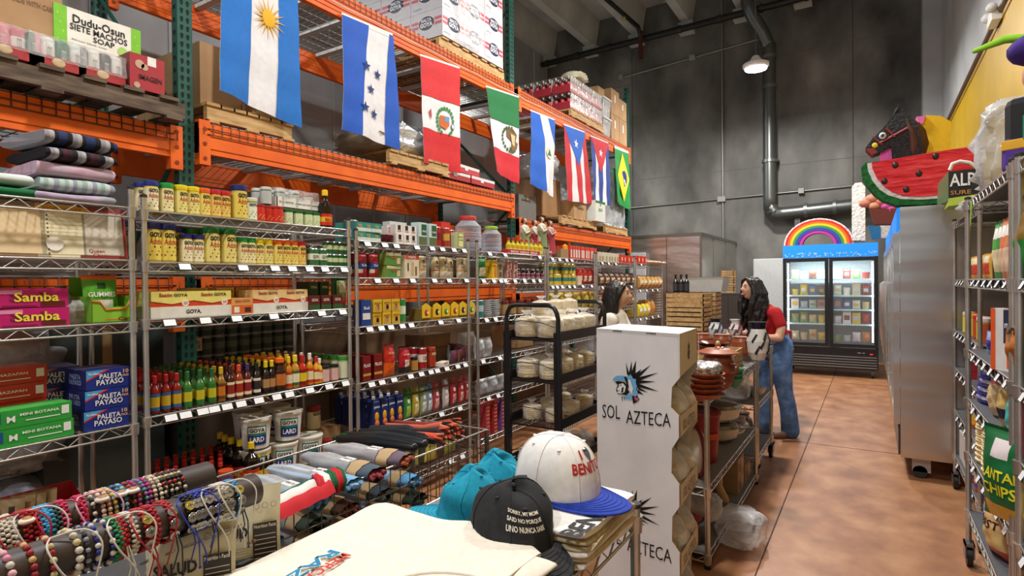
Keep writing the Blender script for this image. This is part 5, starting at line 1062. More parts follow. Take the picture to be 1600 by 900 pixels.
# ---------------------------------------------------------------- wire bin of wrapped blankets and umbrellas
bt=thing('wire_bin','long wire bin holding wrapped ponchos behind the cream shirts','bin',(0,0,0))
bx0,bx1,by0,by1,bz=-2.12,-1.63,.55,2.36,.85
for nm2,(xa,ya,xb,yb) in {'a':(bx0,by0,bx0,by1),'b':(bx1,by0,bx1,by1),'c':(bx0,by0,bx1,by0),'d':(bx0,by1,bx1,by1)}.items():
    g=MB(); L_=math.hypot(xb-xa,yb-ya); n=int(L_/.055)
    for i in range(n+1):
        x=xa+(xb-xa)*i/n; y=ya+(yb-ya)*i/n; g.tube([(x,y,.3),(x,y,bz)],.0028,'dark_chrome',4)
    for z in (.3,.45,.6,.75,bz): g.tube([(xa,ya,z),(xb,yb,z)],.0045 if z==bz else .003,'chrome' if z==bz else 'dark_chrome',5)
    g.build('side_panel',bt)
for x,y in ((bx0,by0),(bx1,by0),(bx0,by1),(bx1,by1)): MB().tube([(x,y,0),(x,y,bz)],.012,'dark_chrome',8).build('leg',bt)
MB().box(bx0,bx1,by0,by1,.295,.3,'#3a3a3c').build('floor_panel',bt)
def roll(c1,band,cend,label,x,y,z,ln,rz,grp='wrapped ponchos in the wire bin',r=.034,lb=True):
    t=thing('wrapped_poncho',label,'poncho',(x,y,z),rz,grp)
    def fn(u,v):
        a=2*PI*u; X=-ln/2+ln*v; e=.55+.45*min(1,4*v) ; rr_=r*e*(1+.10*math.sin(3*a+X*30)+.06*math.sin(7*a))
        return (X,rr_*1.35*math.cos(a),r+rr_*.85*math.sin(a))
    MB().grid(16,14,fn,lambda u,v:[c1,'#23262c',c1,'#3a3f48'][int(u*16)%4] if v<.6 else c1).build('cloth',t)
    MB().grid(16,10,lambda u,v:(lambda p:(p[0]*1.01,p[1]*1.06,(p[2]-r)*1.06+r))(fn(u,v*.7)),'clear').build('plastic_sleeve',t)
    MB().grid(16,2,lambda u,v:(lambda p:(p[0],p[1]*1.10,(p[2]-r)*1.12+r))(fn(u,.72+.14*v)),band).build('paper_band',t)
    if lb: MB().box(.02,.08,-.022,.022,2*r*.95,2*r*.95+.002,'#e8e8e6').text('IIIII II',.05,0,.045,.012,0,'#333333',.0,None,lambda a,b:(a,b,2*r*.95+.003)).build('sticker',t)
    g=MB(); rr=random.Random(int(y*100+z*1000))
    for k in range(5): g.tube([(ln/2-.02,-.03+.015*k,r+rr.uniform(-.01,.01)),(ln/2+.015,-.035+.016*k+rr.uniform(-.01,.01),r+rr.uniform(-.015,.012))],[.011,.008],cend,6)
    g.build('cloth_end',t)
    return t
cols=['#5b9fd0/.8','#7fb2d9/.8','#8a2f3a/.8','#3a4654/.8','#a8583a/.8']
ys=[1.33,1.46,1.60,1.74]
for i,y in enumerate(ys): roll(['#6a8aa8/.7','#7fb0d8/.7','#4a5a68/.7','#6a5a6a/.7'][i],'kraft',cols[[0,1,2,4][i]],'wrapped poncho with kraft paper band, %s from the front on top of the bin'%cnt(i),-1.83,y,.80+.008*i,.44,.12*(i%2)-.05)
for l in range(4):
    for i in range(6):
        roll(['#33404a/.7','#5b9fd0/.7','#3a4a3c/.7','#5a3a2a/.7'][(l+i)%4],'kraft',['#3f4c44/.8','#5b9fd0/.8','#35443c/.8','#8a4a3a/.8'][(l+i)%4],'wrapped poncho lying in the bin, tier %s from top, place %s from front'%(cnt(l),cnt(i)),-1.86,1.0+.17*i+.03*(l%2),.70-.085*l,.40,.04*(i%3-1),r=.032,lb=False)
t=thing('umbrella_bundle','bundle of orange and black patterned folded umbrellas at far end of the wire bin','umbrella bundle',(-1.80,2.10,.845)); t.scale=(.72,.72,.72)
for i in range(7):
    rr=random.Random(i); g=MB(); c=['#e0583a/.7','#2a2226/.7','#c9604a/.7','#3a2a2c/.7','#d98a6a/.7','#8a3a34/.7','#2a2226/.7'][i]
    g.limb([(-.32,-.02+.03*i-.08,.02+.02*(i%3)),(.0,-.08+.03*i,.04+.015*(i%3)),(.16,-.09+.03*i,.05+.03*(i%3))],[.012,.022,.026],c,8)
    for q in range(6): g.tube([(.16+.012*math.sin(q),-.09+.03*i+.02*math.cos(q),.05+.03*(i%3)+.02*math.sin(q)),(.22+.01*q*.5,-.09+.03*i+.035*math.cos(q),.05+.03*(i%3)+.035*math.sin(q))],[.012,.007],['#e0583a/.7','#2a2226/.7','#d98a6a/.7'][(q+i)%3],5)
    g.build('umbrella',t)
for i in range(3): tag(k_pouch(.30,.16,.07,'clear')[0][1].build('plastic_sleeve',None,(-1.95,1.90+.13*i,.83),.1),'loose clear sleeve over dark folded umbrellas, %s from front'%cnt(i),'plastic sleeve') if 0 else None
for i in range(4): tag(MB().limb([(-.2,0,.02),(.0,.0,.03),(.2,.01,.02)],[.018,.03,.022],['#17191c/.25','#22262b/.25','#1c2024/.25','#2a2f33/.25'][i],8).build('umbrella',None,(-1.90,1.86+.07*i,.845),.15),'black folded umbrella in shiny sleeve, %s from the front'%cnt(i),'umbrella','black umbrellas on the bin')
t=thing('folded_flag','folded green, white and red flag lying over the bin rim','flag',(-1.66,1.30,.86),R(88)); t.scale=(.70,.72,.72)
MB().grid(16,6,lambda u,v:(-.32+.42*u,-.05+.03*v,.01+.03*math.sin(v*PI)+.05*u),'#14603a/.7').build('green_stripe',t)
for i,(c,w0,nm2) in enumerate((('#eceae6/.8',.0,'white_stripe'),('#c81f2a/.8',-.05,'red_stripe'))):
    MB().grid(20,8,lambda u,v:(-.34+.40*u,-.055-.045*i-.05*v,.045+.05*u*.8-.02*i-.05*v*v+.004*math.sin(u*26+i)*u),c).build(nm2,t)
for k in range(9):
    c=['#c81f2a/.8','#c81f2a/.8','#eceae6/.8','#eceae6/.8','#14603a/.8','#14603a/.8','#c81f2a/.8','#c81f2a/.8','#14603a/.8'][k]
    MB().tube([(.0+.018*k,-.10+.01*(k%2),-.01),(.005+.018*k,-.11,.04),(.01+.018*k,-.08,.08),(.02+.018*k,-.03,.085)],[.010,.012,.012,.008],c,6).build('pleat',t)
# ---------------------------------------------------------------- bracelets on two tubes
shelving('small wire stand under the bracelet tubes at lower left',-1.58,-1.19,-.35,.86,[TZ-.005,.5,.12],TZ+.02,1,None,'chrome','#4a4a4c',pr=.012)
def tubestand(label,x,z,y1):
    t=thing('bracelet_display',label,'display stand',(x,0,0))
    g=MB().tube([(0,-.25,z),(0,y1,z)],.033,'#3a2f2c/.5',24); g.tube([(0,y1-.001,z),(0,y1+.002,z)],.030,'#2a2220/.6',24); g.build('tube',t)
    MB().box(-.012,.012,-.02,.02,TZ+.02,z,'#3a2f2c/.5').build('post',t); MB().rbox(-.07,.07,-.1,.1,TZ,TZ+.02,.004,'#3a2f2c/.5').build('base',t)
TA=(-1.272,1.15); TBx=(-1.148,1.135)
tubestand('brown bracelet tube at the back, with its right end bare',TA[0],TA[1],.735); tubestand('brown bracelet tube in front, full of medal bracelets',TBx[0],TBx[1],.765)
def ring(g,r,n,sz,cs,y=0,drop=-.004,jit=0,wid=1.0):
    for k in range(n):
        a=2*PI*k/n; c=cs[k%len(cs)]; g.ball(((r)*math.cos(a),y+jit*math.sin(k*2.4),drop+r*math.sin(a)),(sz,sz*wid,sz),c,6)
def braid(g,r,sz,c,y=0,drop=-.004):
    n=26
    for k in range(n):
        a=2*PI*k/n
        for s in (-1,1): g.ball((r*math.cos(a+.06*s),y+s*sz*.55,drop+r*math.sin(a+.06*s)),(sz*.62,sz*.95,sz*.62),c,6)
def bracelet(kind,cs,label,tube,px,row,**k):
    x,z=tube; y=at(px,row,X=x+.03).y
    t=thing('bracelet',label,'bracelet',(x,y,z),k.get('rz',random.uniform(-.1,.1)),'bracelets on the tubes')
    g=MB(); r=.0375
    if kind=='bead': ring(g,r,k.get('n',26),k.get('sz',.0044),cs); g.build('beads',t)
    elif kind=='multi':
        for q in range(3): ring(g,r,26,.0042,cs[q%len(cs):]+cs[:q%len(cs)],-.008+.008*q)
        g.build('beads',t)
    else: braid(g,r,.0055,cs[0]); g.build('braided_cord',t)
    if k.get('medal'):
        m=k['medal']
        for i in range(4):
            a=R(38-31*i); col=['#c9b25a/.3/.8','#a8a49c/.3/.8','#908c86/.3/.8','#9c9890/.3/.8'][i if m=='g' else min(3,i+1)]
            M=Matrix.Translation((.043*math.cos(a),0,-.004+.043*math.sin(a)-(.006*i if i>2 else 0)))@Matrix.Rotation(a,4,'Y').inverted()@Matrix.Rotation(R(90),4,'Y')
            MB().lathe([(.0088,-.001),(.0095,0),(.0088,.0012)],col,(0,0,0),14,M).lathe([(.006,.0013),(.0055,.0018)],col,(0,0,0),10,M).box(-.001,.001,-.005,.005,.0012,.0022,'#6a665e/.4/.6',M).box(-.0035,.0035,-.001,.001,.0012,.0022,'#6a665e/.4/.6',M).build('medal',t)
    if k.get('stone'): MB().ball((.030,0,.026),(.012,.013,.006),k['stone'],12).ball((.031,0,.028),(.008,.009,.006),'#a87f4a',10).build('stone',t)
    if k.get('loop'):
        c=k['loop']; s=k.get('ls',1)
        MB().tube([(.01*s,-.03,.036),(.035,-.045,.03),(.05,-.035,-.005),(.046,-.01,-.045),(.040,.004,-.075),(.040,.006,-.10)],.0015,c,6,sm=5).tube([(.01*s,-.03,.036),(.03,.01,.040),(.048,.028,.015),(.05,.02,-.03),(.043,.012,-.07)],.0015,c,6,sm=5).build('cord_loop',t)
    if k.get('tail'):
        MB().tube([(.039,.0,-.01),(.044,.004,-.05),(.040,-.004,-.085)],.0014,k['tail'],5).tube([(.039,.003,-.01),(.046,.010,-.045),(.044,.012,-.10)],.0014,k['tail'],5).ball((.044,.012,-.10),.003,k['tail'],6).build('cord_tail',t)
W='#cfc8bc';RD='#a81420';BL='#2038a0'
la=[('braid',[W],'white braided bracelet far left on the rear tube',2,{}),('braid',[W],'second white braided bracelet, rear tube',12,{}),('bead',[W],'ivory bead bracelet beside the white braids',22,{}),('braid',[RD],'red braided bracelet with cream oval stone',42,dict(stone='#e9dfcc',loop=RD)),('braid',[RD],'plain red braided bracelet beside the stone one',56,{}),('braid',['#3a9ad0'],'sky blue braided bracelet, rear tube left',70,dict(loop=W)),('braid',['#3a9ad0'],'sky blue braided bracelet, rear tube right',80,{}),('braid',['#1f4a48'],'dark teal braided bracelet',92,{}),('braid',['#c21f5a'],'magenta braided bracelet, left one',104,dict(loop='#b81f3a')),('braid',['#c21f5a'],'magenta braided bracelet, right one',133,{}),('bead',['#1c1c1f',W],'black and white bead bracelet right of magenta',147,{}),('bead',['#d9a8a8','#e9cfc4'],'pale pink bead bracelet with cord loop',158,dict(loop='#e0a8b4',stone='#d8d0c8')),('bead',['#c98a6a','#e0c9b0'],'peach bead bracelet on the rear tube',168,{}),('bead',['#d8c25a','#b8b4ac'],'gold and silver bead bracelet',177,{}),('bead',['#1c1c1f','#3a7ac0'],'black and blue bead bracelet with eye charm',188,dict(stone='#d8dde0')),('bead',['#3a7ac0','#9ac0a8'],'blue and green bead bracelet',197,{}),('bead',['#1c1c1f','#b83a4a'],'black and red bead bracelet with eye charm',207,dict(stone='#e4e0e0')),('bead',['#c22a48','#7a3a8a'],'red and violet bead bracelet',216,{}),('bead',['#8a5ab0','#4a9a7a'],'violet and green bead bracelet',225,{}),('bead',['#c22a6a','#7a3a8a'],'pink and purple bead bracelet',233,{}),('bead',['#c9b9a0','#a8937a','#e0d6c4'],'beige bead bracelet left',242,{}),('bead',['#b8a890','#e4dccc'],'beige bead bracelet right',249,{})]
for kd,cs,d,px,kw in la: bracelet(kd,cs,d,TA,px,800-.15*px,**kw)
for i in range(7): bracelet('bead',[['#141416','#c9bfa8','#141416','#a8242a'],['#141416','#141416','#b89a6a']][i%2],'black, red and cream bead bracelet, %s of the right group on rear tube'%cnt(i),TA,254+i*5.2,755)
lb_=[('bead',['#d98aa8','#d9a8b8',W],'pink stone bead bracelet at front tube\'s left end',12,dict(sz=.006,n=18)),('bead',['#8f1224','#8f1224','#c9a86a'],'garnet bead bracelet, left one',48,dict(sz=.0055,n=20,tail=RD)),('bead',['#8f1224','#c9b98a'],'garnet bead bracelet, right one',82,dict(sz=.0055,n=20)),('bead',[W,W,'#c9b98a'],'chunky white stone bracelet with cord loop',118,dict(sz=.0062,n=17,loop=W)),('bead',['#26262a','#8a8fa0'],'dark shiny bead bracelet with gold bar',136,dict()),('bead',['#1c2a8a','#c9c9c0'],'navy and silver bead bracelet, left one',152,dict(sz=.005,n=22)),('bead',['#1c2a6a','#d8cfc0'],'navy and silver bead bracelet, right one',170,dict(sz=.005,n=22)),('braid',['#1f7a4a'],'green braided bracelet on front tube',183,{}),('braid',[RD],'red braided bracelet right of the green one',192,dict(tail=W)),('braid',[W],'white braided bracelet with long loop, front tube',208,dict(loop=W)),('braid',[RD],'red medal bracelet, left one',226,dict(medal='g',tail=RD)),('braid',[RD],'red cord bracelet with loop between the medals',243,dict(loop=RD)),('braid',[RD],'red medal bracelet, right one',266,dict(medal='s',tail='#1c1c2a')),('braid',['#16171c'],'black medal bracelet with gold top medal',294,dict(medal='g',tail=BL)),('braid',['#16171c'],'black medal bracelet beside the blue one',303,dict(medal='s')),('braid',[BL],'royal blue medal bracelet with loop, left one',313,dict(medal='s',loop=BL)),('braid',[BL],'royal blue medal bracelet, middle one',324,dict(medal='s',tail='#16171c')),('braid',['#3a1f5a'],'dark purple medal bracelet',336,dict(medal='s')),('braid',[W],'white medal bracelet with wide loop',349,dict(medal='s',loop=W)),('braid',[W],'white medal bracelet, plain',358,dict(medal='s')),('braid',['#2a8ac0'],'sky blue medal bracelet at front tube\'s right end',372,dict(medal='g',loop=W,tail='#16324a'))]
for kd,cs,d,px,kw in lb_: bracelet(kd,cs,d,TBx,px,835-.2*px,**kw)
for (px,row,d,hh,z0) in ((380,842,'cream pouch with dark lettering and nutrition panel, right one',.215,TZ),(300,905,'cream pouch with nutrition panel, left one under the medals',.19,TZ)):
    p=at(px,row,Z=z0+hh*.5); rz=math.atan2(p.x*-1,p.y)*1.0; rz=math.atan2(-p.x,p.y)
    rz=R(58)
    t=thing('pouch',d,'pouch',(p.x,p.y,z0),rz,'cream pouches')
    t.rotation_euler=(R(-8),0,rz)
    k=k_pouch(.165,hh,.03,'#cfc8ac/.55',n=12)[0][1]; k.build('bag',t)
    f=lambda a,b:(a,-.0175-.0,b)
    g=MB()
    g.poly([(.02,.02),(.07,.02),(.07,.135),(.02,.135)],'#2c2627',lambda a,b:(a,-.0165,b)); g.text('Nutrition Facts',.045,.128,.046,.008,0,'#e9e4d8',.02,None,f)
    for q in range(9): g.box(.023,.067,-.0172,-.0168,.028+q*.010,.0295+q*.010,'#d8d0c4')
    g.text('SALUD',-.028,.12,.075,.024,-.0175,'#1f1c1c',.04)
    for q in range(6): g.box(-.068,.01,-.0172,-.0168,.03+q*.011,.0315+q*.011,'#8a826c')
    for q in range(3): g.tube([(.028+.018*q+.006*math.cos(a*PI/6),-.0155,.172+.006*math.sin(a*PI/6)) for a in range(12)],.0006,'#8a826c',4,True)
    g.build('print',t)
t=thing('jewellery_riser','black riser under the pearl bracelets','riser',tuple(at(383,905,Z=TZ))); MB().rbox(-.05,.05,-.05,.05,0,.065,.01,'#1c1a1a').build('block',t)
for i in range(4):
    g=MB(); c=['#d9d6cc/.15','#c9a88a/.2/.6','#dcd9d2/.15','#9a7a6a/.2/.5'][i]
    for k in range(16): a=2*PI*k/16; g.ball((.030*math.cos(a),.030*math.sin(a),0),.0068,c,8)
    b0=t.location; o=g.build('bracelet',None,(b0.x+.004*i,b0.y+.003*i,b0.z+.073+.012*i),0); o.rotation_euler=(.15*i,.2,0); tag(o,['pearl bracelet lowest on the black riser','bronze bead bracelet on the riser','pearl bracelet second from top on the riser','brown bead bracelet topmost on the riser'][i],'bracelet','pearl bracelets')
# ---------------------------------------------------------------- flags on the top beam
def flag(name,label,y0,y1,z0,z1,y2,y3,zb2,zb3,colf,nu=44,nv=66,emb=None,seed=0,bx=-3.465,swing=0):
    """(y0,z0)-(y1,z1) top edge; (y2,zb2)-(y3,zb3) bottom edge"""
    ph=random.Random(seed).uniform(0,6)
    def P(u,v,off=0):   # v=0 top
        ya=y0+(y1-y0)*u; za=z0+(z1-z0)*u; yb=y2+(y3-y2)*u; zb=zb2+(zb3-zb2)*u
        y=ya+(yb-ya)*v; z=za+(zb-za)*v
        x=bx+v*(.014*math.sin(u*7+ph)+.010*math.sin(u*13+v*5+ph*2))+.003*math.sin(v*22)+.04*v*(1-v)-.002*abs(math.sin(v*PI*4))
        return (x+off,y,z)
    g=MB().grid(24,36,lambda u,v:P(u,v),colf if not callable(colf) else '#e6e4e6/.8')
    def band(L,Rt,v0,v1,m,off=.004,n=36,c=10):
        g.grid(c,n,lambda u,v:(lambda vv:P(L(vv)+(Rt(vv)-L(vv))*u,vv,off))(v0+(v1-v0)*v),m)
    if callable(colf): colf(band)
    g.grid(nu,1,lambda u,v:P(u,-.02+.045*v,.002),'#e9e6e2/.8')
    if emb: emb(g,lambda u,v:P(u,v,.009),lambda u,v:P(u,v,.011))
    return tag(g.build(name),label,'flag')
def star(cu,cv,r,rot=0,asp=1.5,n=5,inner=.4):
    return [(cu+r*asp*(1 if k%2==0 else inner)*math.sin(rot+PI*k/n),cv-r*(1 if k%2==0 else inner)*math.cos(rot+PI*k/n)) for k in range(2*n)]
def fp(g,fn,pts,m): g.poly([(u,-v) for u,v in pts],m,lambda a,b:fn(a,-b))
def disc(cu,cv,r,asp=1.5,n=20): return [(cu+r*asp*math.sin(2*PI*k/n),cv-r*math.cos(2*PI*k/n)) for k in range(n)]
def e_arg(g,f,f2):
    for k in range(16):
        a=2*PI*k/16; fp(g,f,[(.58+.22*math.sin(a),.37-.145*math.cos(a)),(.58+.08*math.sin(a+.14),.37-.053*math.cos(a+.14)),(.58+.08*math.sin(a-.14),.37-.053*math.cos(a-.14))],'#e0a82a/.7')
    fp(g,f2,disc(.58,.37,.055),'#e9b21c/.7')
    for du in (-.02,.02): fp(g,lambda u,v:(lambda p:(p[0]+.001,p[1],p[2]))(f2(u,v)),disc(.58+du,.36,.006),'#6a4a14')
AZ='#1a6fc4/.75'; WH='#e6e4e6/.8'
flag('flag','sky blue, white and sky blue flag with yellow sun, leftmost of the flags',2.13,2.69,3.76,3.76,2.10,2.70,2.80,2.70,lambda b:(b(lambda v:0,lambda v:.37-.03*v,0,1,AZ),b(lambda v:.74-.06*v,lambda v:1,0,1,AZ)),emb=e_arg,seed=1)
def e_hon(g,f,f2):
    for u,v in ((.40,.37),(.61,.41),(.46,.565),(.34,.74),(.52,.77)): fp(g,f,star(u,v,.052,.1*u),'#1d3e7c/.8')
flag('flag','royal blue and white flag with five blue stars',3.10,3.66,3.665,3.70,3.10,3.735,2.78,2.74,lambda b:(b(lambda v:0,lambda v:.50-.34*v+.12*v*v,0,1,'#1c58bf/.75'),b(lambda v:.92-.34*v+.14*v*v,lambda v:1,0,1,'#1c58bf/.75')),emb=e_hon,seed=2)
def e_per(g,f,f2):
    for k in range(18):
        a=R(-150+300*k/17); fp(g,f,disc(.60+.20*math.sin(a),.55+.125*math.cos(a+PI),.018),'#1f8a3a/.7')
    fp(g,f2,[(.46,.50),(.68,.50),(.68,.58),(.60,.625),(.46,.60)],'#c8661c/.7'); fp(g,lambda u,v:(lambda p:(p[0]+.001,p[1],p[2]))(f2(u,v)),[(.58,.50),(.68,.50),(.68,.55),(.58,.55)],'#5a9ad0/.7'); fp(g,f2,disc(.78,.58,.03),'#5a7a9a/.7'); fp(g,lambda u,v:(lambda p:(p[0]+.001,p[1],p[2]))(f2(u,v)),disc(.78,.58,.02),WH)
    fp(g,f2,[(.15,.50),(.2,.47),(.22,.53),(.19,.58)],'#b8402a/.7')
flag('flag','red, white and red flag with a green wreath crest',4.01,4.60,3.645,3.71,4.02,4.56,2.68,2.665,lambda b:(b(lambda v:0,lambda v:1,0,.36,'#cf1f24/.75'),b(lambda v:0,lambda v:1,.665,1,'#cf1f24/.75')),emb=e_per,seed=3)
def e_mex(g,f,f2):
    for k in range(16):
        a=R(100+270*k/15); fp(g,f,disc(.66+.25*math.sin(a),.53-.14*math.cos(a),.020),'#3c5a2a/.7')
    fp(g,f2,[(.55,.42),(.75,.40),(.9,.45),(.86,.52),(.92,.58),(.8,.66),(.66,.64),(.7,.55),(.55,.50)],'#7a5a34/.7'); fp(g,lambda u,v:(lambda p:(p[0]+.001,p[1],p[2]))(f2(u,v)),[(.66,.46),(.82,.47),(.80,.6),(.7,.58)],'#c9b98a/.7'); fp(g,f2,[(.6,.62),(.78,.60),(.74,.67)],'#4a7a3a/.7')
flag('flag','green, white and red flag with a brown eagle emblem',5.06,5.73,3.66,3.725,5.22,5.68,2.79,2.72,lambda b:(b(lambda v:0,lambda v:1,0,.36,'#14703a/.75'),b(lambda v:0,lambda v:1,.70,1,'#cf2430/.75')),emb=e_mex,seed=4)
def e_nic(g,f,f2):
    fp(g,f,disc(.72,.47,.075),'#d9c96a/.7'); fp(g,f2,disc(.72,.47,.062),'#e6e6e0/.7'); fp(g,lambda u,v:(lambda p:(p[0]+.001,p[1],p[2]))(f2(u,v)),[(.72,.41),(.80,.505),(.64,.505)],'#2a6a5a/.7')
flag('flag','blue and white flag with a small triangle emblem, right of the second upright',6.00,6.62,3.64,3.67,5.99,6.58,2.77,2.68,lambda b:(b(lambda v:0,lambda v:.36+.5*min(v,.3)+.1*v,0,1,'#1d5fc4/.75'),b(lambda v:min(1,.70+.9*v),lambda v:1,0,.33,'#1d5fc4/.75')),emb=e_nic,seed=5)
def e_star(cu,cv,r): 
    return lambda g,f,f2: fp(g,f,star(cu,cv,r,.15),'#eeecee/.7')
flag('flag','red and white striped flag with blue triangle and white star',6.88,7.54,3.67,3.71,6.98,7.78,2.68,2.72,lambda b:([b(lambda v,k=k:k/5,lambda v,k=k:(k+1)/5,0,1,'#c8202a/.75') for k in (0,2,4)],b(lambda v:v,lambda v:1-v,0,.5,'#1f62c8/.75',.006)),emb=e_star(.48,.2,.07),seed=6)
flag('flag','blue and white striped flag with red triangle and white star',7.74,8.40,3.70,3.73,7.80,8.42,2.75,2.76,lambda b:([b(lambda v,k=k:k/5,lambda v,k=k:(k+1)/5,0,1,'#22409a/.75') for k in (0,2,4)],b(lambda v:v,lambda v:1-v,0,.5,'#c8202e/.75',.006)),emb=e_star(.52,.2,.07),seed=7)
def e_bra(g,f,f2):
    fp(g,f,[(.5,.06),(.95,.48),(.55,.92),(.08,.50)],'#e6cf1c/.7'); fp(g,f2,disc(.52,.5,.15,1.5),'#1c2f7a/.7'); fp(g,lambda u,v:(lambda p:(p[0]+.001,p[1],p[2]))(f2(u,v)),[(.40,.36),(.46,.36),(.66,.6),(.62,.64)],'#e6e6e6/.7')
flag('flag','green flag with yellow diamond and blue disc, rightmost of the flags',8.65,9.28,3.73,3.76,8.72,9.30,2.86,2.79,'#188a3c/.75',emb=e_bra,seed=8)
tag(MB().tube([(-3.462,2.1+.2*i,3.775-.012*math.sin(i*.9)**2-(.04 if i>3 else 0)+.001*i) for i in range(37)],.004,'#e6e2dc',5).build('cord'),'thin white cord the flags hang from, strung along the orange beam','cord')
# ---------------------------------------------------------------- cardboard display of tostadas
cA=Vector((-1.150,2.621,0)); cB=Vector((-.705,2.491,0)); cC=Vector((-.719,2.827,0)); cD=Vector((-1.160,2.951,0))
t=thing('display_box','tall white cardboard floor display with feathered warrior head logo','display box',(0,0,0))
Lf=(cB-cA).length; H=1.35
def scal():
    z=0; pts=[]
    seq=[(0,1.35),(0,1.165),(-.04,1.117),(-.045,1.027),(-.006,.998)]
    out=[(Lf+a,b) for a,b in seq]
    for base in (.903,.603,.303):
        out+=[(Lf-.006,base),(Lf-.042,base-.055),(Lf-.045,base-.165),(Lf-.006,base-.205)]
    out+=[(Lf-.006,.0)]
    return out
E1=[(0,0)]+[(0,H)]+scal(); 
def onf(a,b,o,ux,off): return lambda s,z:(o.x+ux.x*s+off.x,o.y+ux.y*s+off.y,z)
for o,e,nm2 in ((cA,cB,'front_panel'),(cD,cC,'rear_panel')):
    ux=(e-o).normalized(); nn=Vector((ux.y,-ux.x,0)); th=.006
    g=MB(); pts=E1 if nm2=='front_panel' else [(min(x,(cC-cD).length),z) for x,z in E1]
    ar=sum(pts[i][0]*pts[(i+1)%len(pts)][1]-pts[(i+1)%len(pts)][0]*pts[i][1] for i in range(len(pts)))
    if ar<0: pts=pts[::-1]
    g.poly(pts,'white_card',onf(0,0,o,ux,nn*0)); g.poly(pts[::-1],'kraft',onf(0,0,o,ux,nn*-th))
    n=len(pts); g.add([(o.x+ux.x*s,o.y+ux.y*s,z) for s,z in pts]+[(o.x+ux.x*s-nn.x*th,o.y+ux.y*s-nn.y*th,z) for s,z in pts],[(i,i+n,(i+1)%n+n,(i+1)%n) for i in range(n)],'kraft')
    g.build(nm2,t)
MB().loft([[cA,cD,cD+Vector((.006,0,0)),cA+Vector((.006,0,0))],[p+Vector((0,0,H)) for p in (cA,cD,cD+Vector((.006,0,0)),cA+Vector((.006,0,0)))]],'white_card',smooth=False).build('side_panel',t)
Z_=lambda p,z:Vector((p.x,p.y,z))
g=MB().loft([[Z_(p,H-.002) for p in (cA,cB,cC,cD)],[Z_(p,H+.004) for p in (cA,cB,cC,cD)]],'white_card',smooth=False)
uxf=(cB-cA).normalized(); nf=Vector((uxf.y,-uxf.x,0))
for s in (.10,.29): g.loft([[cA+uxf*s+nf*.001+Vector((0,0,H-.003)),cA+uxf*(s+.055)+nf*.001+Vector((0,0,H-.003)),cA+uxf*(s+.055)+nf*.001+Vector((0,0,H+.001)),cA+uxf*s+nf*.001+Vector((0,0,H+.001))]]*2,'#1a1a1a',smooth=False) if 0 else g.add([tuple(cA+uxf*a+nf*.0015+Vector((0,0,b))) for a,b in ((s,H-.006),(s+.055,H-.006),(s+.055,H),(s,H))],[(0,1,2,3)],'#1f1d1c')
for i in range(46): g.add([tuple(cA+uxf*a+nf*.0015+Vector((0,0,b))) for a,b in ((.01*i,H-.009),(.01*i+.005,H-.009),(.01*i+.005,H-.002),(.01*i,H-.002))],[(0,1,2,3)],'#c4c1bd')
g.build('lid_panel',t)
lips=[(1.165,1.35),(.903,.998),(.603,.698),(.303,.398)]
uy=(cC-cB).normalized(); nx=Vector((uy.y,-uy.x,0))
for z0,z1 in lips:
    a=Vector((0,0,0)); g=MB()
    z0b=z0+.03 if z0>1.1 else z0+.02
    P=[Z_(cB,z0),Z_(cC,z0b),Z_(cC,z1+.0),Z_(cB,z1)]
    g.add([tuple(p) for p in P],[(0,1,2,3)],'kraft' if z0>9 else '#d9cdb0/.7'); g.add([tuple(p-nx*.006) for p in P],[(3,2,1,0)],'kraft')
    zc=(z0+z1)/2+.005
    if z0<1.1:
        g.text('SOL AZTECA',.17,zc-.01,.24,.045,0,'#2a2622',.0,None,lambda s,z:tuple(cB+uy*s+nx*.001+Vector((0,0,z))))
    for q in range(7):
        an=R(60+q*15); g.poly([(.17,zc+.005),(.17+.045*math.cos(an),zc+.045*math.sin(an)),(.18,zc+.008)],'#2a2622',lambda s,z:tuple(cB+uy*s+nx*.0012+Vector((0,0,z)))) if z0>1.1 else None
    if z0>1.1: g.poly([(.15,zc-.035),(.18,zc-.04),(.19,zc),(.165,zc+.01),(.145,zc-.01)],'#2a2622',lambda s,z:tuple(cB+uy*s+nx*.0012+Vector((0,0,z))))
    g.build('shelf_lip',t)
ctr=(cA+cB+cC+cD)/4; inn=[ctr+(p-ctr)*.955 for p in (cA,cB,cC,cD)]
for z0 in (.903,.603,.303,.02): MB().loft([[Z_(p,z0) for p in inn],[Z_(p,z0+.006) for p in inn]],'kraft',smooth=False).build('inner_shelf',t)
def LP(dz,off=.0015):
    def f(cx,cy):
        s=(cx-135)*.000875; z=1.35-(cy-145-(cx-135)*(.057+.063*(cy-165)/560))*.000676-dz
        return tuple(cA+uxf*s+nf*off+Vector((0,0,z)))
    return f
def lp(g,pts,m,f):
    a=sum(pts[i][0]*pts[(i+1)%len(pts)][1]-pts[(i+1)%len(pts)][0]*pts[i][1] for i in range(len(pts)))
    g.poly([(x,-y) for x,y in pts],m,lambda x,y:f(x,-y))
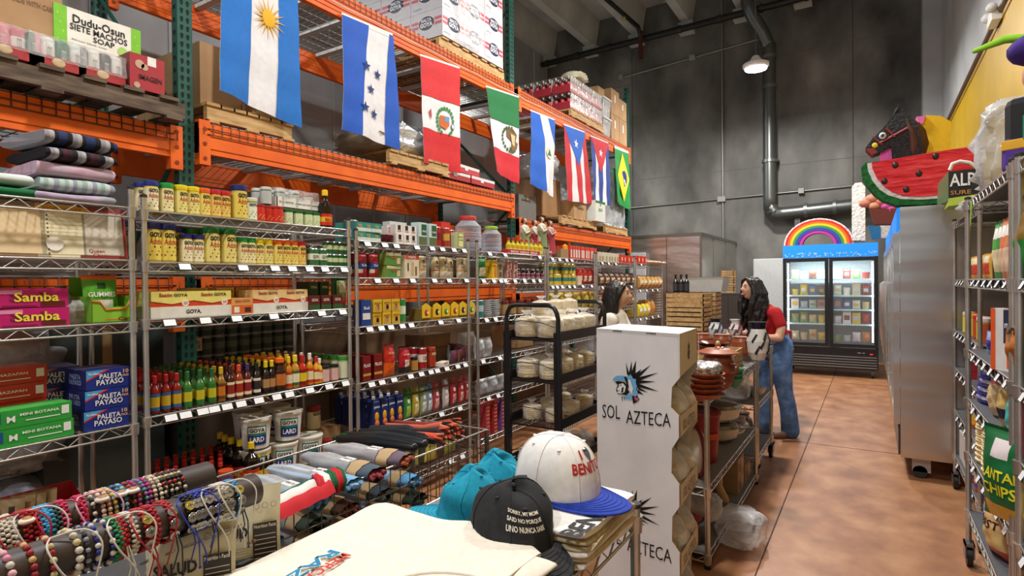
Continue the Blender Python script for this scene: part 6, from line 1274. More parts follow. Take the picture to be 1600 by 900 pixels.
for dz in (0,.60):
    f=LP(dz); f2=LP(dz,.0022); f3=LP(dz,.0029); g=MB(); K='#141417'
    for (tx,ty),(ax,ay),(bx_2,by_2) in (((338,380),(345,468),(362,462)),((376,368),(356,462),(378,458)),((404,362),(366,470),(400,462)),((497,388),(385,480),(408,500)),((543,440),(395,488),(412,512)),((525,504),(402,500),(415,528)),((545,572),(408,520),(412,550)),((478,584),(412,545),(418,570)),((452,602),(412,565),(410,592)),((440,420),(380,470),(402,490))):
        lp(g,[(tx,ty),(ax,ay),(bx_2,by_2)],K,f)
    lp(g,[(350,465),(392,462),(410,500),(412,560),(398,590),(380,540)],K,f)
    lp(g,[(247,514),(256,492),(280,477),(315,474),(345,478),(372,466),(385,492),(404,494),(402,520),(410,545),(398,590),(370,560),(340,512),(300,508),(265,512)],'#6fb1dc/.6',f2)
    lp(g,[(262,522),(290,514),(330,520),(352,550),(350,570),(362,590),(340,612),(286,606),(274,592),(272,572),(284,545),(270,528)],K,f2)
    lp(g,[(290,538),(320,528),(338,552),(330,590),(310,604),(286,600),(278,594),(290,584),(278,578),(280,570),(292,552)],'#eceaea/.6',f3)
    for e in ([(288,545),(312,538),(306,546)],[(312,560),(325,555),(320,592),(306,600)],[(276,584),(296,582),(296,587)]): lp(g,e,K,LP(dz,.0034))
    lp(g,[(326,482),(342,482),(372,540),(385,575),(372,590),(345,540)],K,f3); lp(g,[(352,500),(366,500),(384,560),(380,600),(360,572)],'#eceaea/.6',LP(dz,.0034))
    lp(g,[(332,615),(378,600),(380,640),(330,640)],'#6fb1dc/.6',f2); lp(g,[(386,580),(410,572),(416,600),(400,618),(384,606)],'#6fb1dc/.6',f3)
    lp(g,[(376,612),(412,612),(426,636),(408,655),(384,670)],K,f2); lp(g,[(390,618),(420,628),(418,648),(400,645)],'#c25a80/.6',f3)
    lp(g,[(308,624),(312,662),(316,624)],K,f2); lp(g,[(322,624),(326,656),(329,624)],K,f2)
    def tf(a,b): return f2(a,-b)
    for s,cx,cy,w,h in (('SOL',236,739,122,100),('AZTECA',475,765,275,96)):
        g.text(s,cx,-cy-(0),w,h*.98,0,K,-.002,None,lambda a,b:f2(a,-b+( (a-475)*-.0)))
    g.build('printed_logo',t)
for z0 in (.91,.61,.31,.03):
    for i,(s,d_) in enumerate(((.30,.10),(.30,.24))):
        p=cA+uxf*s+uy*d_
        o=[('tostadas',MB().lathe([(.062,0),(.068,.004),(.068,.10),(.062,.104)],'tortilla',(0,0,.01),18)),('bag',lump(.17,.15,.15,'bag',int(z0*100)+i)) if 0 else ('bag',k_pouch(.19,.19,.15,'bag',n=12)[0][1])]
        place('tostada_bag',o,(p.x+.08,p.y,z0+.008),FX+.2,'clear bag of tostadas in the white display box, tier %s from top, %s'%(cnt([.91,.61,.31,.03].index(z0)),['front','rear'][i]),'bag','tostada bags in the display box')
# ---------------------------------------------------------------- black bread rack
t=thing('bread_rack','black metal cart of bagged tortillas behind the white display box','rack',(0,0,0)); rx0,rx1,ry0,ry1=-2.14,-1.74,3.35,4.12
def hoop(y):
    return MB().tube([(rx0,y,.12),(rx0,y,1.34),(rx0+.01,y,1.38),(rx0+.03,y,1.415),(rx0+.07,y,1.43),(rx1-.07,y,1.43),(rx1-.03,y,1.415),(rx1-.01,y,1.38),(rx1,y,1.34),(rx1,y,.12)],.016,'#15161a/.3',8)
hoop(ry0).box(rx0-.02,rx0+.03,ry0-.012,ry0+.012,.12,1.25,'#15161a/.3').box(rx1-.03,rx1+.02,ry0-.012,ry0+.012,.12,1.25,'#15161a/.3').build('end_frame',t); hoop(ry1).build('end_frame',t)
RZ=[1.20,.92,.62,.33]
for z in RZ:
    g=MB().box(rx1-.01,rx1+.005,ry0,ry1,z-.01,z+.055,'#15161a/.3').box(rx0-.005,rx0+.01,ry0,ry1,z-.01,z+.055,'#15161a/.3').box(rx0,rx1,ry1-.01,ry1,z-.01,z+.05,'#15161a/.3').box(rx0,rx1,ry0,ry0+.008,z-.01,z+.0,'#15161a/.3')
    for i in range(26): g.tube([(rx0,ry0+.03*i,z),(rx1,ry0+.03*i,z)],.003,'#15161a/.3',4)
    for i in range(26): g.box(rx1+.005,rx1+.008,ry0+.03*i,ry0+.03*i+.012,z-.03,z-.01,'#9a9a98/.4')
    g.tube([(rx0+.02,ry0-.01,z+.10),(rx0+.12,ry0-.012,z+.125),(rx1-.12,ry0-.012,z+.115),(rx1-.02,ry0-.01,z+.085)],.003,'#15161a',5)
    g.build('wire_tray',t)
for x in (rx0,rx1):
    for y in (ry0,ry1): MB().tube([(x-.012,y,.05),(x+.012,y,.05)],.05,'#1c1c1e',14).box(x-.015,x+.015,y-.02,y+.02,.06,.13,'#8c8c8e').build('caster',t)
def tort(r,h,n,bagh,seed,tw=True):
    g=MB(); rr=random.Random(seed)
    for i in range(n):
        z=h*i/n; dx=rr.uniform(-.004,.004); g.lathe([(r*.95,0),(r,h/n*.3),(r,h/n*.75),(r*.94,h/n*.95)],'tortilla',(dx,-dx,.006+z),18)
    b=MB(); ph=rr.uniform(0,6)
    prof=[(.9,0),(1.08,.03),(1.10,.4),(1.09,.9),(1.03,1.02),(.6,1.12),(.22,1.2),(.18,1.25),(.38,1.38),(.55,1.5)] if tw else [(.9,0),(1.08,.03),(1.10,.5),(1.05,1.02),(.6,1.1),(.2,1.12)]
    b.loft([[(r*k*(1+.05*math.sin(j*2.1+z*9+ph)+(.25*math.sin(j*1.7+ph) if z>1.3 else 0))*math.cos(2*PI*j/20),r*k*(1+.05*math.sin(j*1.3+z*7))*math.sin(2*PI*j/20),h*z+.004) for j in range(20)] for k,z in prof],'bag',True,False)
    return [('tortillas',g),('bag',b)]
TT=[tort(.082,.12,12,.2,1),tort(.072,.115,6,.18,2),tort(.06,.09,7,.15,3)]
k=0
for ti,z in enumerate(RZ):
    for i,y in enumerate([3.45,3.62,3.79,3.98] if ti<2 else [3.5,3.75,3.98]):
        for j,x in enumerate((-2.03,-1.85)):
            place('tortilla_bag',TT[(0 if ti==0 else 1) if ti<2 else 2],(x,y,z+.006),.7*k,'bag of pale tortillas on the black cart, tier %s, %s, %s'%(cnt(ti),['nearest','second','third','farthest'][i],['left','right'][j]),'tortilla bag','tortilla bags on the cart'); k+=1
for i,y in enumerate((3.5,3.72,3.93)): place('tortilla_bag',TT[2],(-1.95,y,RZ[0]+.15),.5*i,'small bag of tortillas lying on top of the upper tier of black cart, %s'%['nearest','middle','farthest'][i],'tortilla bag','tortilla bags on the cart')
for i in range(3): tag(lump(.3,.22,.12,'bag',60+i,12).build('plastic_bag',None,(-1.94,3.48+.22*i,RZ[3]+.006)),'crumpled clear bag on the lowest tier of black cart, %s'%['nearest','middle','farthest'][i],'bag')
# ---------------------------------------------------------------- pottery shelves
shelving('chrome wire unit of clay pottery beside the aisle, nearer one',-1.40,-.77,3.235,4.785,[.945,.44,.075],.965,1,None,'chrome','#77756f',pr=.015)
shelving('chrome wire cart with casters of pottery, farther one',-1.40,-.77,4.86,5.60,[.99,.60,.19],1.01,1,None,'chrome','#77756f',wheels=True,pr=.014)
def on(px,py_,z,dz=0): p=at(px,py_,Z=z); return (p.x,p.y,z+dz)
def pot(name,prof,m,label,px,py_,z,cat,extra=None,seg=24,rz=0,ms=None,grp=None,dz=0):
    P=[(name.split('_')[-1] if 0 else 'body',MB().lathe(prof,m,seg=seg,ms=ms))]
    if extra: P+=extra
    return place(name,P,on(px,py_,z,dz),rz,label,cat,grp)
ZA=.951
for i in range(5): pot('clay_plate',[(.055,0),(.068,.004),(.097,.026),(.102,.030),(.096,.030),(.06,.01)],'terracotta','terracotta plate in the stack under crumpled foil, %s up'%cnt(i),1102,622,ZA,'plate',grp='stacked terracotta plates',dz=.027*i)
g=lump(.155,.15,.075,'foil',77,14); tag(g.build('foil_ball',None,Vector(on(1102,622,ZA,.122))),'crumpled shiny foil heaped in the top terracotta plate','foil')
pot('clay_pot',[(.065,0),(.085,.04),(.10,.10),(.09,.165),(.075,.195),(.085,.205),(.075,.205)],'terracotta_dark','big dark clay pot with lid behind the plate stack',1122,606,ZA,'pot',[('lid',MB().lathe([(.11,.205),(.115,.213),(.07,.232),(.02,.238),(.015,.25),(.018,.256),(.008,.26)],'terracotta',seg=24)),('handle',MB().tube([(.08,-.05,.15),(.12,-.06,.155),(.12,-.06,.11),(.085,-.045,.095)],.009,'terracotta_dark',6)),('knob',MB().ball((.0,-.0,.265),.013,'#c9c0a0').ball((.03,-.02,.24),.008,'#e9e4d0').ball((.012,-.035,.24),.008,'#e9e4d0'))])
for i in range(3): pot('green_bowl',[(.03,0),(.04,.006),(.062,.05),(.066,.055),(.058,.05),(.035,.012)],'#3f8f6f/.15','green glazed bowl in the nested stack, %s up'%cnt(i),1146,604,ZA,'bowl',grp='green glazed bowls',dz=.028*i)
def crate(w,d,h,sl=3):
    g=[]
    P=MB()
    for q in range(sl):
        z=h*q/sl+.008; P.box(-w/2,w/2,-d/2,-d/2+.01,z,z+h/sl*.72,'wood').box(-w/2,w/2,d/2-.01,d/2,z,z+h/sl*.72,'wood').box(-w/2,-w/2+.01,-d/2,d/2,z,z+h/sl*.72,'wood').box(w/2-.01,w/2,-d/2,d/2,z,z+h/sl*.72,'wood')
    c=MB()
    for sx in (-1,1):
        for sy in (-1,1): c.box(min(sx*(w/2-.01),sx*(w/2-.035)),max(sx*(w/2-.01),sx*(w/2-.035)),min(sy*(d/2-.01),sy*(d/2-.035)),max(sy*(d/2-.01),sy*(d/2-.035)),0,h,'wood')
    return [('slats',P),('frame',c),('bottom',MB().box(-w/2,w/2,-d/2,d/2,0,.008,'wood'))]
CR=crate(.26,.34,.064,2)
for i in range(2): place('wooden_crate',CR,(-.955,4.42,ZA+.065*i),0.0,'pale wooden crate under the dark clay dish, %s of two'%['lower','upper'][i],'crate','pale crates on the pottery shelf')
for i in range(2): place('clay_dish',[('dish',MB().lathe([(.06,0),(.09,.008),(.115,.026),(.12,.030),(.11,.028),(.06,.010)],'#6a2d1a/.12',seg=24))],(-.99,4.34,ZA+.13+.024*i),0,'%s dark glazed clay dish on the pale crates'%['lower','upper'][i],'dish','dark glazed clay dishes')
PB=[(.045,0),(.064,.025),(.076,.07),(.072,.11),(.058,.135),(.065,.146),(.052,.146)]
for px,y_,d in ((1097,548,'left'),(1128,550,'middle'),(1159,555,'right')): pot('clay_pot',PB,'terracotta','round terracotta pot beside the aisle cart\'s edge, %s of three'%d,px,y_,.997,'pot',grp='three round terracotta pots')
def vase(m1,m2,h,r,dots):
    P=[('body',MB().lathe([(r*.55,0),(r*.9,h*.2),(r,h*.5),(r*.75,h*.78),(r*.7,h*.82)],m1,seg=22)),('neck',MB().lathe([(r*.72,h*.82),(r*.74,h*.9),(r*.85,h),(r*.7,h)],m2,seg=22))]
    g=MB()
    for q in range(14):
        a=q*.75; z=h*(.2+.5*((q*7)%10)/10)
        for s in range(5):
            b=a+.08*s; zz=z+.012*s; rr_=r*(1.0-.35*abs(zz/h-.45))+.001
            g.ball((rr_*math.sin(b),-rr_*math.cos(b),zz),(.009,.004,.014-.002*s),dots,6)
    P.append(('painted_pattern',g)); return P
place('painted_vase',vase('#e4e2dc/.2','#15172a/.2',.28,.078,'#15172a'),on(1184,562,.997),0,'white vase with black leaf pattern and dark neck beside the woman in red','vase')
place('painted_vase',vase('#e4e2dc/.2','#15172a/.2',.20,.07,'#2a3050'),on(1118,528,.997),0,'white vase with dark pattern and black neck behind the pots','vase')
place('painted_vase',vase('#e4e2dc/.2','#e4e2dc/.2',.19,.065,'#7a3040'),on(1149,528,.997),0,'white vase with white neck and reddish pattern behind the pots','vase')
pot('dark_mug',[(.035,0),(.04,.005),(.042,.08),(.036,.08)],'#1c2230/.2','small dark glazed mug left of the black leaf vase',1173,552,.997,'mug')
def saintess(robe,veil):
    return [('robe',MB().lathe([(.06,0),(.055,.02),(.035,.15),(.03,.2),(.02,.215)],robe,seg=12)),('veil',MB().lathe([(.05,.06),(.042,.18),(.028,.235),(.02,.25),(.004,.256)],veil,seg=12)),('face',MB().ball((0,-.02,.222),(.014,.012,.018),'#c99a78',8))]
for px,r,v,d in ((1050,'#2f7f74','#2f7f74','small figure in green robe behind the display box'),(1075,'#1d2f8a','#e4e2dc','small figure in blue robe with white veil behind the display box'),(1100,'#c9b9a8','#2f8a84','figure in pale robe with teal veil left of the vases')):
    p=on(px,522,.997); place('saint_figurine',saintess(r,v),(p[0],p[1]+.5,1.0),-.3,d,'figurine')
shelving('chrome wire unit behind the pottery cart, carrying crates',-2.30,-1.45,5.3,7.4,[.985,.5,.12],1.0,1,None,'chrome','#77756f',pr=.014)
for px,d in ((1052,'left'),(1079,'right')):
    p=at(px,520,Z=1.0); g=MB().limb([(0,0,0),(.01,0,.08),(-.015,0,.15),(.012,0,.22),(0,0,.33 if px<1070 else .38)],[.05,.035,.04,.028,.012] if px<1070 else [.02,.02,.018,.016,.01],'#b89a72/.8',8)
    place('carved_stick',[('carving',g)],(p.x,p.y,1.0),0,'tan carved wooden piece standing behind the display box, %s one'%d,'carving')
pot('metal_lid',[(.02,0),(.13,.004),(.14,.012),(.05,.03),(.02,.036),(.02,.05),(.008,.052)],'#c9c9c6/.2/.9','round metal lid lying behind the display box',1048,513,1.0,'lid')
CR2=crate(.42,.34,.15)
for i in range(3):
    for j in range(2): place('wooden_crate',CR2,(-1.72+.0*j-.36*0,6.45+.5*j,.99+.155*i),.1*j-.05,'wooden slatted crate left of the woman in red, tier %s, %s'%(cnt(i),['front','rear'][j]),'crate','stacked slatted crates')
t=thing('storage_tote','clear white plastic tote on top of the slatted crates','tote',(-1.66,6.95,1.46)); MB().loft([[(-.24*k,-.18*k,z),(.24*k,-.18*k,z),(.24*k,.18*k,z),(-.24*k,.18*k,z)] for z,k in ((0,.88),(.16,1),(.17,1.04))],'#c4c7c4/.4',True,False,None,False).build('body',t)
for i,px in enumerate((1120,1126,1131)): p=at(px,466,Z=1.46); place('dark_bottle',k_bottle(.03,.2,'#1a1a1c/.2','#1a1a1c','#3a3a3c'),(-1.84+.06*i,6.36,1.458),0,'black bottle on the slatted crates, %s of three'%['left','middle','right'][i],'bottle')
# lower shelves of the pottery unit
def bucket(r,h): return [('body',MB().lathe([(r*.85,0),(r*.86,.01),(r,h)],'#8f1c1e/.35',seg=26)),('lid',MB().lathe([(r*1.03,h-.01),(r*1.06,h),(r*1.04,h+.02),(r*.9,h+.022),(r*.88,h+.012)],'#7d181b/.35',seg=26)),('label',MB().grid(10,2,lambda u,v:((r*.97+.004)*math.sin((u-.2)*1.4),-(r*.97+.004)*math.cos((u-.2)*1.4),h*(.5+.12*v)),'#c2502e'))]
place('red_bucket',bucket(.13,.30),(-.94,3.74,.447),.3,'dark red bucket with lid on the middle shelf of pottery unit','bucket')
for i,(r,z,c) in enumerate(((.17,0,'#cfc4ae/.2'),(.18,.11,'#d6d0c2/.2'))):
    P=[('body',MB().lathe([(r*.6,0),(r*.9,.03),(r,.09),(r*1.03,.1),(r*.97,.095)],c,seg=26)),('lid',MB().lathe([(r*1.0,.1),(r*.9,.12),(r*.4,.135),(.02,.14)],'#6f6b5e/.15',seg=26)),('handle',MB().tube([(r*.98,-.05,.07),(r*1.15,-.04,.08),(r*1.15,.04,.08),(r*.98,.05,.07)],.008,c,6))]
    place('enamel_pot',P,(-.965,4.28,.447+z+(.03 if z else 0)),.2*i,'cream pot with glass lid beside the red bucket, %s of two'%['lower','upper'][i],'pot')
P=[('rim',MB().tube([(.0+.0*math.cos(a),.135*math.cos(a),.14+.135*math.sin(a)) for a in [2*PI*k/24 for k in range(24)]],.012,'#7a1f2a',8,True)),('skin',MB().ball((0,0,.14),(.055,.13,.13),'#cfc6b4/.7',20))]
place('tambourine',P,(-.87,3.42,.447),.55,'round cream drum with maroon band standing by the front post','drum')
for i,(y,h) in enumerate(((4.35,.12),(4.35,.12),(4.62,.12))):
    place('fruit_carton',k_box(.22,.24,.12,'#9a7a52',shapes=[(-.4,-.1,.2,.7,'#6a4a34'),(.1,.4,.3,.8,'#c9a878'),(-.05,.05,.1,.5,'#7a3a2a')]),(-.92,y,.082+(.122 if i==1 else 0)),FX,'printed brown carton on the lowest pottery shelf, %s'%['lower front','upper front','rear'][i],'carton')
g=MB().limb([(-.02,-.10,.05),(-.03,.0,.15),(.0,.08,.30)],[.03,.028,.03],'#c9ab78/.8',10).limb([(-.02,-.05,.30),(.03,.06,.31),(.05,.20,.29)],[.02,.026,.03],'#c9ab78/.8',10).limb([(.03,.12,.3),(.02,.16,.12),(.05,.2,.02)],[.026,.026,.03],'#c9ab78/.8',10)
place('wooden_stool',[('stool',g)],(-.90,3.85,.082),0,'small stripped log stool on the lowest pottery shelf','stool')
g=MB().lathe([(.16,0),(.165,.01),(.165,.10),(.15,.11)],'#17181b/.3',(0,0,0),26).lathe([(.14,.111),(.10,.125),(.02,.13)],'#a82a2c/.4',(0,0,0),26)
place('griddle_stack',[('pans',g)],(-.98,3.40,.082),0,'stack of black round griddles with red label by the front post','griddle')
for i,(x,y,z,s) in enumerate(((-.88,3.55,.16,.16),(-.70,3.66,.005,.23),(-.74,3.80,.03,.16))): tag(lump(s*1.1,s*1.4,s*.8,'bag',90+i,14).build('plastic_bag',None,(x+.02,y,z)),'crumpled clear plastic bag spilling from the lowest pottery shelf, %s'%['upper','big one over the edge','rear'][i],'bag')
for i in range(3): pot('talavera_bowl',[(.05,0),(.08,.03),(.10,.07),(.095,.07),(.05,.01)],['#d9d4c8/.2','#7d8a86/.2','#c9c0b0/.2'][i],'pale patterned bowl under the top shelf of far cart, %s'%['left','middle','right'][i],1150+14*i,618,.607,'bowl')
for i in range(4): tag(lump(.2,.2,.2,'bag',110+i,12).build('plastic_bag',None,(-.95-.1*(i%2),4.98+.17*i,.607)),'clear bag with pottery on middle shelf of the far cart, %s'%cnt(i),'bag')
for i in range(4): place('clay_jug',[('jug',MB().lathe([(.05,0),(.085,.06),(.07,.14),(.04,.17),(.05,.2)],['#b8aa98/.3','#8f5a40/.3','#c9c0ae/.3','#6a5a50/.3'][i],seg=16))],(-.98,4.98+.17*i,.197),0,'small clay jug on the lowest shelf of far cart, %s'%cnt(i),'jug')
t=thing('swinging_tag','red hanging charm tied to a string on the front corner of pottery unit','charm',(-.80,3.19,.95)); MB().tube([(0,0,.02),(0,.0,.35)],.0015,'#e8e4dc',4).build('string',t); MB().lathe([(.02,-.02),(.035,0),(.035,.03),(.02,.045)],'#b8301f/.4',(0,0,0),8).build('charm',t)
place('spindle',[('spindle',MB().lathe([(.02,0),(.022,.16),(.02,.165)],'#d2b48c/.6',seg=10))],(-.80,3.19,1.28),0,'pale wooden spindle above the red charm','spindle') if 0 else None
# ---------------------------------------------------------------- the aisle fridges
def goods_on(xa,xb,y,z,n,seed,face,cat,where,depth=.0,hs_=(.12,.2)):
    rr=random.Random(seed); C_=['#c9b98a','#a83a34','#e6e2d8','#d9b83a','#7a4a34','#b8c4c9','#8a9a5a','#c27a3a','#5a6a9a','#e0d8e0']
    for i in range(n):
        x=xa+(xb-xa)*(i+.5)/n; w=(xb-xa)/n*.86; h=rr.uniform(*hs_); k=rr.randrange(4); c=C_[rr.randrange(10)]
        P=[lambda:k_box(w,.1,h,c,shapes=[(-.35,.35,.3,.7,C_[rr.randrange(10)])]),lambda:k_pouch(w,h,.08,c,shapes=[(.2,.8,.3,.6,C_[rr.randrange(10)])]),lambda:k_tub(w/2,h*.8,'','') if 0 else [('tub',MB().lathe([(w*.40,0),(w*.48,h*.6),(w*.5,h*.62),(w*.48,h*.66)],c,seg=14))],lambda:k_pouch(w,h*.8,.08,c)][k]()
        loc=(x,y,z) if face==0 else (y,x,z)
        place(['food_box','food_bag','food_tub','food_bag'][k],P,loc,face,'%s %s on %s, %s from left'%(NMC[c],['box','bag','tub','packet'][k],where,cnt(i)),['box','bag','tub','packet'][k],'goods on '+where,True)
NMC={'#c9b98a':'tan','#a83a34':'red','#e6e2d8':'white','#d9b83a':'yellow','#7a4a34':'brown','#b8c4c9':'pale blue','#8a9a5a':'olive','#c27a3a':'orange','#5a6a9a':'blue','#e0d8e0':'pinkish white'}
t=thing('display_fridge','black two-door glass fridge with blue header at the end of the aisle','fridge',(-.60,10.8,0))
W2=.685; D2=.75
MB().box(-W2,-W2+.03,.02,D2,.13,2.17,'#1b1c1e').box(W2-.03,W2,.02,D2,.13,2.17,'#1b1c1e').box(-W2+.031,W2-.031,D2-.03,D2-.001,.14,2.12,'#d9dde0').box(-W2+.002,W2-.002,.021,D2-.002,2.13,2.168,'#1b1c1e').box(-W2+.031,W2-.031,.05,D2-.031,.46,.5,'#d9dde0').box(-W2+.031,W2-.031,.05,D2-.031,1.93,1.96,'#d9dde0').build('cabinet',t)
g=MB().box(-W2,W2,-.02,.02,1.955,2.17,'fascia')
rr=random.Random(5)
for i in range(60): g.ball((rr.uniform(-W2+.03,W2-.03),-.021,rr.uniform(1.965,2.03)),(rr.uniform(.006,.02),.002,rr.uniform(.006,.018)),'#9fd0f5',6)
g.build('header_sign',t)
g=MB().box(-W2,W2,-.01,.05,.13,.47,'#17181a')
for i in range(5): g.box(-W2+.02,W2-.02,-.018,-.01,.16+.042*i,.176+.042*i,'#8f9496/.3/.6')
g.build('grille',t)
g=MB().lathe([(.035,0),(.035,.002)],'#e8e8e8',(0,0,0),6,Matrix.Translation((-W2+.13,-.0115,.42))@Matrix.Rotation(R(90),4,'X')).box(-W2+.126,-W2+.134,-.0145,-.0135,.40,.44,'#17181a').build('badge',t)
MB().box(.40,.45,-.0115,-.01,.40,.41,'#c9ccd0').box(.47,.50,-.0115,-.01,.40,.41,'#c9ccd0').box(.57,.61,-.0115,-.01,.385,.395,'red_led').build('control_panel',t)
for s in (-1,1):
    x0,x1=(-W2+.0,-.003) if s<0 else (.003,W2)
    g=MB().box(x0,x0+.055,-.03,.01,.49,1.95,'#131416').box(x1-.055,x1,-.03,.01,.49,1.95,'#131416').box(x0+.001,x1-.001,-.029,.009,.491,.54,'#131416').box(x0+.001,x1-.001,-.029,.009,1.89,1.949,'#131416')
    d=g.build('door',t); MB().box(x0+.055,x1-.055,-.012,-.008,.54,1.89,'glass').build('glass_pane',d)
    hx=x1-.03; MB().box(hx-.012,hx+.012,-.06,-.03,.8,1.45,'#1f2022').build('handle',d) if s>0 else None
for x in (-W2+.075,W2-.075):
    g=MB()
    for i in range(40): g.box(x-.012,x+.012,.03,.038,.58+.0325*i,.60+.0325*i,'led')
    g.build('light_strip',t)
FZ=[.57,.86,1.10,1.33,1.60]
for z in FZ[1:]: MB().box(-W2+.04,W2-.04,.06,.6,z-.022,z,'#bfe6ea').build('shelf',t)
for x in (-W2+.08,W2-.08):
    for y in (.06,D2-.08): MB().tube([(x-.015,y,.045),(x+.015,y,.045)],.045,'#17181a',14).box(x-.02,x+.02,y-.03,y+.03,.06,.13,'#6a6c6e').build('caster',t)
for i,z in enumerate(FZ):
    for s in (0,1): goods_on(-.60-W2+.10 if s==0 else -.60+.05,-.60-.05 if s==0 else -.60+W2-.10,10.97,z+.002,4,200+i*2+s,0,'','%s fridge shelf, %s door'%(['lowest','second','third','fourth','top'][i],['left','right'][s]),hs_=(.15,.205))
l=area('fridge_lamp',-.60,10.90,1.90,1.2,16,(.88,.96,1),(0,0,0),.1)
# steel fridges along the right wall
def steel_fridge(y0,y1,nd,label,top=True):
    t=thing('steel_fridge',label,'fridge',(0,0,0)); X0=.19; X1=.98
    MB().box(X0,X1,y0,y0+.03,.17,2.15,'steel').box(X0,X1,y1-.03,y1,.17,2.15,'steel').box(X1-.03,X1,y0,y1,.17,2.15,'steel').box(X0+.002,X1-.002,y0+.002,y1-.002,2.11,2.152,'steel').box(X0+.003,X1-.004,y0+.004,y1-.004,.172,.42,'steel').build('cabinet',t)
    MB().box(X0-.02,X0-.001,y0+.004,y1-.004,1.97,2.148,'fascia').build('header_sign',t)
    MB().box(X0-.015,X0-.001,y0+.004,y1-.004,.19,.40,'#55575a/.3/.8').build('grille',t)
    dw=(y1-y0)/nd
    for i in range(nd):
        a,b=y0+dw*i+.004,y0+dw*(i+1)-.004; e=.0015
        d=MB().box(X0-.045,X0-.003,a,a+.06,.43,1.95,'steel').box(X0-.045,X0-.003,b-.06,b,.43,1.95,'steel').box(X0-.044,X0-.0045,a+e,b-e,.432,.52,'steel').box(X0-.044,X0-.0045,a+e,b-e,1.87,1.948,'steel').build('door',t)
        MB().box(X0-.03,X0-.026,a+.06,b-.06,.52,1.87,'glass').build('glass_pane',d)
        MB().tube([(X0-.045,b-.09,.75),(X0-.085,b-.09,.78),(X0-.085,b-.09,1.52),(X0-.045,b-.09,1.55)],.010,'chrome',8).build('handle',d)
    for z in (.5,.8,1.1,1.4,1.65): MB().box(X0+.05,X1-.1,y0+.04,y1-.04,z-.02,z,'#bfe0e6').build('shelf',t)
    for y in (y0+.1,y1-.1): MB().tube([(X0+.13,y-.02,.05),(X0+.13,y+.02,.05)],.05,'#2a2a2a',14).box(X0+.08,X0+.2,y-.02,y+.02,.05,.17,'#b8b5ae').build('caster',t)
    return t
steel_fridge(5.5,7.6,3,'brushed steel side of the nearer glass-door fridge at the right')
steel_fridge(7.66,9.9,3,'farther steel glass-door fridge along the right side')
for i,z in enumerate((.5,.8,1.1,1.4,1.65)): goods_on(5.6,7.5,.33,z+.002,9,300+i,FL,'','shelf %s of near steel fridge'%cnt(i),hs_=(.15,.205)); goods_on(7.76,9.8,.33,z+.002,6,320+i,FL,'','shelf %s of far steel fridge'%cnt(i),hs_=(.15,.205))
area('fridge_lamp',.40,6.55,1.93,1.9,10,(.88,.96,1),(0,0,R(90)),.1)
# walk-in cooler, strip panel and white board
t=thing('walk_in_cooler','big stainless walk-in cooler in the far left corner','walk-in cooler',(0,0,0))
MB().box(-5.9,-2.46,10.0,12.95,0,2.36,'cooler_steel').box(-5.92,-2.44,9.98,12.97,2.36,2.41,'#8a8883/.35/.9').build('body',t)
g=MB()
for x in (-3.05,-3.75,-4.4): g.box(x-.006,x+.006,9.992,10,0,2.36,'#77746f/.4/.8')
for y in (10.9,11.9): g.box(-2.46,-2.452,y-.006,y+.006,0,2.36,'#77746f/.4/.8')
g.build('panel_seams',t); MB().box(-2.478,-2.445,9.982,10.02,0,2.36,'#a09d97/.3/.9').build('corner_trim',t)
g=MB()
for i in range(60): g.box(-5.2+.03*i,-5.2+.03*i+.024,9.93,9.95,.05,2.1,'#e2e6ec/.5')
tag(g.build('strip_curtain'),'white ribbed panel behind the last wire shelves','panel')
t=thing('white_door_panel','tall plain white panel leaning left of the black fridge','panel',(-1.58,11.9,0)); MB().rbox(-.36,.36,0,.05,.0,2.0,.01,'#c6cacb/.5').build('board',t)
for i,(y,z) in enumerate(((0,0),(0,.13),(.0,.26))): place('wooden_crate',crate(.22,.2,.12),(-2.1,10.4,1.38+z),0,'small dark crate beside the cooler, %s up'%cnt(i),'crate','small crates by the cooler')
t=thing('side_table','dark cupboard carrying small crates beside the cooler','cupboard',(-2.05,10.4,0)); MB().rbox(-.3,.3,-.25,.25,0,1.38,.01,'#3a3836/.6').build('body',t); MB().box(-.28,.0-.01,-.26,-.25,.05,1.33,'#45423f').build('door',t); MB().box(.01,.28,-.26,-.25,.05,1.33,'#45423f').build('door',t)
t=thing('red_sign_board','red low board standing behind the woman in jeans','board',(-.80,6.95,.3),.25); MB().rbox(-.02,.02,-.25,.25,.15,.75,.004,'#a01a1e/.5').build('board',t); MB().box(-.015,.015,-.2,-.17,-.3,.16,'#3a3a3a').build('leg',t); MB().box(-.015,.015,.17,.2,-.3,.16,'#3a3a3a').build('leg',t)
# ---------------------------------------------------------------- pinatas
def prz(pts,Y,th,m,side=None,f=None):
    P=[at(x,y,Y=Y) for x,y in pts]; return MB().prism([(p.x,p.z) for p in P],Y,Y+th,m,side)
t=thing('watermelon_pinata','big watermelon slice pinata on top of the steel fridge','pinata',(0,0,0))
YM=5.52
o1=[(1353,254),(1345,262),(1347,277),(1355,290),(1366,303),(1380,313),(1400,320),(1440,320),(1480,316),(1534,314),(1534,226),(1450,240),(1380,251)]
o2=[(1355,255),(1356,266),(1363,282),(1374,296),(1388,305),(1408,311),(1440,312),(1480,309),(1534,306),(1534,226),(1450,240)]
o3=[(1362,254),(1363,263),(1370,278),(1381,291),(1394,300),(1412,306),(1440,307),(1480,303),(1534,300),(1534,226),(1450,239)]
prz(o1,YM,.20,'melon_green').build('rind',t); prz(o2,YM-.008,.216,'paper_white').build('pith',t); prz(o3,YM-.016,.232,'melon_red').build('flesh',t)
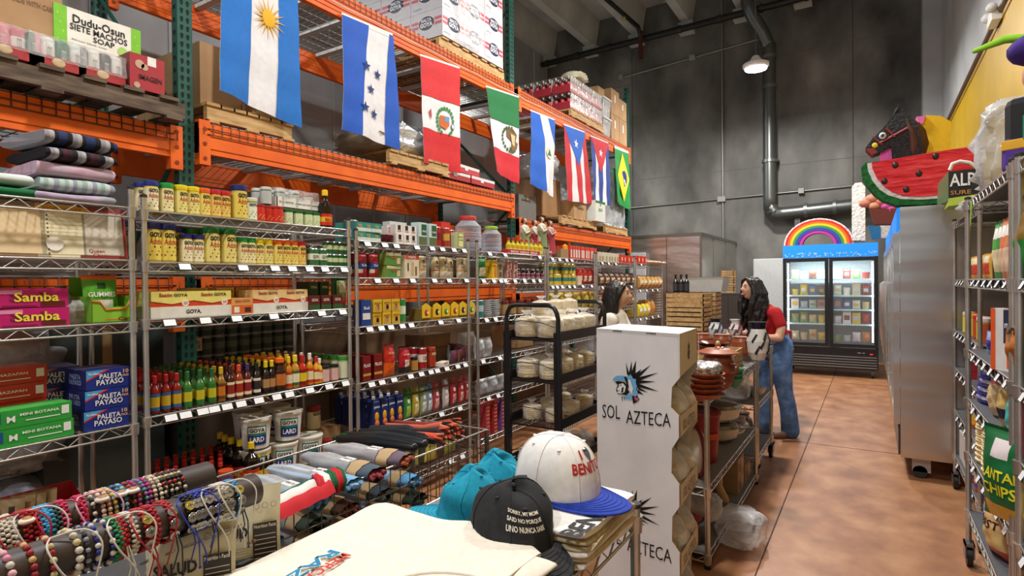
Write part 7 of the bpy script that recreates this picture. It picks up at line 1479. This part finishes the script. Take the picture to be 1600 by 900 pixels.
for x,y in ((1399,258),(1462,244),(1436,271),(1382,283),(1416,296),(1526,233)): p=at(x,y,Y=YM-.02); MB().ball((p.x,YM-.018,p.z),(.022,.006,.026),'#2a1c1c/.3',10).build('seed',t)
t=thing('horse_pinata','black horse head pinata with red bridle behind the watermelon slice','pinata',(0,0,0))
Y=5.80
prz([(1398,240),(1444,240),(1446,324),(1400,323)],Y+.02,.12,'horse_black').build('body',t)
g=prz([(1352,232),(1362,218),(1380,200),(1392,186),(1402,176),(1418,178),(1432,192),(1440,215),(1444,246),(1396,250),(1392,228),(1380,236),(1362,242)],Y,.16,'horse_black'); g.build('head',t)
prz([(1352,232),(1362,242),(1372,238),(1366,231)],Y-.004,.168,'#8a2a28/.7').build('mouth',t)
g=MB()
for x,y in ((1398,174),(1404,172),(1409,175),(1402,168)): p=at(x,y,Y=Y+.08); g.limb([(p.x,Y+.08,p.z-.03),(p.x+.01,Y+.08,p.z+.02)],[.014,.006],'horse_black',6)
g.build('mane',t)
g=MB(); ln=lambda a,b,r,m,yy:(lambda p,q:g.tube([p,q],r,m,6))(at(*a,Y=yy),at(*b,Y=yy))
ln((1384,200),(1398,214),.010,'#8a2f38',Y-.005); ln((1374,224),(1418,200),.010,'#8a2f38',Y-.005); ln((1364,214),(1378,226),.008,'#8a2f38',Y-.005)
g.build('bridle',t)
p=at(1379,212,Y=Y-.01); MB().ball(p,(.026,.008,.028),'#e9e7e4',14).ball((p.x,p.y-.006,p.z),(.018,.006,.019),'#8a8f98',12).ball((p.x,p.y-.01,p.z),(.010,.005,.011),'#15161a',10).build('eye',t)
p=at(1367,227,Y=Y-.008); MB().ball(p,(.022,.006,.022),'#e6c81c',14).build('bridle_disc',t)
g=MB(); 
for k in range(5):
    a=[(1414+5*k,182+3*k),(1424+4*k,205),(1428+4*k,225),(1426+4*k,242)]; P=[at(x,y,Y=Y+.02+.03*k) for x,y in a]; g.limb([tuple(q) for q in P],[.018,.03,.034,.02],'#4a2a1c/.7',8)
g.build('forelock',t)
prz([(1375,236),(1392,230),(1394,248),(1374,254)],Y+.03,.08,'#e060b0/.8').build('pink_frill',t)
t=thing('round_pinata','pink and yellow rounded pinata behind the horse head','pinata',(0,0,0)); prz([(1436,188),(1448,180),(1470,181),(1486,190),(1486,326),(1450,325),(1450,244),(1440,240)],6.1,.2,'#e0b818/.8').build('body',t); prz([(1432,182),(1446,181),(1443,192),(1436,196)],6.08,.2,'#e070b0/.8').build('trim_strip',t)
t=thing('rainbow_pinata','rainbow arch pinata on top of the black fridge','pinata',(-.77,11.05,2.172))
RC=['#d42a24','#e8701f','#ecc928','#3f9a3a','#2a4fae','#5a2f8f','#c9389a']
for i,c in enumerate(RC):
    r1=.50-.038*i; r0=r1-.038
    g=MB().loft([[(r0*math.cos(a),-.08,r0*.86*math.sin(a)),(r1*math.cos(a),-.08,r1*.86*math.sin(a)),(r1*math.cos(a),.08,r1*.86*math.sin(a)),(r0*math.cos(a),.08,r0*.86*math.sin(a))] for a in [PI*k/28 for k in range(29)]],c+'/.85',smooth=False); g.build('colour_band',t)
MB().loft([[(r0*math.cos(a),-.075,r0*.86*math.sin(a)),(r1*math.cos(a),-.075,r1*.86*math.sin(a)),(r1*math.cos(a),.09,r1*.86*math.sin(a)),(r0*math.cos(a),.09,r0*.86*math.sin(a))] for a in [PI*k/28 for k in range(29)] for r0,r1 in [(.50,.525)]],'paper_white',smooth=False).build('white_edge',t)
t=thing('number_one_pinata','tall white paper number one pinata right of the rainbow','pinata',(0,0,0))
g=prz([(1331,376),(1352,376),(1352,292),(1346,285),(1336,286),(1331,292)],10.95,.2,'paper_white'); g.build('body',t)
t=thing('cake_pinata','pinata with peach and pink paper frills behind the number one','pinata',(0,0,0))
prz([(1366,350),(1420,350),(1416,326),(1358,326)],7.1,.2,'#6a2f22/.8').build('cup',t)
g=MB()
for i,(x,y,c) in enumerate(((1352,318,'#d98a70'),(1362,310,'#e0a080'),(1370,304,'#d98a70'),(1376,316,'#d07a64'),(1384,322,'#e060b0'),(1390,328,'#d850a8'),(1366,322,'#e0a080'),(1388,306,'#e0b090'))): p=at(x,y,Y=7.15); g.ball(p,(.06,.055,.045),c+'/.85',8)
g.build('frill',t)
t=thing('blue_crown_pinata','small blue and white pinata corner beneath the frilled one','pinata',(0,0,0)); prz([(1356,352),(1376,354),(1376,372),(1362,374)],9.3,.1,'#2a7ab0/.8').build('body',t); prz([(1376,346),(1400,346),(1400,371),(1372,372)],9.32,.1,'paper_white').build('white_part',t)
# sign carton on the shelf top
p0=at(1462,318,Y=5.0); 
t=thing('sign_carton','small carton with ALP lettering beside the watermelon slice','carton',(0,0,0))
g=prz([(1482,314),(1535,306),(1536,262),(1482,268)],4.9,.03,'#17171a/.5'); g.build('front_panel',t)
P=[at(x,y,Y=4.9) for x,y in ((1482,314),(1482,268))]; Q=[at(x,y,Y=5.25) for x,y in ((1464,322),(1466,286))]
MB().add([tuple(P[0]),tuple(P[1]),tuple(Q[1]),tuple(Q[0])],[(0,1,2,3),(3,2,1,0)],'#5f7a54/.4').build('side_panel',t)
prz([(1482,322),(1535,316),(1535,302),(1482,310)],4.895,.3,'#b8cf4a/.5').build('green_band',t)
def pl(a,b): return None
g=MB(); A0=at(1507,280,Y=4.89)
g.text('ALP',A0.x-.012,A0.z+.0,.135,.085,4.888,'#f0efec',.02); g.text('SURE',A0.x-.02,A0.z-.085,.11,.028,4.888,'#c98a3a',.01); g.build('lettering',t)
tag(MB().tube([tuple(at(x,y,Y=5.05)) for x,y in ((1484,266),(1488,256),(1500,252),(1515,254),(1526,262))],.012,'#e9e7e4/.6',8).build('rope_handle'),'white looped rope above the ALP carton','rope')
# ---------------------------------------------------------------- right-hand wire shelving
T1=[[],[2.9+.17*i for i in range(6)],[2.9+.17*i for i in range(6)],[2.9+.17*i for i in range(6)],[2.9+.17*i for i in range(6)],[]]
T2=[[],[4.35+.14*i for i in range(7)],[4.35+.16*i for i in range(7)],[4.4+.2*i for i in range(5)],[4.4+.2*i for i in range(5)],[4.5,5.2]]
R1=[2.0,1.575,1.19,.92,.62,.30]; R2=[2.0,1.57,1.19,.91,.59,.25]
shelving('wire shelving with casters of chips at the right edge',.45,.92,2.83,4.03,R1,2.02,-1,T1,'chrome','#5c5d61',wheels=True,pr=.014,tagw=.045)
shelving('wire shelving between the chip shelves and the steel fridge',.53,.98,4.26,5.46,R2,2.02,-1,T2,'chrome','#5c5d61',wheels=True,pr=.012,tagw=.045)
shelving('nearest wire shelving at the right frame edge',.45,.92,1.50,2.72,R1,2.02,-1,[[],[1.8,2.1,2.4,2.6],[1.9,2.2,2.6],[1.9,2.3,2.6],[2.2,2.6],[]],'chrome','#5c5d61',wheels=True,pr=.014,tagw=.045)
def rput(name,parts,y,z,label,cat,x0=.07,rot=0,dz=0,grp=None,flat=False,base=.45): return place(name,parts,(base+x0,y,z+.005+dz),FL+rot,label,cat,grp,flat)
for i,(y,c,s) in enumerate(((3.45,'#3a8f4a','#d9c9a0'),(3.55,'#58a83a','#f0e0b0'),(3.36,'#e07a4a','#f0c0a0'),(3.26,'#d98a5a','#e9d0b0'),(3.17,'#3a4f8a','#e0a090'),(3.08,'#5a6aa8','#e9b0a8'))): rput('snack_pack',k_pouch(.10,.27,.06,c,shapes=[(.15,.85,.1,.5,s),(.2,.8,.7,.9,'#efefe8')]),y,R1[1],'upright %s snack pack on second shelf of right unit, %s'%(['green','lime','orange','tan','blue','pale blue'][i],cnt(i)),'pack',rot=.3,grp='upright snack packs')
rput('chips_bag',k_pouch(.2,.30,.12,'#1f8a2f',shapes=[(.1,.9,.45,.98,'#8a6a2a')]),2.72,R1[1],'big green bag with brown picture at the right frame edge, upper shelf','bag',x0=.05,rot=.35)
for i in range(5): rput('soda_bottle',k_bottle(.04,.26,'#3a140f/.15','#d9b32a','#8a1f1a',None,'','#111',10,neck=.35,lab=(.3,.55)),3.2+.17*i,R1[2],'dark soda bottle with yellow cap on third shelf of right unit, %s'%cnt(i),'bottle',x0=.2,flat=False,grp='dark soda bottles')
g=k_box(.17,.11,.26,'#e6e4e2',shapes=[(-.5,-.36,0,1,'#ea5a1f'),(-.1,.5,.45,.98,'#22304f'),(.0,.4,.05,.45,'#ea6a24')],side='#ea5a1f'); g[0][1].text('maseca',.035,.19,.09,.02,-.0572,'#e9e9e9',.02)
rput('flour_bag',g,3.12,R1[2],'white, orange and navy flour packet on the third shelf','packet',x0=.07,rot=.5)
rput('chips_bag',k_pouch(.2,.27,.12,'#c97a3a',[('Churritos',0,.72,.85,.14,'#1a1414')],bands=[(.78,1.1,'#b8303a')],shapes=[(.1,.9,.05,.45,'#a8642a')]),2.83,R1[2],'orange crunchy snack bag with black lettering at right edge','bag',x0=.045,rot=.4)
rput('small_packet',k_pouch(.1,.12,.04,'#8fb0e0',shapes=[(.2,.8,.2,.6,'#2a3a9a')]),3.75,R1[2],'small pale blue packet on the third shelf of right unit','packet',rot=.4)
for i,(y,z) in enumerate(((3.85,.0),(3.80,.05),(3.74,.10))): rput('pasta_bag',k_pouch(.16,.09,.05,'#23349a',shapes=[(.1,.9,.3,.5,'#d0d6f0')]),y,R1[3],'blue pasta packet in the small pile, %s up'%cnt(i),'packet',x0=.05,dz=z,rot=.3,grp='blue pasta packets')
for i,(y,c) in enumerate(((3.5,'#d9c090'),(3.38,'#e0cfa0'),(3.25,'#cfae6a'),(3.12,'#e9dcc0'))): rput('pasta_bag',k_pouch(.15,.2,.09,c,bands=[(.25,.48,'#1c2340')] if i>1 else [(.8,1.1,'#a82f3a')]),y,R1[3],'%s pasta bag on fourth shelf of right unit'%['straw coloured','cream','golden shell','pale navy-banded'][i],'bag',x0=.06+.02*(i%2),rot=.3)
rput('noodle_bag',k_pouch(.16,.21,.09,'#49b8b4',shapes=[(.1,.9,.1,.35,'#7fd6d0')]),2.98,R1[3],'turquoise bag on fourth shelf beside the post','bag',x0=.05,rot=.35)
TS=[('stack',MB())]
for q in range(16): TS[0][1].lathe([(.088,0),(.094,.004),(.094,.009),(.088,.012)],'tortilla',(.004*math.sin(q*2),.004*math.cos(q*3),.0125*q),20)
for i,y in enumerate((3.82,3.62,3.42)): rput('tortilla_stack',TS,y,R1[4],'tall stack of flour tortillas on fifth shelf, %s one'%['farthest','middle','nearest'][i],'tortillas',x0=.10)
rput('chips_bag',k_pouch(.26,.36,.12,'#0f6a3a',[('PLANTAIN',0,.52,.85,.11,'#f0e02a'),('CHIPS',0,.36,.6,.12,'#f0e02a')],shapes=[(.3,.62,.7,.9,'#e9dede'),(.1,.9,.0,.2,'#e0b02a')],n=14),2.86,R1[4]+.02,'dark green bag of plantain chips with yellow lettering','bag',x0=.0,rot=.55)
rput('snack_bag',k_pouch(.2,.24,.1,'#243050',shapes=[(.2,.7,.5,.85,'#b8d0d0'),(.3,.7,.1,.35,'#2f8a4a')]),3.62,R1[5],'navy bag with pale green print on the lower right shelf','bag',rot=.3,dz=0)
rput('snack_bag',k_pouch(.2,.26,.12,'#d9b27a',[('BEST',0,.6,.6,.14,'#2a1414')],bands=[(0,.2,'#b8402a')],shapes=[(.1,.9,.2,.5,'#e0c080')]),3.40,R1[5]+.33*0,'pork rind bag with red base on the lower right shelf','bag',x0=.05,rot=.35)
for i,(y,z,c) in enumerate(((2.66,R1[4],'#d9c02a'),(2.5,R1[5],'#e0d21f'),(2.7,R1[5],'#c96a2a'),(2.45,R1[3],'#b8202a'),(2.62,R1[3],'#a81c26'),(2.5,R1[1],'#2f9a3a'))): rput('chips_bag',k_pouch(.2,.26,.12,c,shapes=[(.2,.8,.2,.55,'#e9c070')]),y,z,'%s chip bag on nearest right shelving, %s'%(['mustard','bright yellow','orange','crimson','dark red','grass green'][i],['middle shelf','low shelf','low shelf far end','fourth shelf near','fourth shelf far','upper shelf']
[i]),'bag',rot=.35)
for i in range(6): rput('sauce_jar',k_jar(.04,.15,['#d9c9c0','#e9e4dc','#c9302a','#d9b32a','#c23a2a','#e6d8c8'][i],['#c9821f','#a82a1c','#b8481f','#d9b32a','#9a2218','#c9a21f'][i],'#e0cf3a' if i%2 else '#c2502a','',''),4.4+.16*i,R2[2],'jar of orange sauce on third shelf beside steel fridge, %s'%cnt(i),'jar',base=.53,x0=.06,grp='sauce jars by the steel fridge')
for i in range(4): rput('seasoning_packet',k_pouch(.12,.16,.04,'#d9a84a',shapes=[(.1,.9,.2,.6,'#c9402a'),(.2,.8,.65,.9,'#e9e0c0')]),4.5+.22*i,R2[1],'hanging yellow and red packet on shelf beside steel fridge, %s'%cnt(i),'packet',base=.53,dz=.0,rot=.2,grp='yellow and red packets')
for i in range(5): rput('red_tin',k_box(.12,.1,.05,'#a8202a',shapes=[(-.4,.4,.3,.6,'#e6dcd8')]),4.9+.0*i,R2[3],'red and white flat box in pile beside the steel fridge, %s up'%cnt(i),'box',base=.53,dz=.052*i,grp='red flat boxes')
for i in range(4): rput('juice_bottle',k_bottle(.045,.24,'#b8401f/.2','#2f8a4a','#d9a02a'),4.4+.22*i,R2[4],'red juice bottle with green cap on fifth shelf beside fridge, %s'%cnt(i),'bottle',base=.53,grp='red juice bottles')
for i in range(3): rput('syrup_jug',k_bottle(.06,.27,'#a82f18/.2','#2f8a4a','#c9b08a','#3a3a8a'),4.38+.2*i,R2[5],'large red jug with paper label on lowest shelf beside fridge, %s'%cnt(i),'jug',base=.53,grp='large red jugs')
rput('white_carton',k_box(.4,.2,.2,'#d9d7d4'),5.2,R2[5],'white carton on the lowest shelf beside the steel fridge','carton',base=.53,x0=.12)
rput('white_tray',k_box(.5,.3,.05,'#d6d4d2'),5.1,R2[3],'white open carton under the red flat boxes','carton',base=.53,x0=.15,dz=-.0) if 0 else None
# plastic-covered costume pinata on top at the right edge
tag(lump(.46,.5,.54,'wrap',141,26).build('plastic_bag',None,(.74,4.12,2.01)),'big crumpled clear plastic bag on top of the right shelving','bag')
t=thing('costumed_pinata','pinata in black, green and purple with a purple hat at the right frame edge','pinata',(.60,3.05,2.005),-.5)
MB().rbox(-.13,.13,-.08,.08,0,.30,.03,'#17171b/.8').build('body',t); MB().rbox(-.135,.0,-.085,.085,0,.14,.02,'#4a2a8a/.8').build('purple_sleeve',t); MB().rbox(-.06,.06,-.09,-.07,.12,.22,.005,'#1f8a6a/.8').build('green_front',t); MB().rbox(-.13,.02,-.087,-.07,.09,.13,.004,'#e0a82a/.8').build('yellow_trim',t)
MB().ball((0,0,.38),(.09,.08,.09),'#c98a78/.8',14).build('head',t); MB().ball((0,0,.49),(.14,.12,.07),'#3f2380/.9',14).build('hat',t); MB().limb([(-.05,0,.54),(-.14,-.02,.56),(-.24,-.03,.545)],[.015,.018,.01],'#8fd02a/.8',8).build('hat_feather',t)
tag(MB().add([(.445,3.9,1.99),(.445,3.82,1.99),(.44,3.83,1.86),(.44,3.86,1.86)],[(0,1,2,3),(3,2,1,0)],'#b6e35a/.6').build('green_price_card'),'lime green paper tag hanging from the top right shelf','tag')
tag(lump(.20,.5,.10,'wrap',150,12).build('plastic_bag',None,(.60,4.75,1.93+.075)),'clear plastic bag drooping below the ALP carton','bag')
# ---------------------------------------------------------------- people
def solid(mb,name,parent,voxel=.008,it=4,loc=None):
    me=mb.mesh(name); o=bpy.data.objects.new(name,me); COL.objects.link(o)
    m=o.modifiers.new('r','REMESH'); m.mode='VOXEL'; m.voxel_size=voxel; m.use_smooth_shade=True
    s=o.modifiers.new('s','SMOOTH'); s.iterations=it; s.factor=.5
    dg=bpy.context.evaluated_depsgraph_get(); dg.update(); ev=o.evaluated_get(dg)
    n=bpy.data.meshes.new_from_object(ev); mt=mat(mb.m[0]); bpy.data.objects.remove(o)
    n.materials.clear(); n.materials.append(mt); n.polygons.foreach_set('use_smooth',[True]*len(n.polygons)); n.polygons.foreach_set('material_index',[0]*len(n.polygons))
    ob=bpy.data.objects.new(name,n); COL.objects.link(ob)
    if parent is not None: ob.parent=parent
    if loc: ob.location=loc
    return ob
def hand(g,w,d,up,m,curl=.4,s=1.0):      # wrist w, direction d (to fingers), up = back-of-hand normal
    d=Vector(d).normalized(); up=Vector(up).normalized(); sd=d.cross(up).normalized(); w=Vector(w)
    pc=w+d*.045*s
    g.limb([w,w+d*.03*s,w+d*.075*s],[.021*s,.026*s,.026*s],m,10); g.limb([pc-sd*.022*s,pc+d*.03*s-sd*.02*s],[.013*s,.013*s],m,8); g.limb([pc+sd*.022*s,pc+d*.03*s+sd*.02*s],[.013*s,.013*s],m,8)
    for i,(o,l) in enumerate(((-.028,.066),(-.010,.076),(.010,.072),(.028,.056))):
        b=w+d*.075*s+sd*o*s; p=[b]; dd=d.copy()
        for k in range(3): dd=(dd-up*curl).normalized(); p.append(p[-1]+dd*l*s*(.45,.32,.23)[k])
        g.limb(p,[.0095*s,.009*s,.008*s,.007*s],m,8)
    b=w+d*.02*s-sd*.02*s; g.limb([b,b-sd*.03*s+d*.02*s-up*.008,b-sd*.038*s+d*.05*s-up*.015],[.012*s,.010*s,.008*s],m,8)
def headparts(hc,t,hair_fn,smile=False,M=None,skin='skin'):
    """head centred at hc (local), face towards -Y; M = rotation of the head"""
    M=M or Matrix.Identity(3)
    def q(x,y,z): v=M@Vector((x,y,z)); return (hc[0]+v.x,hc[1]+v.y,hc[2]+v.z)
    g=MB()
    def fn(u,v):
        a=2*PI*u; b=PI*(v-.5); cb=math.cos(b); sb=math.sin(b)
        x=.073*math.sin(a)*cb; y=-.092*math.cos(a)*cb; z=.112*sb
        fr=max(0,math.cos(a))
        if z<0: k=1-.28*min(1,-z/.11)**1.3; x*=k; 
        if z<-.03 and fr<.2: y*=1-.35*min(1,(-z-.03)/.08)
        G=lambda cx,cz,sx,sz:math.exp(-((x-cx)/sx)**2-((z-cz)/sz)**2)*(fr>0)
        y-=.026*G(0,-.018,.011,.016)+.014*G(0,.004,.009,.022)+.006*G(0,.032,.035,.010)+.010*G(0,-.055,.022,.010)+.014*G(0,-.088,.022,.016)+.005*G(.036,-.025,.02,.02)+.005*G(-.036,-.025,.02,.02)
        y+=.009*G(.030,.010,.014,.010)+.009*G(-.030,.010,.014,.010)+.004*G(0,-.070,.03,.006)
        return q(x,y,z)
    g.grid(48,36,fn,skin)
    for s in (-1,1): g.ball(q(s*.074,.006,-.004),(.010,.014,.026),skin,10)
    return g,q
def eyes(q,t,lip='#a83f3c'):
    for s in (-1,1):
        MB().ball(q(s*.030,-.074,.010),(.0125,.011,.0085),'#ece8e2/.2',12).ball(q(s*.030,-.0815,.010),(.0062,.005,.0062),'#20130d/.2',10).tube([q(s*.016,-.084,.013),q(s*.030,-.088,.0195),q(s*.045,-.078,.014)],.0016,'#120c0a',5).build('eye',t)
        MB().limb([q(s*.014,-.092,.031),q(s*.030,-.093,.037),q(s*.048,-.080,.033)],[.0028,.0034,.0018],'#16100d',6).build('eyebrow',t)
# woman in the cream shirt: stands behind the cart, in profile towards the right
t=thing('person','person with long dark hair in a cream t-shirt, seen from the waist up, in profile','person',(-1.80,4.50,0),R(98))
S='skin'; g,q=headparts((0,-.02,1.475),t,None)
g.limb([(0,.012,1.30),(0,-.005,1.39),(0,-.015,1.43)],[.056,.050,.052],S)
g.limb([(0,.02,.92),(0,.015,1.05),(0,.02,1.20),(0,.015,1.29)],[.13,.12,.13,.08],S,16); g.limb([(-.15,.015,1.27),(.15,.015,1.27)],[.055,.055],S)
for s in (-1,1):
    g.limb([(s*.165,.015,1.265),(s*.20,.03,1.13),(s*.215,.02,1.0)],[.052,.044,.038],S); g.limb([(s*.215,.02,1.0),(s*.19,-.10,.92),(s*.15,-.19,.90)],[.037,.032,.024],S); hand(g,(s*.15,-.19,.90),(-s*.35,-.9,-.1),(0,0,1),S,.35)
    g.limb([(s*.085,.02,.93),(s*.095,.01,.72),(s*.095,.01,.50)],[.10,.082,.056],S); g.limb([(s*.095,.01,.50),(s*.095,.025,.3),(s*.095,.03,.09)],[.054,.05,.036],S); g.limb([(s*.095,.05,.05),(s*.095,-.05,.035),(s*.095,-.13,.03)],[.04,.036,.028],S)
solid(g,'body',t,.0075,3)
eyes(q,t); MB().limb([q(-.018,-.096,-.058),q(0,-.104,-.056),q(.018,-.096,-.058)],[.003,.0052,.003],'#a8453f/.4',8).build('lips',t)
C='cotton'; g=MB()
g.limb([(0,.02,.86),(0,.018,1.0),(0,-.005,1.15),(0,.012,1.26)],[.155,.150,.162,.115],C,18); g.limb([(-.165,.015,1.265),(.165,.015,1.265)],[.068,.068],C); g.limb([(-.065,-.06,1.155),(.065,-.06,1.155)],[.078,.078],C,12)
for s in (-1,1): g.limb([(s*.165,.015,1.265),(s*.20,.028,1.15),(s*.212,.025,1.06)],[.070,.068,.072],C)
g.limb([(0,.012,1.31),(0,.008,1.33)],[.075,.068],C)
solid(g,'tshirt',t,.009,5)
g=MB().limb([(0,.02,.95),(0,.02,.86)],[.155,.16],'denim',16)
for s in (-1,1): g.limb([(s*.085,.02,.90),(s*.10,.01,.70),(s*.10,.01,.48),(s*.10,.03,.26),(s*.10,.03,.08)],[.115,.098,.075,.07,.07],'denim')
solid(g,'jeans',t,.01,3)
for s in (-1,1): solid(MB().limb([(s*.10,.06,.04),(s*.10,-.06,.04),(s*.10,-.15,.035)],[.045,.045,.036],'#d9d6d0/.5'),'shoe',t,.008,2)
g=MB()
g.ball(q(0,.022,.020),(.084,.088,.104),'hair',18)
for k in range(24):
    a=R(-115+230*k/23); x=.078*math.sin(a); y=.078*math.cos(a); yy=.02+max(-.045,y)
    g.limb([q(x*.9,yy*.9,.05),q(x*1.06,yy*1.05+.01,-.03),q(x*1.12,yy*1.1+.012,-.11),q(x*1.02,yy*1.1+.03+.01*math.sin(k*2),-.20),q(x*.8,yy+.04+.012*math.cos(k*3),-.26+.02*math.sin(k*5))],[.024,.025,.024,.021,.009],'hair',7)
for s in (-1,1): g.limb([q(0,-.062,.098),q(s*.045,-.058,.07),q(s*.076,-.03,.01),q(s*.082,-.005,-.06)],[.012,.02,.020,.018],'hair',8)
solid(g,'hair',t,.006,1)
MB().tube([(.06*math.cos(a),-.02+.065*math.sin(a),1.345-.022*(-math.sin(a)+1)) for a in [2*PI*k/20 for k in range(20)]],.002,'#8a6a3a/.3/.7',5,True).build('necklace',t)
# woman in the red shirt: leans forward towards the left, laughing
t=thing('person','laughing person with long curly black hair in red t-shirt and jeans','person',(-.86,6.38,0),R(-48))
hc=(0,-.235,1.50); HM=Matrix.Rotation(R(-4),3,'X')
g,q=headparts(hc,t,None,M=HM)
g.limb([(0,-.10,1.30),(0,-.15,1.37),(0,-.20,1.43)],[.062,.052,.052],S)
g.limb([(0,.03,.90),(0,.01,1.02),(0,-.055,1.16),(0,-.09,1.27)],[.13,.115,.125,.085],S,16); g.limb([(-.15,-.085,1.26),(.15,-.085,1.26)],[.055,.055],S)
AR={1:[(.165,-.085,1.255),(.225,-.06,1.12),(.235,-.09,1.02)], -1:[(-.165,-.085,1.255),(-.215,-.10,1.12),(-.22,-.14,1.02)]}
for s in (-1,1):
    g.limb(AR[s],[.054,.045,.040],S); e=AR[s][-1]; w=(s*.20,-.27 if s>0 else -.30,1.045); g.limb([e,tuple((Vector(e)+Vector(w))/2+Vector((0,0,-.01))),w],[.039,.034,.025],S); hand(g,w,(-s*.2,-.9,-.12),(0,0,1),S,.3)
    g.limb([(s*.085,.03,.92),(s*.10,.02,.70),(s*.10,.015+.04*s,.48)],[.105,.086,.058],S); g.limb([(s*.10,.015+.04*s,.48),(s*.10,.03+.06*s,.28),(s*.10,.04+.08*s,.09)],[.055,.052,.037],S); g.limb([(s*.10,.07+.08*s,.05),(s*.10,-.03+.08*s,.035),(s*.10,-.11+.08*s,.03)],[.04,.036,.028],S)
solid(g,'body',t,.0075,3)
eyes(q,t)
MB().ball(q(0,-.090,-.064),(.024,.013,.013),'#6a1f1e/.4',14).build('mouth',t); MB().ball(q(0,-.0985,-.0585),(.018,.006,.005),'#f0ece6/.3',12).build('teeth',t); MB().tube([q(.027*math.cos(a),-.097+.006*abs(math.cos(a)),-.064+.015*math.sin(a)) for a in [2*PI*k/18 for k in range(18)]],.0032,'#a83a3c/.4',6,True).build('lips',t)
C='red_cotton'; g=MB()
g.limb([(0,.03,.93),(0,.01,1.03),(0,-.055,1.16),(0,-.085,1.25)],[.148,.135,.145,.11],C,18); g.limb([(-.165,-.085,1.255),(.165,-.085,1.255)],[.068,.068],C); g.limb([(-.06,-.135,1.15),(.06,-.135,1.15)],[.078,.078],C,12)
for s in (-1,1): g.limb([AR[s][0],tuple(Vector(AR[s][0]).lerp(Vector(AR[s][1]),.75))],[.070,.062],C)
g.limb([(0,-.10,1.30),(0,-.11,1.315)],[.078,.07],C)
sh=solid(g,'tshirt',t,.009,4)
MB().text('Aztlan',.03,1.20,.12,.04,-.242,'#e6dcdc',.02).build('shirt_print',sh)
g=MB().limb([(0,.03,.98),(0,.03,.90)],[.142,.158],'denim',16)
for s in (-1,1): g.limb([(s*.085,.03,.92),(s*.105,.02,.70),(s*.105,.015+.04*s,.48),(s*.105,.04+.06*s,.28),(s*.105,.04+.08*s,.07)],[.122,.105,.080,.080,.088],'denim')
solid(g,'jeans',t,.01,3)
for s in (-1,1): solid(MB().limb([(s*.105,.08+.08*s,.035),(s*.105,-.04+.08*s,.035),(s*.105,-.13+.08*s,.03)],[.04,.042,.034],'#8a6a58/.5'),'shoe',t,.008,2)
g=MB(); g.ball(q(0,.022,.022),(.088,.092,.106),'hair',18); rr=random.Random(3)
for k in range(34):
    a=R(-122+244*k/33); x=.084*math.sin(a); y=.02+max(-.045,.085*math.cos(a)); w1=rr.uniform(.9,1.25); ph=rr.uniform(0,6)
    P=[q(x*.8,y*.8,.07)]+[q(x*(1.1+.12*w1*j/3)+.016*math.sin(j*1.9+ph),y*(1.0+.16*j/3)+.02+.016*math.cos(j*1.9+ph),.03-.075*j) for j in range(1,7)]
    g.limb(P,[.026,.030,.031,.030,.028,.025,.011],'hair',7)
for s in (-1,1): g.limb([q(0,-.060,.10),q(s*.052,-.060,.075),q(s*.084,-.035,.01),q(s*.10,-.03,-.07),q(s*.10,-.05,-.15),q(s*.085,-.05,-.25),q(s*.08,-.03,-.33)],[.014,.024,.026,.03,.032,.03,.014],'hair',8)
solid(g,'hair',t,.0065,1)
